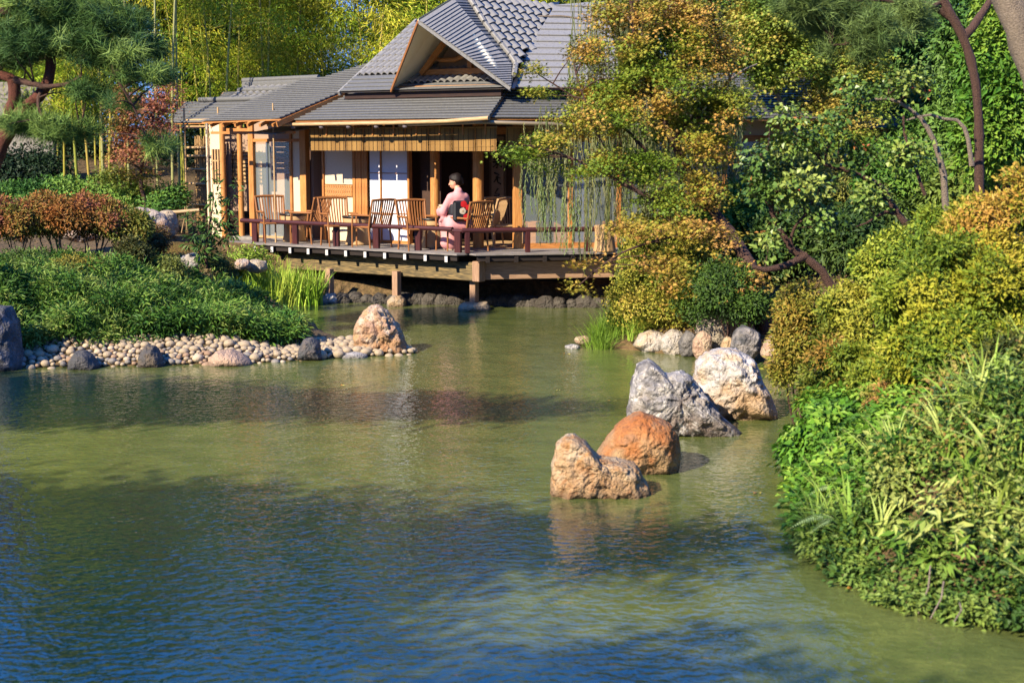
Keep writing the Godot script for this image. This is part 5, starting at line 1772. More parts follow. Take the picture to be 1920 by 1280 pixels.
func shade_trees() -> void:   # broad trees left of the view; the sun throws their long shadows on the pond
	var pal := [Color(0.02, 0.045, 0.012), Color(0.05, 0.085, 0.02)]
	# [trunk foot, label, [[shadow x, shadow z, height of that part of the crown, radius], ...]]
	var spec := [
		[Vector3(-13.2, 0.4, -8.6), "broad pine on the far left bank whose boughs shade the middle of the pond", [[-7.0, -16.6, 6.0, 1.7], [-5.4, -16.4, 6.2, 1.5], [-3.8, -16.2, 6.4, 1.2], [-2.4, -16.1, 6.6, 1.0], [-1.1, -16.0, 6.8, 0.75], [0.1, -15.9, 7.0, 0.5], [1.0, -15.85, 7.1, 0.3]]],
		[Vector3(-13.0, 0.4, -4.2), "spreading evergreen on the left bank shading the pond in front of the nearest boulder", [[-6.5, -10.6, 6.0, 2.2], [-4.6, -10.6, 6.2, 2.0], [-2.8, -10.6, 6.5, 1.7], [-1.3, -10.5, 6.8, 1.3], [0.0, -10.4, 7.0, 0.9], [1.0, -10.4, 7.2, 0.65], [1.9, -10.35, 7.3, 0.45]]],
		[Vector3(-11.8, 0.4, -0.6), "tallest evergreen on the near left bank shading the front of the pond", [[-4.6, -7.2, 6.5, 1.9], [-2.9, -7.0, 6.8, 1.7], [-1.2, -7.0, 7.0, 1.7], [0.4, -6.7, 7.2, 1.6], [2.0, -6.0, 7.5, 1.5], [3.4, -5.6, 7.7, 1.4], [0.0, -4.5, 7.0, 2.0], [-3.0, -4.6, 6.8, 2.0], [-1.3, -8.7, 6.9, 1.0], [-2.8, -8.8, 6.7, 1.3], [-4.6, -8.9, 6.5, 1.5]]]]
	for i in spec.size():
		var s = spec[i]
		var p: Vector3 = s[0]
		var o := tree("bank_tree", s[1], "tree", p)
		var blobs := []
		for q in s[2]:
			var k: float = q[2] / SUN.y
			var c := Vector3(q[0], 0, q[1]) + SUN * k
			blobs.append([c, Vector3(q[3], q[3] * 0.35, q[3])])
		var mid: Vector3 = blobs[0][0]
		var path := limb(o, "trunk", [p, p.lerp(mid, 0.5) + Vector3(-0.3, 0.8, 0), mid], 0.2, 0.1, M.bark, i)
		var tip: Vector3 = blobs[6][0]
		path += limb(o, "limb", [mid, mid.lerp(tip, 0.5), tip], 0.1, 0.02, M.bark, i + 5)
		leaves(o, "crown", L.broad, M.leaf, fill(blobs, 1500 if i < 2 else 2400, -0.3, 0.7, 700 + i, 0.6), pal, Vector2(1.2, 1.9), 710 + i)

func flat(blobs: Array) -> Array:   # the same pads, thinner and wider
	var out := []
	for q in blobs: out.append([q[0], q[1], q[2], q[3] * 1.15, q[4] * 0.72, 0.7])
	return out

func left_pine() -> void:
	var d := 20.0
	var o := tree("pine_tree", "leaning dark pine with a reddish forked trunk at the left edge", "pine", at(-60, 470, d))
	var a := limb(o, "trunk", [at(-60, 480, d), at(-22, 330, d), at(8, 255, d), at(36, 215, d), at(62, 192, d), at(82, 168, d - 0.1), at(92, 140, d - 0.1), at(95, 105, d)], 0.15, 0.065, M.red_bark, 1, 10, 0.12)
	var b := limb(o, "trunk", [at(-22, 330, d + 0.1), at(4, 250, d + 0.1), at(20, 205, d + 0.1), at(28, 165, d), at(24, 148, d), at(5, 140, d), at(-30, 132, d)], 0.11, 0.06, M.red_bark, 2, 9, 0.12)
	a += limb(o, "limb", [at(26, 150, d), at(60, 158, d - 0.3), at(100, 162, d - 0.4), at(132, 155, d - 0.5), at(152, 143, d - 0.5)], 0.055, 0.018, M.bark, 3, 7, 0.3)
	a += limb(o, "limb", [at(95, 105, d), at(104, 60, d), at(130, 20, d + 0.2), at(150, -40, d + 0.3)], 0.08, 0.04, M.bark, 4, 7, 0.2)
	a += limb(o, "limb", [at(-10, 135, d), at(20, 112, d), at(70, 108, d + 0.3), at(140, 100, d), at(210, 120, d - 0.3)], 0.05, 0.02, M.bark, 5, 7, 0.3)
	a += limb(o, "limb", [at(0, 25, d), at(40, 14, d), at(60, -10, d)], 0.06, 0.04, M.bark, 6, 7, 0.3)
	a += limb(o, "limb", [at(95, 105, d), at(150, 75, d - 0.2), at(200, 85, d - 0.5), at(215, 140, d - 0.6), at(250, 200, d - 0.5), at(275, 262, d - 0.4)], 0.03, 0.012, M.bark, 7, 6, 0.3)
	a += limb(o, "limb", [at(20, 20, d), at(70, 35, d), at(118, 24, d)], 0.03, 0.015, M.bark, 8, 6, 0.3)
	a += limb(o, "limb", [at(90, 150, d), at(70, 190, d - 0.3), at(95, 240, d - 0.4), at(150, 245, d - 0.4)], 0.03, 0.012, M.bark, 9, 6, 0.3)
	var blobs := [[40, 55, d, 70, 26], [110, 35, d, 60, 24], [170, 30, d, 60, 26], [60, 85, d - 0.3, 70, 24], [135, 75, d - 0.3, 70, 28], [210, 45, d, 70, 28], [265, 38, d - 0.2, 45, 18], [180, 105, d - 0.4, 60, 22], [240, 100, d - 0.4, 55, 20], [20, 110, d, 40, 14], [280, 88, d, 25, 16], [300, 142, d - 0.3, 28, 12], [60, 232, d - 0.3, 45, 26], [110, 245, d - 0.4, 45, 24], [165, 170, d - 0.4, 40, 10], [185, 235, d - 0.3, 20, 16], [225, 195, d - 0.5, 18, 10], [290, 268, d - 0.4, 24, 22], [30, 200, d + 0.2, 30, 20], [150, 5, d, 90, 20], [70, 5, d, 60, 20], [230, 140, d - 0.3, 30, 12], [150, 252, d - 0.3, 30, 16]]
	var p := fill(flat(blobs), 1050, 0.02, 1.8, 801, 0.65)
	twigs(o, a + b, p, 110, M.bark, 0.014, 802)
	leaves(o, "needles", L.needle, M.needle, p, [Color(0.04, 0.09, 0.02), Color(0.085, 0.16, 0.032), Color(0.16, 0.24, 0.05)], Vector2(1.1, 1.6), 803, 0.55)

func left_garden() -> void:
	# red-tinged maple in front of the bamboo
	var d := 30.0
	var b := at(275, 395, d)
	var o := tree("maple_tree", "small maple with dusky red leaves beside the reed fence", "maple", b)
	var path := limb(o, "trunk", [b, at(262, 330, d), at(280, 260, d), at(290, 180, d)], 0.05, 0.015, M.bark, 11, 7)
	var p := fill([[225, 190, d, 40, 30], [265, 215, d, 60, 40], [310, 180, d, 30, 40], [230, 245, d, 35, 24], [300, 240, d, 36, 30], [245, 285, d, 50, 26], [262, 340, d, 40, 26], [215, 330, d, 36, 20]], 620, -0.1, 1.2, 811)
	twigs(o, path, p, 50, M.bark, 0.012, 812)
	leaves(o, "crown", L.star, M.leaf, p, [Color(0.12, 0.16, 0.02), Color(0.24, 0.21, 0.035), Color(0.31, 0.16, 0.05), Color(0.30, 0.11, 0.06)], Vector2(0.9, 1.3), 813, 0.3, 1.5, 1.0)
	# clipped red azaleas on bare stems along the crest of the mound
	var az := [[22, 418, 23.6, 62, 44, "red-brown azalea at the left edge, top of the mound"], [105, 412, 23.8, 62, 46, "orange-red azalea second from the left on the mound"], [178, 414, 24.0, 54, 44, "dusky red azalea in the middle of the row on the mound"], [232, 428, 24.0, 34, 36, "small greenish azalea at the right end of the red row"]]
	for i in az.size():
		var q = az[i]
		var c := at(q[0], q[1], q[2])
		var g := Vector3(c.x, land(c.x, c.z), c.z)
		var s := tree("azalea_shrub", q[5], "shrub", g)
		for k in 9:
			var e := c + Vector3(rg.randf_range(-0.4, 0.4), rg.randf_range(-0.15, 0.1), rg.randf_range(-0.25, 0.25))
			limb(s, "stem", [g + Vector3(rg.randf_range(-0.3, 0.3), -0.05, rg.randf_range(-0.15, 0.15)), g.lerp(e, 0.5) + Vector3(rg.randf_range(-0.1, 0.1), 0, rg.randf_range(-0.1, 0.1)), e], 0.016, 0.006, M.grey_bark, 820 + i * 10 + k, 5)
		var pal := [Color(0.14, 0.14, 0.025), Color(0.23, 0.14, 0.03), Color(0.27, 0.105, 0.035), Color(0.19, 0.065, 0.04)]
		if i == 1: pal = [Color(0.12, 0.12, 0.02), Color(0.22, 0.13, 0.03), Color(0.28, 0.11, 0.03)]
		if i == 3: pal = [Color(0.08, 0.12, 0.02), Color(0.16, 0.18, 0.03), Color(0.2, 0.12, 0.03)]
		leaves(s, "crown", L.azalea, M.leaf, fill([[q[0], q[1] - 8, q[2], q[3], q[4] * 0.8, 0.5], [q[0] - 22, q[1] - 26, q[2], q[3] * 0.5, q[4] * 0.5, 0.4], [q[0] + 26, q[1] - 4, q[2] - 0.2, q[3] * 0.6, q[4] * 0.6, 0.4]], 520, 0.0, 2.4, 830 + i, 0.45), pal, Vector2(0.9, 1.4), 840 + i, 0.7, 1.6, 0.6)
	# low shrubs among the ground cover
	var lows := [[125, 512, 22.0, 36, 24, "low yellowish shrub in front of the red azaleas", [Color(0.10, 0.11, 0.015), Color(0.22, 0.19, 0.03)]], [182, 520, 22.2, 34, 28, "low brownish shrub right of the yellowish one on the mound", [Color(0.10, 0.09, 0.02), Color(0.18, 0.11, 0.03)]], [250, 478, 23.4, 30, 30, "dark twiggy shrub in front of the pink granite", [Color(0.04, 0.05, 0.012), Color(0.12, 0.10, 0.025)]], [318, 520, 23.0, 30, 34, "olive upright shrub at the right end of the mound", [Color(0.05, 0.08, 0.015), Color(0.13, 0.15, 0.03)]], [375, 540, 23.6, 34, 30, "brown-green shrub on the slope beside the iris bed", [Color(0.06, 0.06, 0.02), Color(0.16, 0.12, 0.05)]], [285, 452, 25.0, 28, 26, "reddish shrub beside the mossy rise", [Color(0.07, 0.07, 0.02), Color(0.19, 0.10, 0.04)]], [52, 500, 22.6, 50, 26, "dark green shrub at the left end of the mound", [Color(0.03, 0.06, 0.015), Color(0.08, 0.13, 0.025)]], [400, 505, 24.6, 36, 26, "fine reddish-green shrub left of the iris leaves", [Color(0.06, 0.09, 0.02), Color(0.18, 0.13, 0.05)]]]
	for i in lows.size():
		var q = lows[i]
		var c := at(q[0], q[1], q[2])
		var g := Vector3(c.x, land(c.x, c.z), c.z)
		var s := tree("low_shrub", q[5], "shrub", g)
		for k in 5: limb(s, "stem", [g + Vector3(rg.randf_range(-0.1, 0.1), -0.05, 0), c + Vector3(rg.randf_range(-0.2, 0.2), rg.randf_range(-0.1, 0.2), 0)], 0.012, 0.004, M.bark, 860 + i * 10 + k, 5)
		leaves(s, "crown", L.tiny, M.leaf, fill([[q[0], q[1], q[2], q[3], q[4]]], 190, -0.15, 2.0, 870 + i, 0.4), q[6], Vector2(0.8, 1.3), 880 + i, 0.7, 1.8, 0.5)
	# young cherry-like shrub with drooping long leaves
	var yb := at(388, 520, 24.0)
	var ys := tree("young_tree", "young shrub with drooping pointed green leaves in front of the porch", "shrub", yb)
	var allp := []
	for q in [[[386, 470], [392, 420], [400, 380], [398, 345]], [[388, 470], [405, 430], [425, 395], [442, 365], [448, 358]], [[384, 470], [370, 430], [358, 400]], [[386, 480], [410, 455], [436, 430]], [[384, 490], [365, 460], [352, 440]], [[388, 480], [395, 440], [380, 405]]]:
		var pts := [yb]
		for e in q: pts.append(at(e[0], e[1], 24.0 + rg.randf_range(-0.15, 0.15)))
		var pa := limb(ys, "stem", pts, 0.018, 0.005, M.bark, 890, 6, 0.2)
		for e in pa.slice(pa.size() / 3): allp.append([e + Vector3(rg.randf_range(-0.1, 0.1), rg.randf_range(-0.05, 0.1), rg.randf_range(-0.1, 0.1)), Vector3(rg.randf_range(-1, 1), 0.6, rg.randf_range(-1, 1)).normalized(), rg.randf_range(-0.3, 0.3)])
	leaves(ys, "foliage", L.long, M.glossy, allp, [Color(0.035, 0.085, 0.02), Color(0.09, 0.17, 0.035)], Vector2(0.7, 1.05), 893, 0.5)
	# ground cover of the mound
	var pal := [Color(0.025, 0.075, 0.012), Color(0.055, 0.135, 0.018), Color(0.11, 0.20, 0.028), Color(0.20, 0.26, 0.06)]
	var mound := [Vector2(-7.6, -18.9), Vector2(-6.4, -19.2), Vector2(-5.0, -19.55), Vector2(-3.6, -19.95), Vector2(-3.0, -20.3), Vector2(-2.95, -20.6), Vector2(-3.6, -22.0), Vector2(-4.5, -23.6), Vector2(-5.4, -24.4), Vector2(-6.2, -24.2), Vector2(-9.4, -24.2), Vector2(-9.4, -19.0)]
	var gc := Node3D.new()
	gc.name = "ground_cover"
	add_child(gc)
	tag(gc, "dense low dwarf bamboo covering the mound above the pebbles", "ground cover", "", "stuff")
	leaves(gc, "low_leaves", L.cover, M.leaf, on_land(mound, 9000, 0.03, 0.27, 901), pal, Vector2(0.85, 1.5), 902, 0.6, 1.3)
	leaves(gc, "tall_leaves", L.sedge, M.leaf, on_land(mound, 500, 0.0, 0.05, 903, 0.1), [Color(0.06, 0.13, 0.02), Color(0.15, 0.22, 0.05)], Vector2(0.7, 1.3), 904, 0.2)
	# iris bed
	var ib := Node3D.new()
	ib.name = "iris_bed"
	add_child(ib)
	tag(ib, "bright green iris leaves standing in shallow water beside the veranda", "iris plants", "", "stuff")
	leaves(ib, "blades", L.iris, M.leaf, on_land([Vector2(-5.5, -26.5), Vector2(-5.1, -25.9), Vector2(-4.3, -25.8), Vector2(-3.5, -26.0), Vector2(-3.45, -26.5), Vector2(-4.4, -26.9)], 150, -0.02, 0.02, 905, -1.0, 0.0), [Color(0.15, 0.27, 0.02), Color(0.24, 0.38, 0.035), Color(0.36, 0.45, 0.06)], Vector2(0.7, 1.05), 906, 0.05)
	# leafy plants around the veranda's left end
	var vp := tree("leafy_plant", "yellow-green leafy plant under the left end of the veranda", "plant", at(470, 480, 26.4))
	leaves(vp, "foliage", L.broad, M.leaf, fill([[448, 488, 26.6, 30, 16], [482, 482, 26.8, 26, 14]], 60, -0.5, 1, 907), [Color(0.12, 0.22, 0.02), Color(0.22, 0.30, 0.04)], Vector2(0.6, 0.9), 908)
	# mossy rise
	var ms := MB.new()
	var mo := at(330, 478, 26.2)
	var rows := []
	for i in 15:
		var row := []
		for j in 41:
			var a := TAU * (j % 40) / 40
			var t := i / 14.0
			var rr := t * (1.0 + 0.15 * nz.get_noise_2d(cos(a) * 90, sin(a) * 90))
			row.append(Vector3(mo.x + cos(a) * rr * 1.25, mo.y - 0.25 + 0.48 * cos(t * 1.5) + 0.04 * nz.get_noise_2d(cos(a) * rr * 300, sin(a) * rr * 300), mo.z - sin(a) * rr * 0.95))
		rows.append(row)
	rows.reverse()
	ms.grid(rows)
	single("moss_hillock", ms, M.moss, "low mossy hillock in front of the porch", "moss", mo - Vector3(0, 0.3, 0))
	# shrub belt at the foot of the grove
	var bp := []
	for q in [[30, 366, 31.5, 60, 16], [110, 360, 31.5, 60, 16], [190, 362, 31.2, 50, 16], [260, 372, 30.6, 40, 14], [320, 372, 30.4, 30, 16], [60, 390, 30.5, 60, 12], [300, 390, 29.8, 34, 12], [215, 390, 30, 40, 12]]: bp.append(q)
	var belt := Node3D.new()
	belt.name = "shrub_belt"
	add_child(belt)
	tag(belt, "bright green low shrubs massed at the foot of the bamboo", "shrubs", "", "stuff")
	leaves(belt, "foliage", L.broad, M.leaf, fill(bp, 900, -0.2, 1.0, 911), [Color(0.03, 0.09, 0.015), Color(0.08, 0.18, 0.025), Color(0.15, 0.25, 0.04)], Vector2(0.7, 1.1), 912)
	var ug := Node3D.new()
	ug.name = "undergrowth"
	add_child(ug)
	tag(ug, "dark undergrowth filling the gaps low between the bamboo stems", "undergrowth", "", "stuff")
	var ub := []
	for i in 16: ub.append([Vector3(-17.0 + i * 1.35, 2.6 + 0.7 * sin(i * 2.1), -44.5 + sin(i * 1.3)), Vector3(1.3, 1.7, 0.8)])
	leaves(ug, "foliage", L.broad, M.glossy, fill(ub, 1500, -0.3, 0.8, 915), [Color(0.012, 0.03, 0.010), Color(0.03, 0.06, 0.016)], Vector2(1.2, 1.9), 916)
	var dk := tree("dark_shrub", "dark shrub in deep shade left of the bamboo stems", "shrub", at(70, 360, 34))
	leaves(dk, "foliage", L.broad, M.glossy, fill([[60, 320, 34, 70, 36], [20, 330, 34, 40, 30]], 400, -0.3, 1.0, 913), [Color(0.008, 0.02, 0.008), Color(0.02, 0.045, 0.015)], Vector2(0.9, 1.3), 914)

func right_trees() -> void:
	# the big orange maple over the pond
	var d := 21.5
	var b := at(1440, 590, 20.0)
	b.y = land(b.x, b.z) - 0.05
	var o := tree("maple_tree", "large maple with orange and olive leaves arching over the pond", "maple", b)
	var path := limb(o, "trunk", [b, at(1412, 515, 20.3), at(1378, 450, 20.8), at(1335, 392, 21.2), at(1295, 330, d), at(1262, 262, d), at(1225, 180, d), at(1195, 80, d), at(1180, -30, d)], 0.11, 0.03, M.bark, 21, 9, 0.15)
	path += limb(o, "limb", [at(1335, 392, 21.2), at(1270, 385, 20.9), at(1200, 362, 20.6), at(1130, 322, 20.8), at(1040, 285, 21), at(980, 272, 21)], 0.04, 0.01, M.bark, 22, 7)
	path += limb(o, "limb", [at(1295, 330, d), at(1230, 300, d), at(1170, 240, d), at(1090, 190, d), at(1010, 140, d)], 0.035, 0.008, M.bark, 23, 7)
	path += limb(o, "limb", [at(1225, 180, d), at(1290, 110, d), at(1340, 30, d)], 0.03, 0.012, M.bark, 24, 7)
	path += limb(o, "limb", [at(1378, 450, 20.8), at(1290, 440, 20.4), at(1200, 460, 20.2), at(1140, 490, 20.2), at(1085, 535, 20.3)], 0.03, 0.008, M.bark, 25, 7)
	path += limb(o, "limb", [at(1262, 262, d), at(1320, 200, d), at(1370, 150, d)], 0.03, 0.01, M.bark, 26, 7)
	path += limb(o, "limb", [at(1200, 362, 20.6), at(1170, 330, 20.6), at(1120, 250, 20.8), at(1080, 140, 21)], 0.02, 0.008, M.bark, 27, 6)
	var blobs := [[985, 285, 21, 52, 20, 0.5], [1040, 262, 21, 60, 26, 0.6], [1090, 225, 21, 70, 40, 0.7], [1130, 170, d, 80, 46, 0.8], [1190, 120, d, 90, 56, 0.9], [1120, 95, d, 56, 44, 0.6], [1240, 60, d, 100, 56, 0.9], [1170, 30, d, 70, 46, 0.7], [1250, 160, d, 90, 50, 0.9], [1320, 110, d, 80, 60, 0.8], [1200, 220, 21.2, 100, 44, 0.8], [1280, 240, 21.5, 90, 50, 0.8], [1140, 300, 20.8, 80, 34, 0.6], [1220, 320, 20.8, 80, 36, 0.6], [1050, 320, 20.9, 60, 22, 0.5], [1340, 280, 21.3, 60, 40, 0.6], [1000, 130, 21, 28, 12, 0.3], [1010, 175, 21, 24, 12, 0.3], [1290, 20, d, 80, 40, 0.8], [1260, 380, 20.8, 80, 26, 0.6], [1330, 350, 21, 60, 36, 0.6], [1360, 200, 21.5, 60, 50, 0.7]]
	var low := [[1180, 430, 20.2, 44, 20, 0.3], [1110, 495, 20.2, 46, 20, 0.3], [1080, 535, 20.3, 16, 14, 0.15], [1260, 430, 20.2, 70, 30, 0.4], [1330, 450, 20.2, 60, 36, 0.4], [1250, 490, 20, 70, 26, 0.4], [1290, 540, 19.9, 60, 22, 0.35], [1190, 410, 20.2, 30, 20, 0.3], [1400, 520, 19.8, 50, 30, 0.4], [1210, 560, 20, 40, 16, 0.3], [1340, 560, 19.8, 40, 22, 0.3]]
	var p := fill(blobs, 3700, -0.04, 1.3, 921, 0.6)
	var pl := fill(low, 360, 0.04, 1.6, 922, 0.55)
	twigs(o, path, p + pl, 200, M.bark, 0.011, 923)
	var pal := [Color(0.11, 0.18, 0.016), Color(0.165, 0.215, 0.02), Color(0.23, 0.235, 0.024), Color(0.32, 0.25, 0.032), Color(0.38, 0.22, 0.045)]
	leaves(o, "crown", L.star, M.leaf, p, pal, Vector2(0.75, 1.1), 924, 0.25, 1.5, 0.55)
	leaves(o, "lower_sprays", L.star, M.leaf, pl, [Color(0.19, 0.20, 0.022), Color(0.31, 0.235, 0.032), Color(0.37, 0.20, 0.05)], Vector2(0.85, 1.2), 925, 0.25, 1.4)
	# willow behind it
	var wd := 24.2
	var wb := at(1345, 560, wd)
	wb.y = land(wb.x, wb.z)
	var w := tree("willow_tree", "grey-green weeping willow hanging over the veranda behind the maple", "willow", wb)
	var wp := limb(w, "trunk", [wb, at(1330, 400, wd), at(1310, 250, wd), at(1270, 100, wd), at(1240, -40, wd)], 0.14, 0.05, M.grey_bark, 31, 8, 0.15)
	for q in [[[1310, 250], [1220, 120], [1100, 40], [1010, 30]], [[1290, 180], [1200, 60], [1120, -30]], [[1310, 250], [1370, 150], [1420, 120]], [[1300, 220], [1180, 190], [1080, 170]]]:
		var pts := []
		for e in q: pts.append(at(e[0], e[1], wd + rg.randf_range(-0.4, 0.4)))
		wp += limb(w, "limb", pts, 0.04, 0.012, M.grey_bark, 32, 6)
	var xs := [[], [], []]
	var cs := [[], [], []]
	var r := RandomNumberGenerator.new()
	r.seed = 930
	for i in 450:
		var px := r.randf_range(975, 1440)
		var top := r.randf_range(-60, 330)
		var bottom: float = minf(top + r.randf_range(120, 330), 470.0 + r.randf_range(-60, 30))
		if px < 1060: top = maxf(top, 190.0 + r.randf_range(0, 110)); bottom = minf(bottom, 400.0 + r.randf_range(-60, 70))
		if px < 1010 and r.randf() < 0.72: continue
		if px > 1010 and px < 1100 and r.randf() < 0.45: continue
		if px > 1330: top = maxf(top, 150.0)
		if px > 1395 or bottom - top < 40: continue
		var q := at(px, top, wd + r.randf_range(-0.9, 0.9))
		var ln: float = (bottom - top) / 2750.0 * wd
		var k := r.randi() % 3
		xs[k].append(Transform3D(Basis(Vector3.UP, r.randf() * TAU).scaled_local(Vector3(1.1, ln, 1.1)), q))
		cs[k].append(Color(0.10, 0.135, 0.045).lerp(Color(0.24, 0.25, 0.11), r.randf()))
	for q in [[1013, 330, 440], [1020, 350, 450], [1035, 340, 455], [1060, 350, 470], [1068, 380, 475], [995, 300, 400], [1168, 440, 545], [1160, 430, 540], [1175, 420, 520], [1085, 370, 440]]:
		for j in 3:
			var k := r.randi() % 3
			xs[k].append(Transform3D(Basis(Vector3.UP, r.randf() * TAU).scaled_local(Vector3(1.1, (q[2] - q[1]) / 2750.0 * 23.4, 1.1)), at(q[0] + r.randf_range(-5, 5), q[1], 23.4)))
			cs[k].append(Color(0.16, 0.22, 0.08))
	for k in 3: many("strands", L.strand[k], M.leaf, xs[k], cs[k], w)
	# green maples behind, by the far roof
	var gm := [[1490, 300, 26.5, [[1494, 255], [1470, 200], [1445, 155], [1420, 90]], [[1450, 50, 26.5, 90, 50], [1400, 100, 26.5, 60, 40], [1470, 110, 26.3, 70, 40], [1420, 20, 26.5, 60, 40], [1500, 10, 26.5, 60, 40], [1440, 150, 26.3, 40, 24]], "green maple with a slanting trunk in front of the far roof"], [1522, 320, 27.0, [[1522, 240], [1528, 160], [1540, 90], [1545, 30]], [[1560, 60, 27, 80, 60], [1590, 130, 26.8, 80, 50], [1530, 170, 26.8, 60, 40], [1600, 210, 26.6, 70, 40], [1540, 270, 26.6, 60, 30], [1620, 30, 27, 70, 50], [1500, 230, 26.7, 40, 24], [1590, 280, 26.3, 70, 36]], "green maple with an upright trunk right of the far roof"]]
	for i in gm.size():
		var q = gm[i]
		var base := at(q[0], q[1] + 60, q[2])
		var t := tree("maple_tree", q[5], "maple", base)
		var pts := [base]
		for e in q[3]: pts.append(at(e[0], e[1], q[2]))
		var pa := limb(t, "trunk", pts, 0.075, 0.03, M.grey_bark, 41 + i, 8, 0.2)
		var pp := fill(q[4], 1500, -0.05, 1.2, 941 + i, 0.5)
		twigs(t, pa, pp, 60, M.grey_bark, 0.014, 943 + i)
		leaves(t, "crown", L.star, M.leaf, pp, [Color(0.08, 0.14, 0.015), Color(0.17, 0.24, 0.028), Color(0.28, 0.32, 0.045), Color(0.40, 0.31, 0.06)], Vector2(1.0, 1.45), 945 + i, 0.25, 1.2)
	# broadleaf evergreens filling the top right
	var ev := [[1690, 330, 30, [[1660, 60, 30, 110, 80], [1740, 120, 29.5, 110, 90], [1690, 200, 29.3, 110, 70], [1620, 160, 30, 90, 70], [1750, 20, 30, 110, 60], [1560, 10, 31, 90, 60]], [Color(0.025, 0.07, 0.016), Color(0.06, 0.14, 0.03), Color(0.13, 0.21, 0.06)], "glossy dark evergreen behind the right pine trunk", L.broad, 1.0], [1840, 330, 27, [[1830, 70, 27, 70, 80], [1850, 180, 26.5, 80, 80], [1800, 260, 26.5, 80, 60], [1880, 290, 26, 70, 60], [1740, 280, 26.5, 70, 50]], [Color(0.04, 0.10, 0.016), Color(0.11, 0.2, 0.035)], "broad dark-green tree at the upper right", L.broad, 0.9], [1890, 300, 19, [[1880, 110, 19, 60, 60], [1890, 200, 18.6, 60, 70], [1850, 260, 18.5, 50, 50], [1905, 30, 19, 50, 50]], [Color(0.05, 0.13, 0.012), Color(0.11, 0.21, 0.02), Color(0.17, 0.26, 0.03)], "bright green feathery tree at the right edge", L.tiny, 1.4]]
	for i in ev.size():
		var q = ev[i]
		var base := at(q[0], 420, q[2])
		var t := tree("evergreen_tree", q[5], "tree", base)
		limb(t, "trunk", [base, at(q[0] - 10, 250, q[2]), at(q[0], 100, q[2]), at(q[0] + 10, -40, q[2])], 0.14, 0.05, M.bark, 51 + i, 8, 0.15)
		leaves(t, "crown", q[6], M.glossy if i < 2 else M.leaf, fill(q[3], 1700 if i < 2 else 1500, -0.12, 0.8, 951 + i, 0.5), q[4], Vector2(1.1, 1.8) * q[7], 955 + i, 0.5, 1.5)
	# background bushes between the trunks
	var bb := [[1480, 330, 25, 80, 40, "olive bush behind the twisted camellia, left part", [Color(0.05, 0.08, 0.015), Color(0.12, 0.14, 0.03)]], [1600, 350, 24, 90, 50, "mid-green bush behind the twisted camellia trunks", [Color(0.04, 0.085, 0.015), Color(0.11, 0.16, 0.03), Color(0.2, 0.2, 0.04)]], [1700, 330, 22, 90, 60, "bright green bush under the dark evergreen", [Color(0.04, 0.11, 0.012), Color(0.11, 0.2, 0.025)]], [1830, 350, 20, 90, 50, "green bush behind the orange-topped azalea", [Color(0.05, 0.10, 0.014), Color(0.13, 0.18, 0.03)]], [1640, 440, 20, 90, 60, "dark bush in the middle of the right bank", [Color(0.02, 0.05, 0.01), Color(0.07, 0.11, 0.02)]], [1480, 450, 21.5, 60, 50, "dark green bush behind the maple trunk", [Color(0.025, 0.06, 0.012), Color(0.07, 0.11, 0.02)]], [1380, 400, 23, 70, 40, "bright green bush between maple and willow", [Color(0.06, 0.13, 0.015), Color(0.15, 0.24, 0.03)]]]
	for i in bb.size():
		var q = bb[i]
		var c := at(q[0], q[1], q[2])
		var g := Vector3(c.x, minf(land(c.x, c.z), c.y - 0.2), c.z)
		var t := tree("bush", q[5], "bush", g)
		limb(t, "stem", [g, c], 0.03, 0.01, M.bark, 960 + i, 6)
		leaves(t, "crown", L.broad, M.leaf, fill([[q[0], q[1], q[2], q[3], q[4]], [q[0] - 30, q[1] + 20, q[2], q[3] * 0.7, q[4] * 0.8]], 520, -0.2, 1.1, 970 + i, 0.45), q[6], Vector2(0.7, 1.15), 980 + i, 0.55, 1.4)
	# pine trunk and boughs at the top right
	var pd := 14.5
	var pb := at(1838, 420, pd)
	var pi := tree("pine_tree", "curving red-barked pine trunk at the upper right", "pine", pb)
	var pp2 := limb(pi, "trunk", [pb, at(1836, 300, pd), at(1836, 220, pd), at(1828, 140, pd), at(1812, 80, pd), at(1785, 30, pd), at(1760, -20, pd)], 0.052, 0.04, M.bark, 61, 9, 0.12)
	pp2 += limb(pi, "limb", [at(1790, 36, pd), at(1745, 10, pd), at(1690, 8, pd - 0.2), at(1640, -2, pd - 0.3), at(1560, 8, pd - 0.3)], 0.04, 0.012, M.bark, 62, 7)
	pp2 += limb(pi, "limb", [at(1805, 70, pd), at(1840, 30, pd + 0.1), at(1870, -20, pd + 0.2)], 0.05, 0.03, M.bark, 63, 7)
	pp2 += limb(pi, "limb", [at(1760, 5, pd), at(1720, 28, pd - 0.2), at(1680, 58, pd - 0.3), at(1620, 80, pd - 0.4), at(1560, 84, pd - 0.4)], 0.025, 0.008, M.bark, 64, 6)
	var np := fill([[1560, 30, pd - 0.3, 90, 34, 0.3], [1640, 55, pd - 0.4, 70, 30, 0.3], [1700, 30, pd - 0.2, 60, 30, 0.3], [1500, 10, pd - 0.4, 60, 24, 0.3], [1600, 90, pd - 0.4, 60, 22, 0.25]], 420, -0.1, 2.0, 991, 0.55)
	twigs(pi, pp2, np, 40, M.bark, 0.008, 992)
	leaves(pi, "needles", L.needle, M.needle, np, [Color(0.07, 0.12, 0.03), Color(0.13, 0.19, 0.05)], Vector2(0.8, 1.1), 993)
	var tb := at(2010, 640, 10.5)
	var big := tree("tree", "thick grey trunk leaning in at the top right corner", "tree", tb)
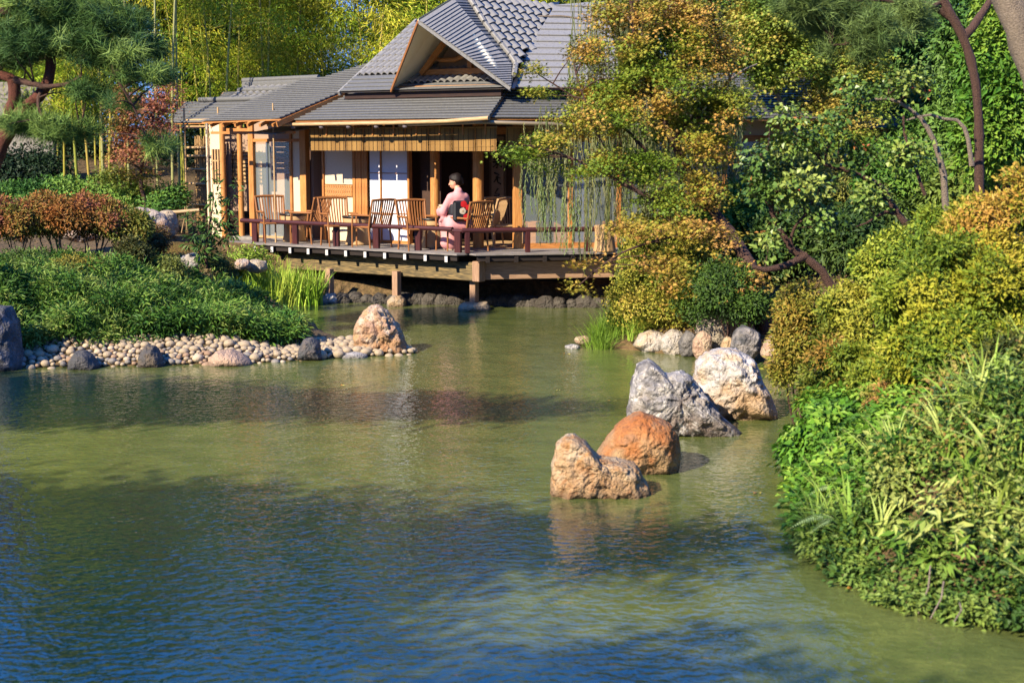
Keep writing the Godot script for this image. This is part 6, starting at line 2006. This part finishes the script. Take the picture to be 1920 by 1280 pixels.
	limb(big, "trunk", [tb, at(1990, 330, 10.5), at(1950, 150, 10.5), at(1912, 50, 10.5), at(1880, -40, 10.5)], 0.15, 0.10, M.grey_bark, 65, 12, 0.06)
	# camellia with twisted stems in front
	var cd := 14.0
	var cb := at(1600, 660, cd)
	cb.y = land(cb.x, cb.z) - 0.05
	var ca := tree("camellia_tree", "camellia with dark twisted branches and round glossy leaves on the right bank", "camellia", cb)
	var cp := limb(ca, "trunk", [cb, at(1588, 600, cd), at(1545, 512, cd), at(1512, 482, cd), at(1484, 466, cd)], 0.055, 0.04, M.bark, 71, 8, 0.25)
	cp += limb(ca, "limb", [at(1484, 466, cd), at(1463, 434, cd), at(1447, 402, cd), at(1448, 372, cd), at(1433, 345, cd)], 0.03, 0.018, M.bark, 72, 7, 0.35)
	cp += limb(ca, "limb", [at(1484, 466, cd), at(1485, 435, cd), at(1500, 412, cd - 0.1), at(1510, 402, cd - 0.1)], 0.022, 0.012, M.bark, 73, 6, 0.35)
	cp += limb(ca, "limb", [at(1512, 482, cd), at(1478, 496, cd - 0.1), at(1440, 505, cd - 0.2), at(1410, 500, cd - 0.2)], 0.045, 0.02, M.bark, 74, 7, 0.35)
	cp += limb(ca, "limb", [at(1735, 480, cd), at(1720, 451, cd), at(1692, 409, cd), at(1667, 376, cd), at(1657, 353, cd), at(1625, 332, cd), at(1592, 321, cd), at(1544, 307, cd)], 0.04, 0.016, M.bark, 75, 8, 0.3)
	cp += limb(ca, "limb", [at(1680, 400, cd), at(1650, 398, cd), at(1635, 415, cd), at(1605, 425, cd)], 0.022, 0.008, M.bark, 76, 6, 0.35)
	cp += limb(ca, "limb", [at(1775, 400, cd), at(1770, 350, cd), at(1764, 300, cd), at(1742, 244, cd), at(1722, 216, cd), at(1690, 194, cd), at(1655, 180, cd), at(1620, 195, cd)], 0.035, 0.012, M.grey_bark, 77, 7, 0.3)
	cp += limb(ca, "limb", [at(1822, 310, cd), at(1816, 262, cd), at(1800, 225, cd), at(1770, 222, cd), at(1740, 214, cd), at(1700, 226, cd)], 0.026, 0.01, M.grey_bark, 78, 6, 0.35)
	cp += limb(ca, "limb", [at(1735, 366, cd), at(1712, 300, cd), at(1695, 250, cd), at(1694, 216, cd)], 0.02, 0.012, M.bark, 79, 6, 0.35)
	var cbl := [[1445, 300, cd, 60, 30, 0.3], [1500, 265, cd, 70, 30, 0.35], [1430, 350, cd, 50, 36, 0.3], [1480, 345, cd - 0.2, 60, 36, 0.3], [1540, 330, cd, 60, 36, 0.3], [1450, 420, cd - 0.1, 56, 30, 0.3], [1420, 470, cd - 0.1, 46, 30, 0.25], [1600, 290, cd, 70, 36, 0.3], [1560, 230, cd, 60, 30, 0.3], [1640, 180, cd, 70, 30, 0.3], [1700, 160, cd, 60, 30, 0.3], [1590, 170, cd, 50, 24, 0.3], [1540, 400, cd, 60, 30, 0.3], [1630, 370, cd, 50, 30, 0.25], [1700, 290, cd, 50, 30, 0.25], [1480, 215, cd, 50, 22, 0.25]]
	var cpts := fill(cbl, 330, 0.12, 2.4, 995, 0.65)
	twigs(ca, cp, cpts, 90, M.bark, 0.008, 996)
	leaves(ca, "crown", L.round, M.glossy, cpts, [Color(0.05, 0.10, 0.018), Color(0.11, 0.18, 0.03), Color(0.22, 0.26, 0.05)], Vector2(0.6, 0.95), 997, 0.45, 1.4)
	leaves(ca, "red_young_leaves", [cluster(5, Vector3(0.04, 0.03, 0.04), 0.05, 0.025, 0.5, 0.1, 99)], M.leaf, fill(cbl, 26, 0.05, 2.2, 998, 0.3), [Color(0.45, 0.08, 0.04), Color(0.42, 0.18, 0.05)], Vector2(0.7, 1.0), 999)

func right_bank() -> void:
	# shrubs of the bank, from far to near
	var sh := [
		[1215, 575, 20.6, [[1200, 575, 20.8, 60, 34], [1250, 582, 20.7, 60, 30], [1180, 556, 20.9, 40, 26], [1285, 590, 20.6, 34, 20]], [Color(0.14, 0.17, 0.02), Color(0.27, 0.27, 0.03), Color(0.36, 0.28, 0.05)], "yellow-green shrub above the grass tuft at the water", 620, 0.75],
		[1250, 470, 21.2, [[1240, 440, 21.2, 70, 44], [1230, 510, 21, 70, 44], [1290, 500, 20.8, 60, 46], [1200, 480, 21.3, 36, 34]], [Color(0.11, 0.14, 0.018), Color(0.22, 0.24, 0.026), Color(0.32, 0.28, 0.04)], "golden-green bush between the willow and the lower maple sprays", 900, 0.8],
		[1370, 560, 19.6, [[1350, 540, 19.8, 70, 42], [1395, 570, 19.6, 50, 26], [1310, 572, 19.9, 40, 26]], [Color(0.02, 0.045, 0.008), Color(0.05, 0.10, 0.014), Color(0.09, 0.15, 0.02)], "dark green bush on top of the shore stones", 700, 0.8],
		[1500, 600, 14.2, [[1510, 585, 14.2, 62, 50], [1490, 640, 14, 40, 40], [1540, 640, 14, 50, 46], [1478, 695, 13.8, 30, 40]], [Color(0.08, 0.11, 0.014), Color(0.19, 0.19, 0.025), Color(0.29, 0.19, 0.035)], "olive azalea at the water's edge beside the whitish boulder", 900, 0.72],
		[1580, 700, 12.4, [[1570, 690, 12.4, 60, 50], [1620, 720, 12.2, 50, 40], [1540, 740, 12.6, 46, 36]], [Color(0.05, 0.09, 0.012), Color(0.14, 0.17, 0.02), Color(0.26, 0.16, 0.03)], "green and yellow azalea above the bright green perennials", 560, 0.7],
		[1770, 540, 11.2, [[1730, 560, 11.2, 80, 80], [1800, 520, 11.2, 90, 80], [1770, 640, 11, 110, 70], [1700, 650, 11.2, 70, 60], [1850, 600, 11, 70, 90]], [Color(0.08, 0.13, 0.012), Color(0.18, 0.23, 0.018), Color(0.31, 0.30, 0.028)], "large yellow-green azalea dome on the near right bank", 1900, 0.72],
		[1860, 420, 11.8, [[1850, 420, 11.8, 70, 50], [1800, 450, 11.7, 50, 36], [1905, 380, 11.8, 50, 60]], [Color(0.16, 0.20, 0.02), Color(0.30, 0.27, 0.03), Color(0.42, 0.24, 0.05)], "orange-tipped azalea at the right edge above the yellow dome", 620, 0.72],
		[1640, 610, 13.0, [[1630, 600, 13, 60, 50], [1590, 570, 13.2, 50, 40], [1680, 560, 13, 50, 50]], [Color(0.10, 0.14, 0.016), Color(0.22, 0.24, 0.025), Color(0.33, 0.30, 0.04)], "yellow-green azalea between the olive one and the large yellow dome", 620, 0.72],
		[1700, 450, 13.4, [[1700, 470, 13.4, 60, 40], [1650, 500, 13.3, 50, 40], [1740, 420, 13.4, 40, 30]], [Color(0.09, 0.15, 0.016), Color(0.20, 0.26, 0.025), Color(0.32, 0.34, 0.04)], "bright leafy azalea under the camellia's right-hand branch", 480, 0.75],
		[1640, 700, 11.9, [[1650, 690, 11.9, 60, 40], [1710, 710, 11.6, 60, 40], [1600, 670, 12.2, 40, 30]], [Color(0.11, 0.16, 0.016), Color(0.24, 0.26, 0.025), Color(0.38, 0.32, 0.05)], "yellow azalea spilling down towards the bright perennials", 560, 0.7],
		[1905, 560, 11.3, [[1900, 540, 11.3, 50, 80], [1880, 480, 11.4, 50, 50], [1910, 640, 11.2, 40, 60]], [Color(0.13, 0.17, 0.016), Color(0.28, 0.27, 0.025), Color(0.42, 0.32, 0.04)], "golden azalea cut by the right edge beside the large yellow dome", 480, 0.72],
		[1880, 690, 10.4, [[1890, 690, 10.4, 60, 60], [1860, 740, 10.3, 50, 40]], [Color(0.03, 0.045, 0.012), Color(0.10, 0.11, 0.02)], "dark straggly shrub under the yellow dome at the right edge", 220, 0.7],
		[1690, 760, 11.2, [[1680, 740, 11.4, 60, 40], [1740, 760, 11.1, 50, 36]], [Color(0.10, 0.14, 0.02), Color(0.24, 0.22, 0.04), Color(0.3, 0.14, 0.05)], "small yellow-green shrub left of the dark straggly one", 300, 0.65]]
	for i in sh.size():
		var q = sh[i]
		var c := at(q[0], q[1], q[2])
		var g := Vector3(c.x, minf(land(c.x, c.z), c.y - 0.1), c.z)
		var s := tree("azalea_shrub" if i > 2 else "bush", q[5], "shrub", g)
		var pts := fill(q[3], q[6], 0.03, 2.6, 1010 + i, 0.55)
		for k in 7:
			var e: Vector3 = pts[(k * 31) % pts.size()][0]
			limb(s, "stem", [g + Vector3(rg.randf_range(-0.1, 0.1), -0.1, 0), g.lerp(e, 0.5) + Vector3(0, -0.08, 0), e], 0.014, 0.005, M.bark, 1020 + i * 10 + k, 5)
		leaves(s, "crown", L.azalea if i > 2 else L.tiny, M.leaf, pts, q[4], Vector2(0.8, 1.25) * q[7] * (1.25 if i > 2 else 1.4), 1100 + i, 0.65, 1.4, 0.5)
	# grass tuft at the water
	var gp := at(1150, 645, 20.8)
	var gt := tree("grass_tuft", "bright green arching grass tuft at the tip of the right shore", "grass tuft", Vector3(gp.x, 0, gp.z))
	leaves(gt, "blades", L.grass, M.leaf, on_land([Vector2(1.1, -20.9), Vector2(1.25, -20.4), Vector2(1.75, -20.5), Vector2(2.0, -21.0), Vector2(1.5, -21.4)], 34, -0.03, 0.03, 1121), [Color(0.12, 0.22, 0.02), Color(0.22, 0.32, 0.04)], Vector2(0.9, 1.3), 1122, 0.1)
	# bright green perennials spilling over the bank
	var pn := tree("perennial_patch", "bright green cut-leaved perennials spilling over the near bank", "perennials", at(1560, 880, 11.4), "", "stuff")
	var pcol := [Color(0.035, 0.10, 0.010), Color(0.085, 0.20, 0.016), Color(0.19, 0.31, 0.035)]
	leaves(pn, "foliage", L.palm, M.leaf, fill([[1570, 770, 11.8, 70, 34, 0.5], [1525, 830, 11.9, 50, 40, 0.35], [1610, 830, 11.2, 80, 40, 0.4], [1530, 905, 11.3, 46, 34, 0.3], [1600, 900, 10.9, 70, 34, 0.35], [1492, 850, 12.1, 24, 34, 0.2], [1530, 970, 10.7, 34, 30, 0.25], [1650, 750, 11.6, 50, 30, 0.4], [1690, 820, 11, 50, 30, 0.35], [1580, 1010, 10.1, 50, 22, 0.25]], 620, 0.0, 2.6, 1131, 0.5), pcol, Vector2(0.75, 1.3), 1132, 0.5, 1.4, 0.3)
	leaves(pn, "low_foliage", L.palm, M.leaf, on_land([Vector2(2.1, -10.3), Vector2(2.5, -12.8), Vector2(3.2, -13.2), Vector2(3.3, -11.4), Vector2(2.85, -9.8)], 950, 0.1, 0.26, 1133), pcol, Vector2(0.8, 1.4), 1134, 0.6, 1.4)
	# mixed low growth over the rest of the bank
	var bank := [Vector2(2.25, -10.6), Vector2(2.1, -9.9), Vector2(2.42, -8.95), Vector2(3.2, -8.4), Vector2(3.7, -7.0), Vector2(6.0, -7.0), Vector2(6.0, -14), Vector2(3.2, -14), Vector2(2.75, -12)]
	var mg := Node3D.new()
	mg.name = "bank_plants"
	add_child(mg)
	tag(mg, "tangled sedge, ivy and low leaves covering the near right bank", "ground cover", "", "stuff")
	leaves(mg, "ivy", L.palm, M.leaf, on_land(bank, 4600, 0.0, 0.30, 1141, -0.16), [Color(0.03, 0.07, 0.012), Color(0.07, 0.14, 0.02), Color(0.14, 0.22, 0.035), Color(0.25, 0.29, 0.07)], Vector2(0.55, 1.1), 1142, 0.7, 1.5)
	leaves(mg, "edge_leaves", L.palm, M.leaf, on_land([Vector2(2.1, -10.4), Vector2(2.05, -9.8), Vector2(2.38, -8.85), Vector2(3.1, -8.3), Vector2(3.5, -7.2), Vector2(3.9, -7.2), Vector2(3.45, -8.7), Vector2(2.7, -9.4), Vector2(2.5, -10.4)], 900, -0.02, 0.14, 1147, -1.0, 0.0), [Color(0.025, 0.06, 0.010), Color(0.06, 0.12, 0.018), Color(0.14, 0.20, 0.035)], Vector2(0.5, 1.0), 1149, 0.8, 1.5)
	leaves(mg, "sedge", L.sedge, M.leaf, on_land(bank, 430, 0.07, 0.10, 1143, 0.0), [Color(0.12, 0.22, 0.025), Color(0.22, 0.33, 0.045), Color(0.34, 0.40, 0.10)], Vector2(0.75, 1.25), 1144, 0.45)
	leaves(mg, "glossy_leaves", L.round, M.glossy, on_land([Vector2(2.7, -9.3), Vector2(3.2, -8.4), Vector2(3.7, -7.2), Vector2(5.0, -7.2), Vector2(5, -11), Vector2(3.2, -11)], 420, 0.03, 0.2, 1145), [Color(0.04, 0.08, 0.02), Color(0.10, 0.15, 0.04)], Vector2(0.45, 0.75), 1146, 0.7)
	var bank2 := [Vector2(2.9, -14), Vector2(3.3, -18.2), Vector2(3.6, -20), Vector2(2.2, -20.6), Vector2(1.9, -23), Vector2(3, -26), Vector2(14, -30), Vector2(14, -12), Vector2(5, -14)]
	leaves(mg, "undergrowth", L.broad, M.leaf, on_land(bank2, 1500, 0.05, 0.3, 1147), [Color(0.03, 0.06, 0.012), Color(0.08, 0.12, 0.02), Color(0.17, 0.17, 0.04)], Vector2(0.6, 1.0), 1148, 0.6)
	leaves(mg, "strap_leaves", L.long, M.leaf, on_land([Vector2(2.2, -10.2), Vector2(2.15, -9.8), Vector2(2.45, -8.9), Vector2(3.2, -8.35), Vector2(3.5, -8.3), Vector2(3.2, -9.6), Vector2(2.8, -11)], 70, 0.05, 0.16, 1151), [Color(0.09, 0.18, 0.02), Color(0.17, 0.26, 0.035), Color(0.32, 0.36, 0.10)], Vector2(0.55, 0.95), 1152, 0.7, 1.5)
	leaves(mg, "pale_leaves", L.tiny, M.leaf, on_land([Vector2(2.5, -9.6), Vector2(3.2, -8.4), Vector2(4.2, -8), Vector2(5.5, -13), Vector2(3.2, -13)], 200, 0.06, 0.2, 1153, 0.05), [Color(0.14, 0.18, 0.03), Color(0.28, 0.27, 0.06), Color(0.26, 0.16, 0.05)], Vector2(0.8, 1.5), 1154, 0.7, 1.5)
	var fl := MB.new()
	var r := RandomNumberGenerator.new()
	r.seed = 1160
	for q in [[1216, 661, 20.2], [1232, 661, 20.2], [1598, 1099, 9.3], [1050, 700, 17.0], [1150, 735, 16.3], [1290, 742, 16.0], [1060, 640, 20.0], [880, 760, 15.5], [1420, 930, 11.9], [1330, 690, 18.4], [640, 720, 17.4], [1240, 1010, 10.6]]:
		var c := at(q[0], q[1], q[2])
		for k in 2:
			var a := r.randf() * TAU
			fl.col = Color(0.42, 0.20, 0.04) if r.randf() < 0.6 else Color(0.45, 0.38, 0.08)
			fl.leaf(Vector3(c.x + r.randf_range(-0.05, 0.05), 0.008, c.z), Vector3(cos(a), 0.04, sin(a)).normalized(), Vector3.UP, 0.055, 0.034, 0.1)
	tag(put("floating_leaves", fl, M.leaf), "fallen orange leaves floating here and there on the pond", "leaves", "", "stuff")
	# ferns
	var fn := 0
	for q in [[1605, 925, 10.5, [[-1.25, 1.0], [-0.9, 0.85], [-0.2, 0.7], [-1.8, 0.6], [2.6, 0.6]]], [1600, 985, 10.0, [[-1.35, 1.15], [-1.0, 1.0], [-1.7, 0.8], [0.2, 0.6]]], [1660, 870, 10.9, [[-0.8, 0.7], [-1.5, 0.7], [1.2, 0.6]]]]:
		var c := at(q[0], q[1], q[2])
		var f := tree("fern", ["fern with pale arching fronds at the edge of the bright perennials", "lower fern whose long fronds reach out over the water", "small fern higher on the bank among sedge"][fn], "fern", c)
		for e in q[3]:
			var mi := MeshInstance3D.new()
			mi.name = "frond"
			var mb2: Mesh = L.frond[0]
			mi.mesh = mb2
			mb2.surface_set_material(0, M.fern)
			mi.transform = Transform3D(Basis(Vector3.UP, e[0]).scaled_local(Vector3.ONE * e[1] * 0.42), Vector3.ZERO)
			f.add_child(mi, true)
		fn += 1
	# dead canes hanging down to the water
	var cn := 0
	for q in [[1745, 1060, 8.9, 1722, 1150], [1770, 1090, 8.7, 1745, 1160], [1800, 1130, 8.5, 1790, 1165], [1560, 1050, 9.7, 1546, 1090], [1690, 840, 10.6, 1790, 860]]:
		var mb := MB.new()
		var a := at(q[0], q[1], q[2])
		var z := at(q[3], q[4], q[2] - 0.15)
		mb.tube([a, a.lerp(z, 0.5) + Vector3(0.02, 0.02, 0.02), z], [0.006, 0.006, 0.004], 6)
		single("dead_cane", mb, M.grey_bark, ["dry cane slanting down the near bank to the water, longest one", "dry cane beside the longest one on the near bank", "short dry cane at the waterline near the right edge", "thin dry cane under the lower fern", "bare branch lying across the bank above the sedge"][cn], "cane", z)
		cn += 1

func _ready() -> void:
	rg.seed = 4711
	nz.seed = 5
	nz.frequency = 0.02
	# --- camera, sky, sun, exposure
	var cam := Camera3D.new()
	cam.name = "camera"
	add_child(cam)
	cam.position = Vector3(0, 2.9, 0)
	cam.rotation_degrees = Vector3(-7.75, 0, 0)
	cam.fov = rad_to_deg(2.0 * atan(640.0 / 2750.0))
	cam.near = 0.1
	cam.far = 400.0
	var ca := CameraAttributesPhysical.new()
	ca.frustum_focal_length = 51.57
	ca.frustum_focus_distance = 24.5
	ca.exposure_aperture = 2.8
	cam.attributes = ca
	cam.current = true
	var sun := DirectionalLight3D.new()
	sun.name = "sun"
	add_child(sun)
	sun.basis = Basis.looking_at(-SUN)
	sun.light_color = Color(1.0, 0.94, 0.84)
	sun.light_energy = 1.6
	sun.light_angular_distance = 0.5
	sun.shadow_enabled = true
	var we := WorldEnvironment.new()
	we.name = "environment"
	var env := Environment.new()
	var sky := Sky.new()
	var sm := ProceduralSkyMaterial.new()
	sm.sky_top_color = Color(0.22, 0.53, 0.98)
	sm.sky_horizon_color = Color(0.48, 0.68, 0.95)
	sm.sky_curve = 0.12
	sm.sky_energy_multiplier = 0.82
	sm.ground_bottom_color = Color(0.16, 0.15, 0.12)
	sm.ground_horizon_color = Color(0.40, 0.45, 0.50)
	sky.sky_material = sm
	env.background_mode = Environment.BG_SKY
	env.sky = sky
	env.tonemap_mode = Environment.TONE_MAPPER_LINEAR
	env.tonemap_exposure = 2.4
	env.sdfgi_enabled = true
	env.ssao_enabled = true
	env.ssil_enabled = true
	we.environment = env
	add_child(we)
	# --- the place
	materials()
	M.fern = leafmat(0.5)
	M.fern.albedo_color = Color(Color(0.24, 0.33, 0.11).linear_to_srgb(), 1)
	leaf_shapes()
	ground()
	tea_house()
	backdrop_trees()
	bamboos()
	shade_trees()
	left_pine()
	right_trees()
	left_garden()
	right_bank()
	rocks()
	pebbles()
	furnishings()
	woman()
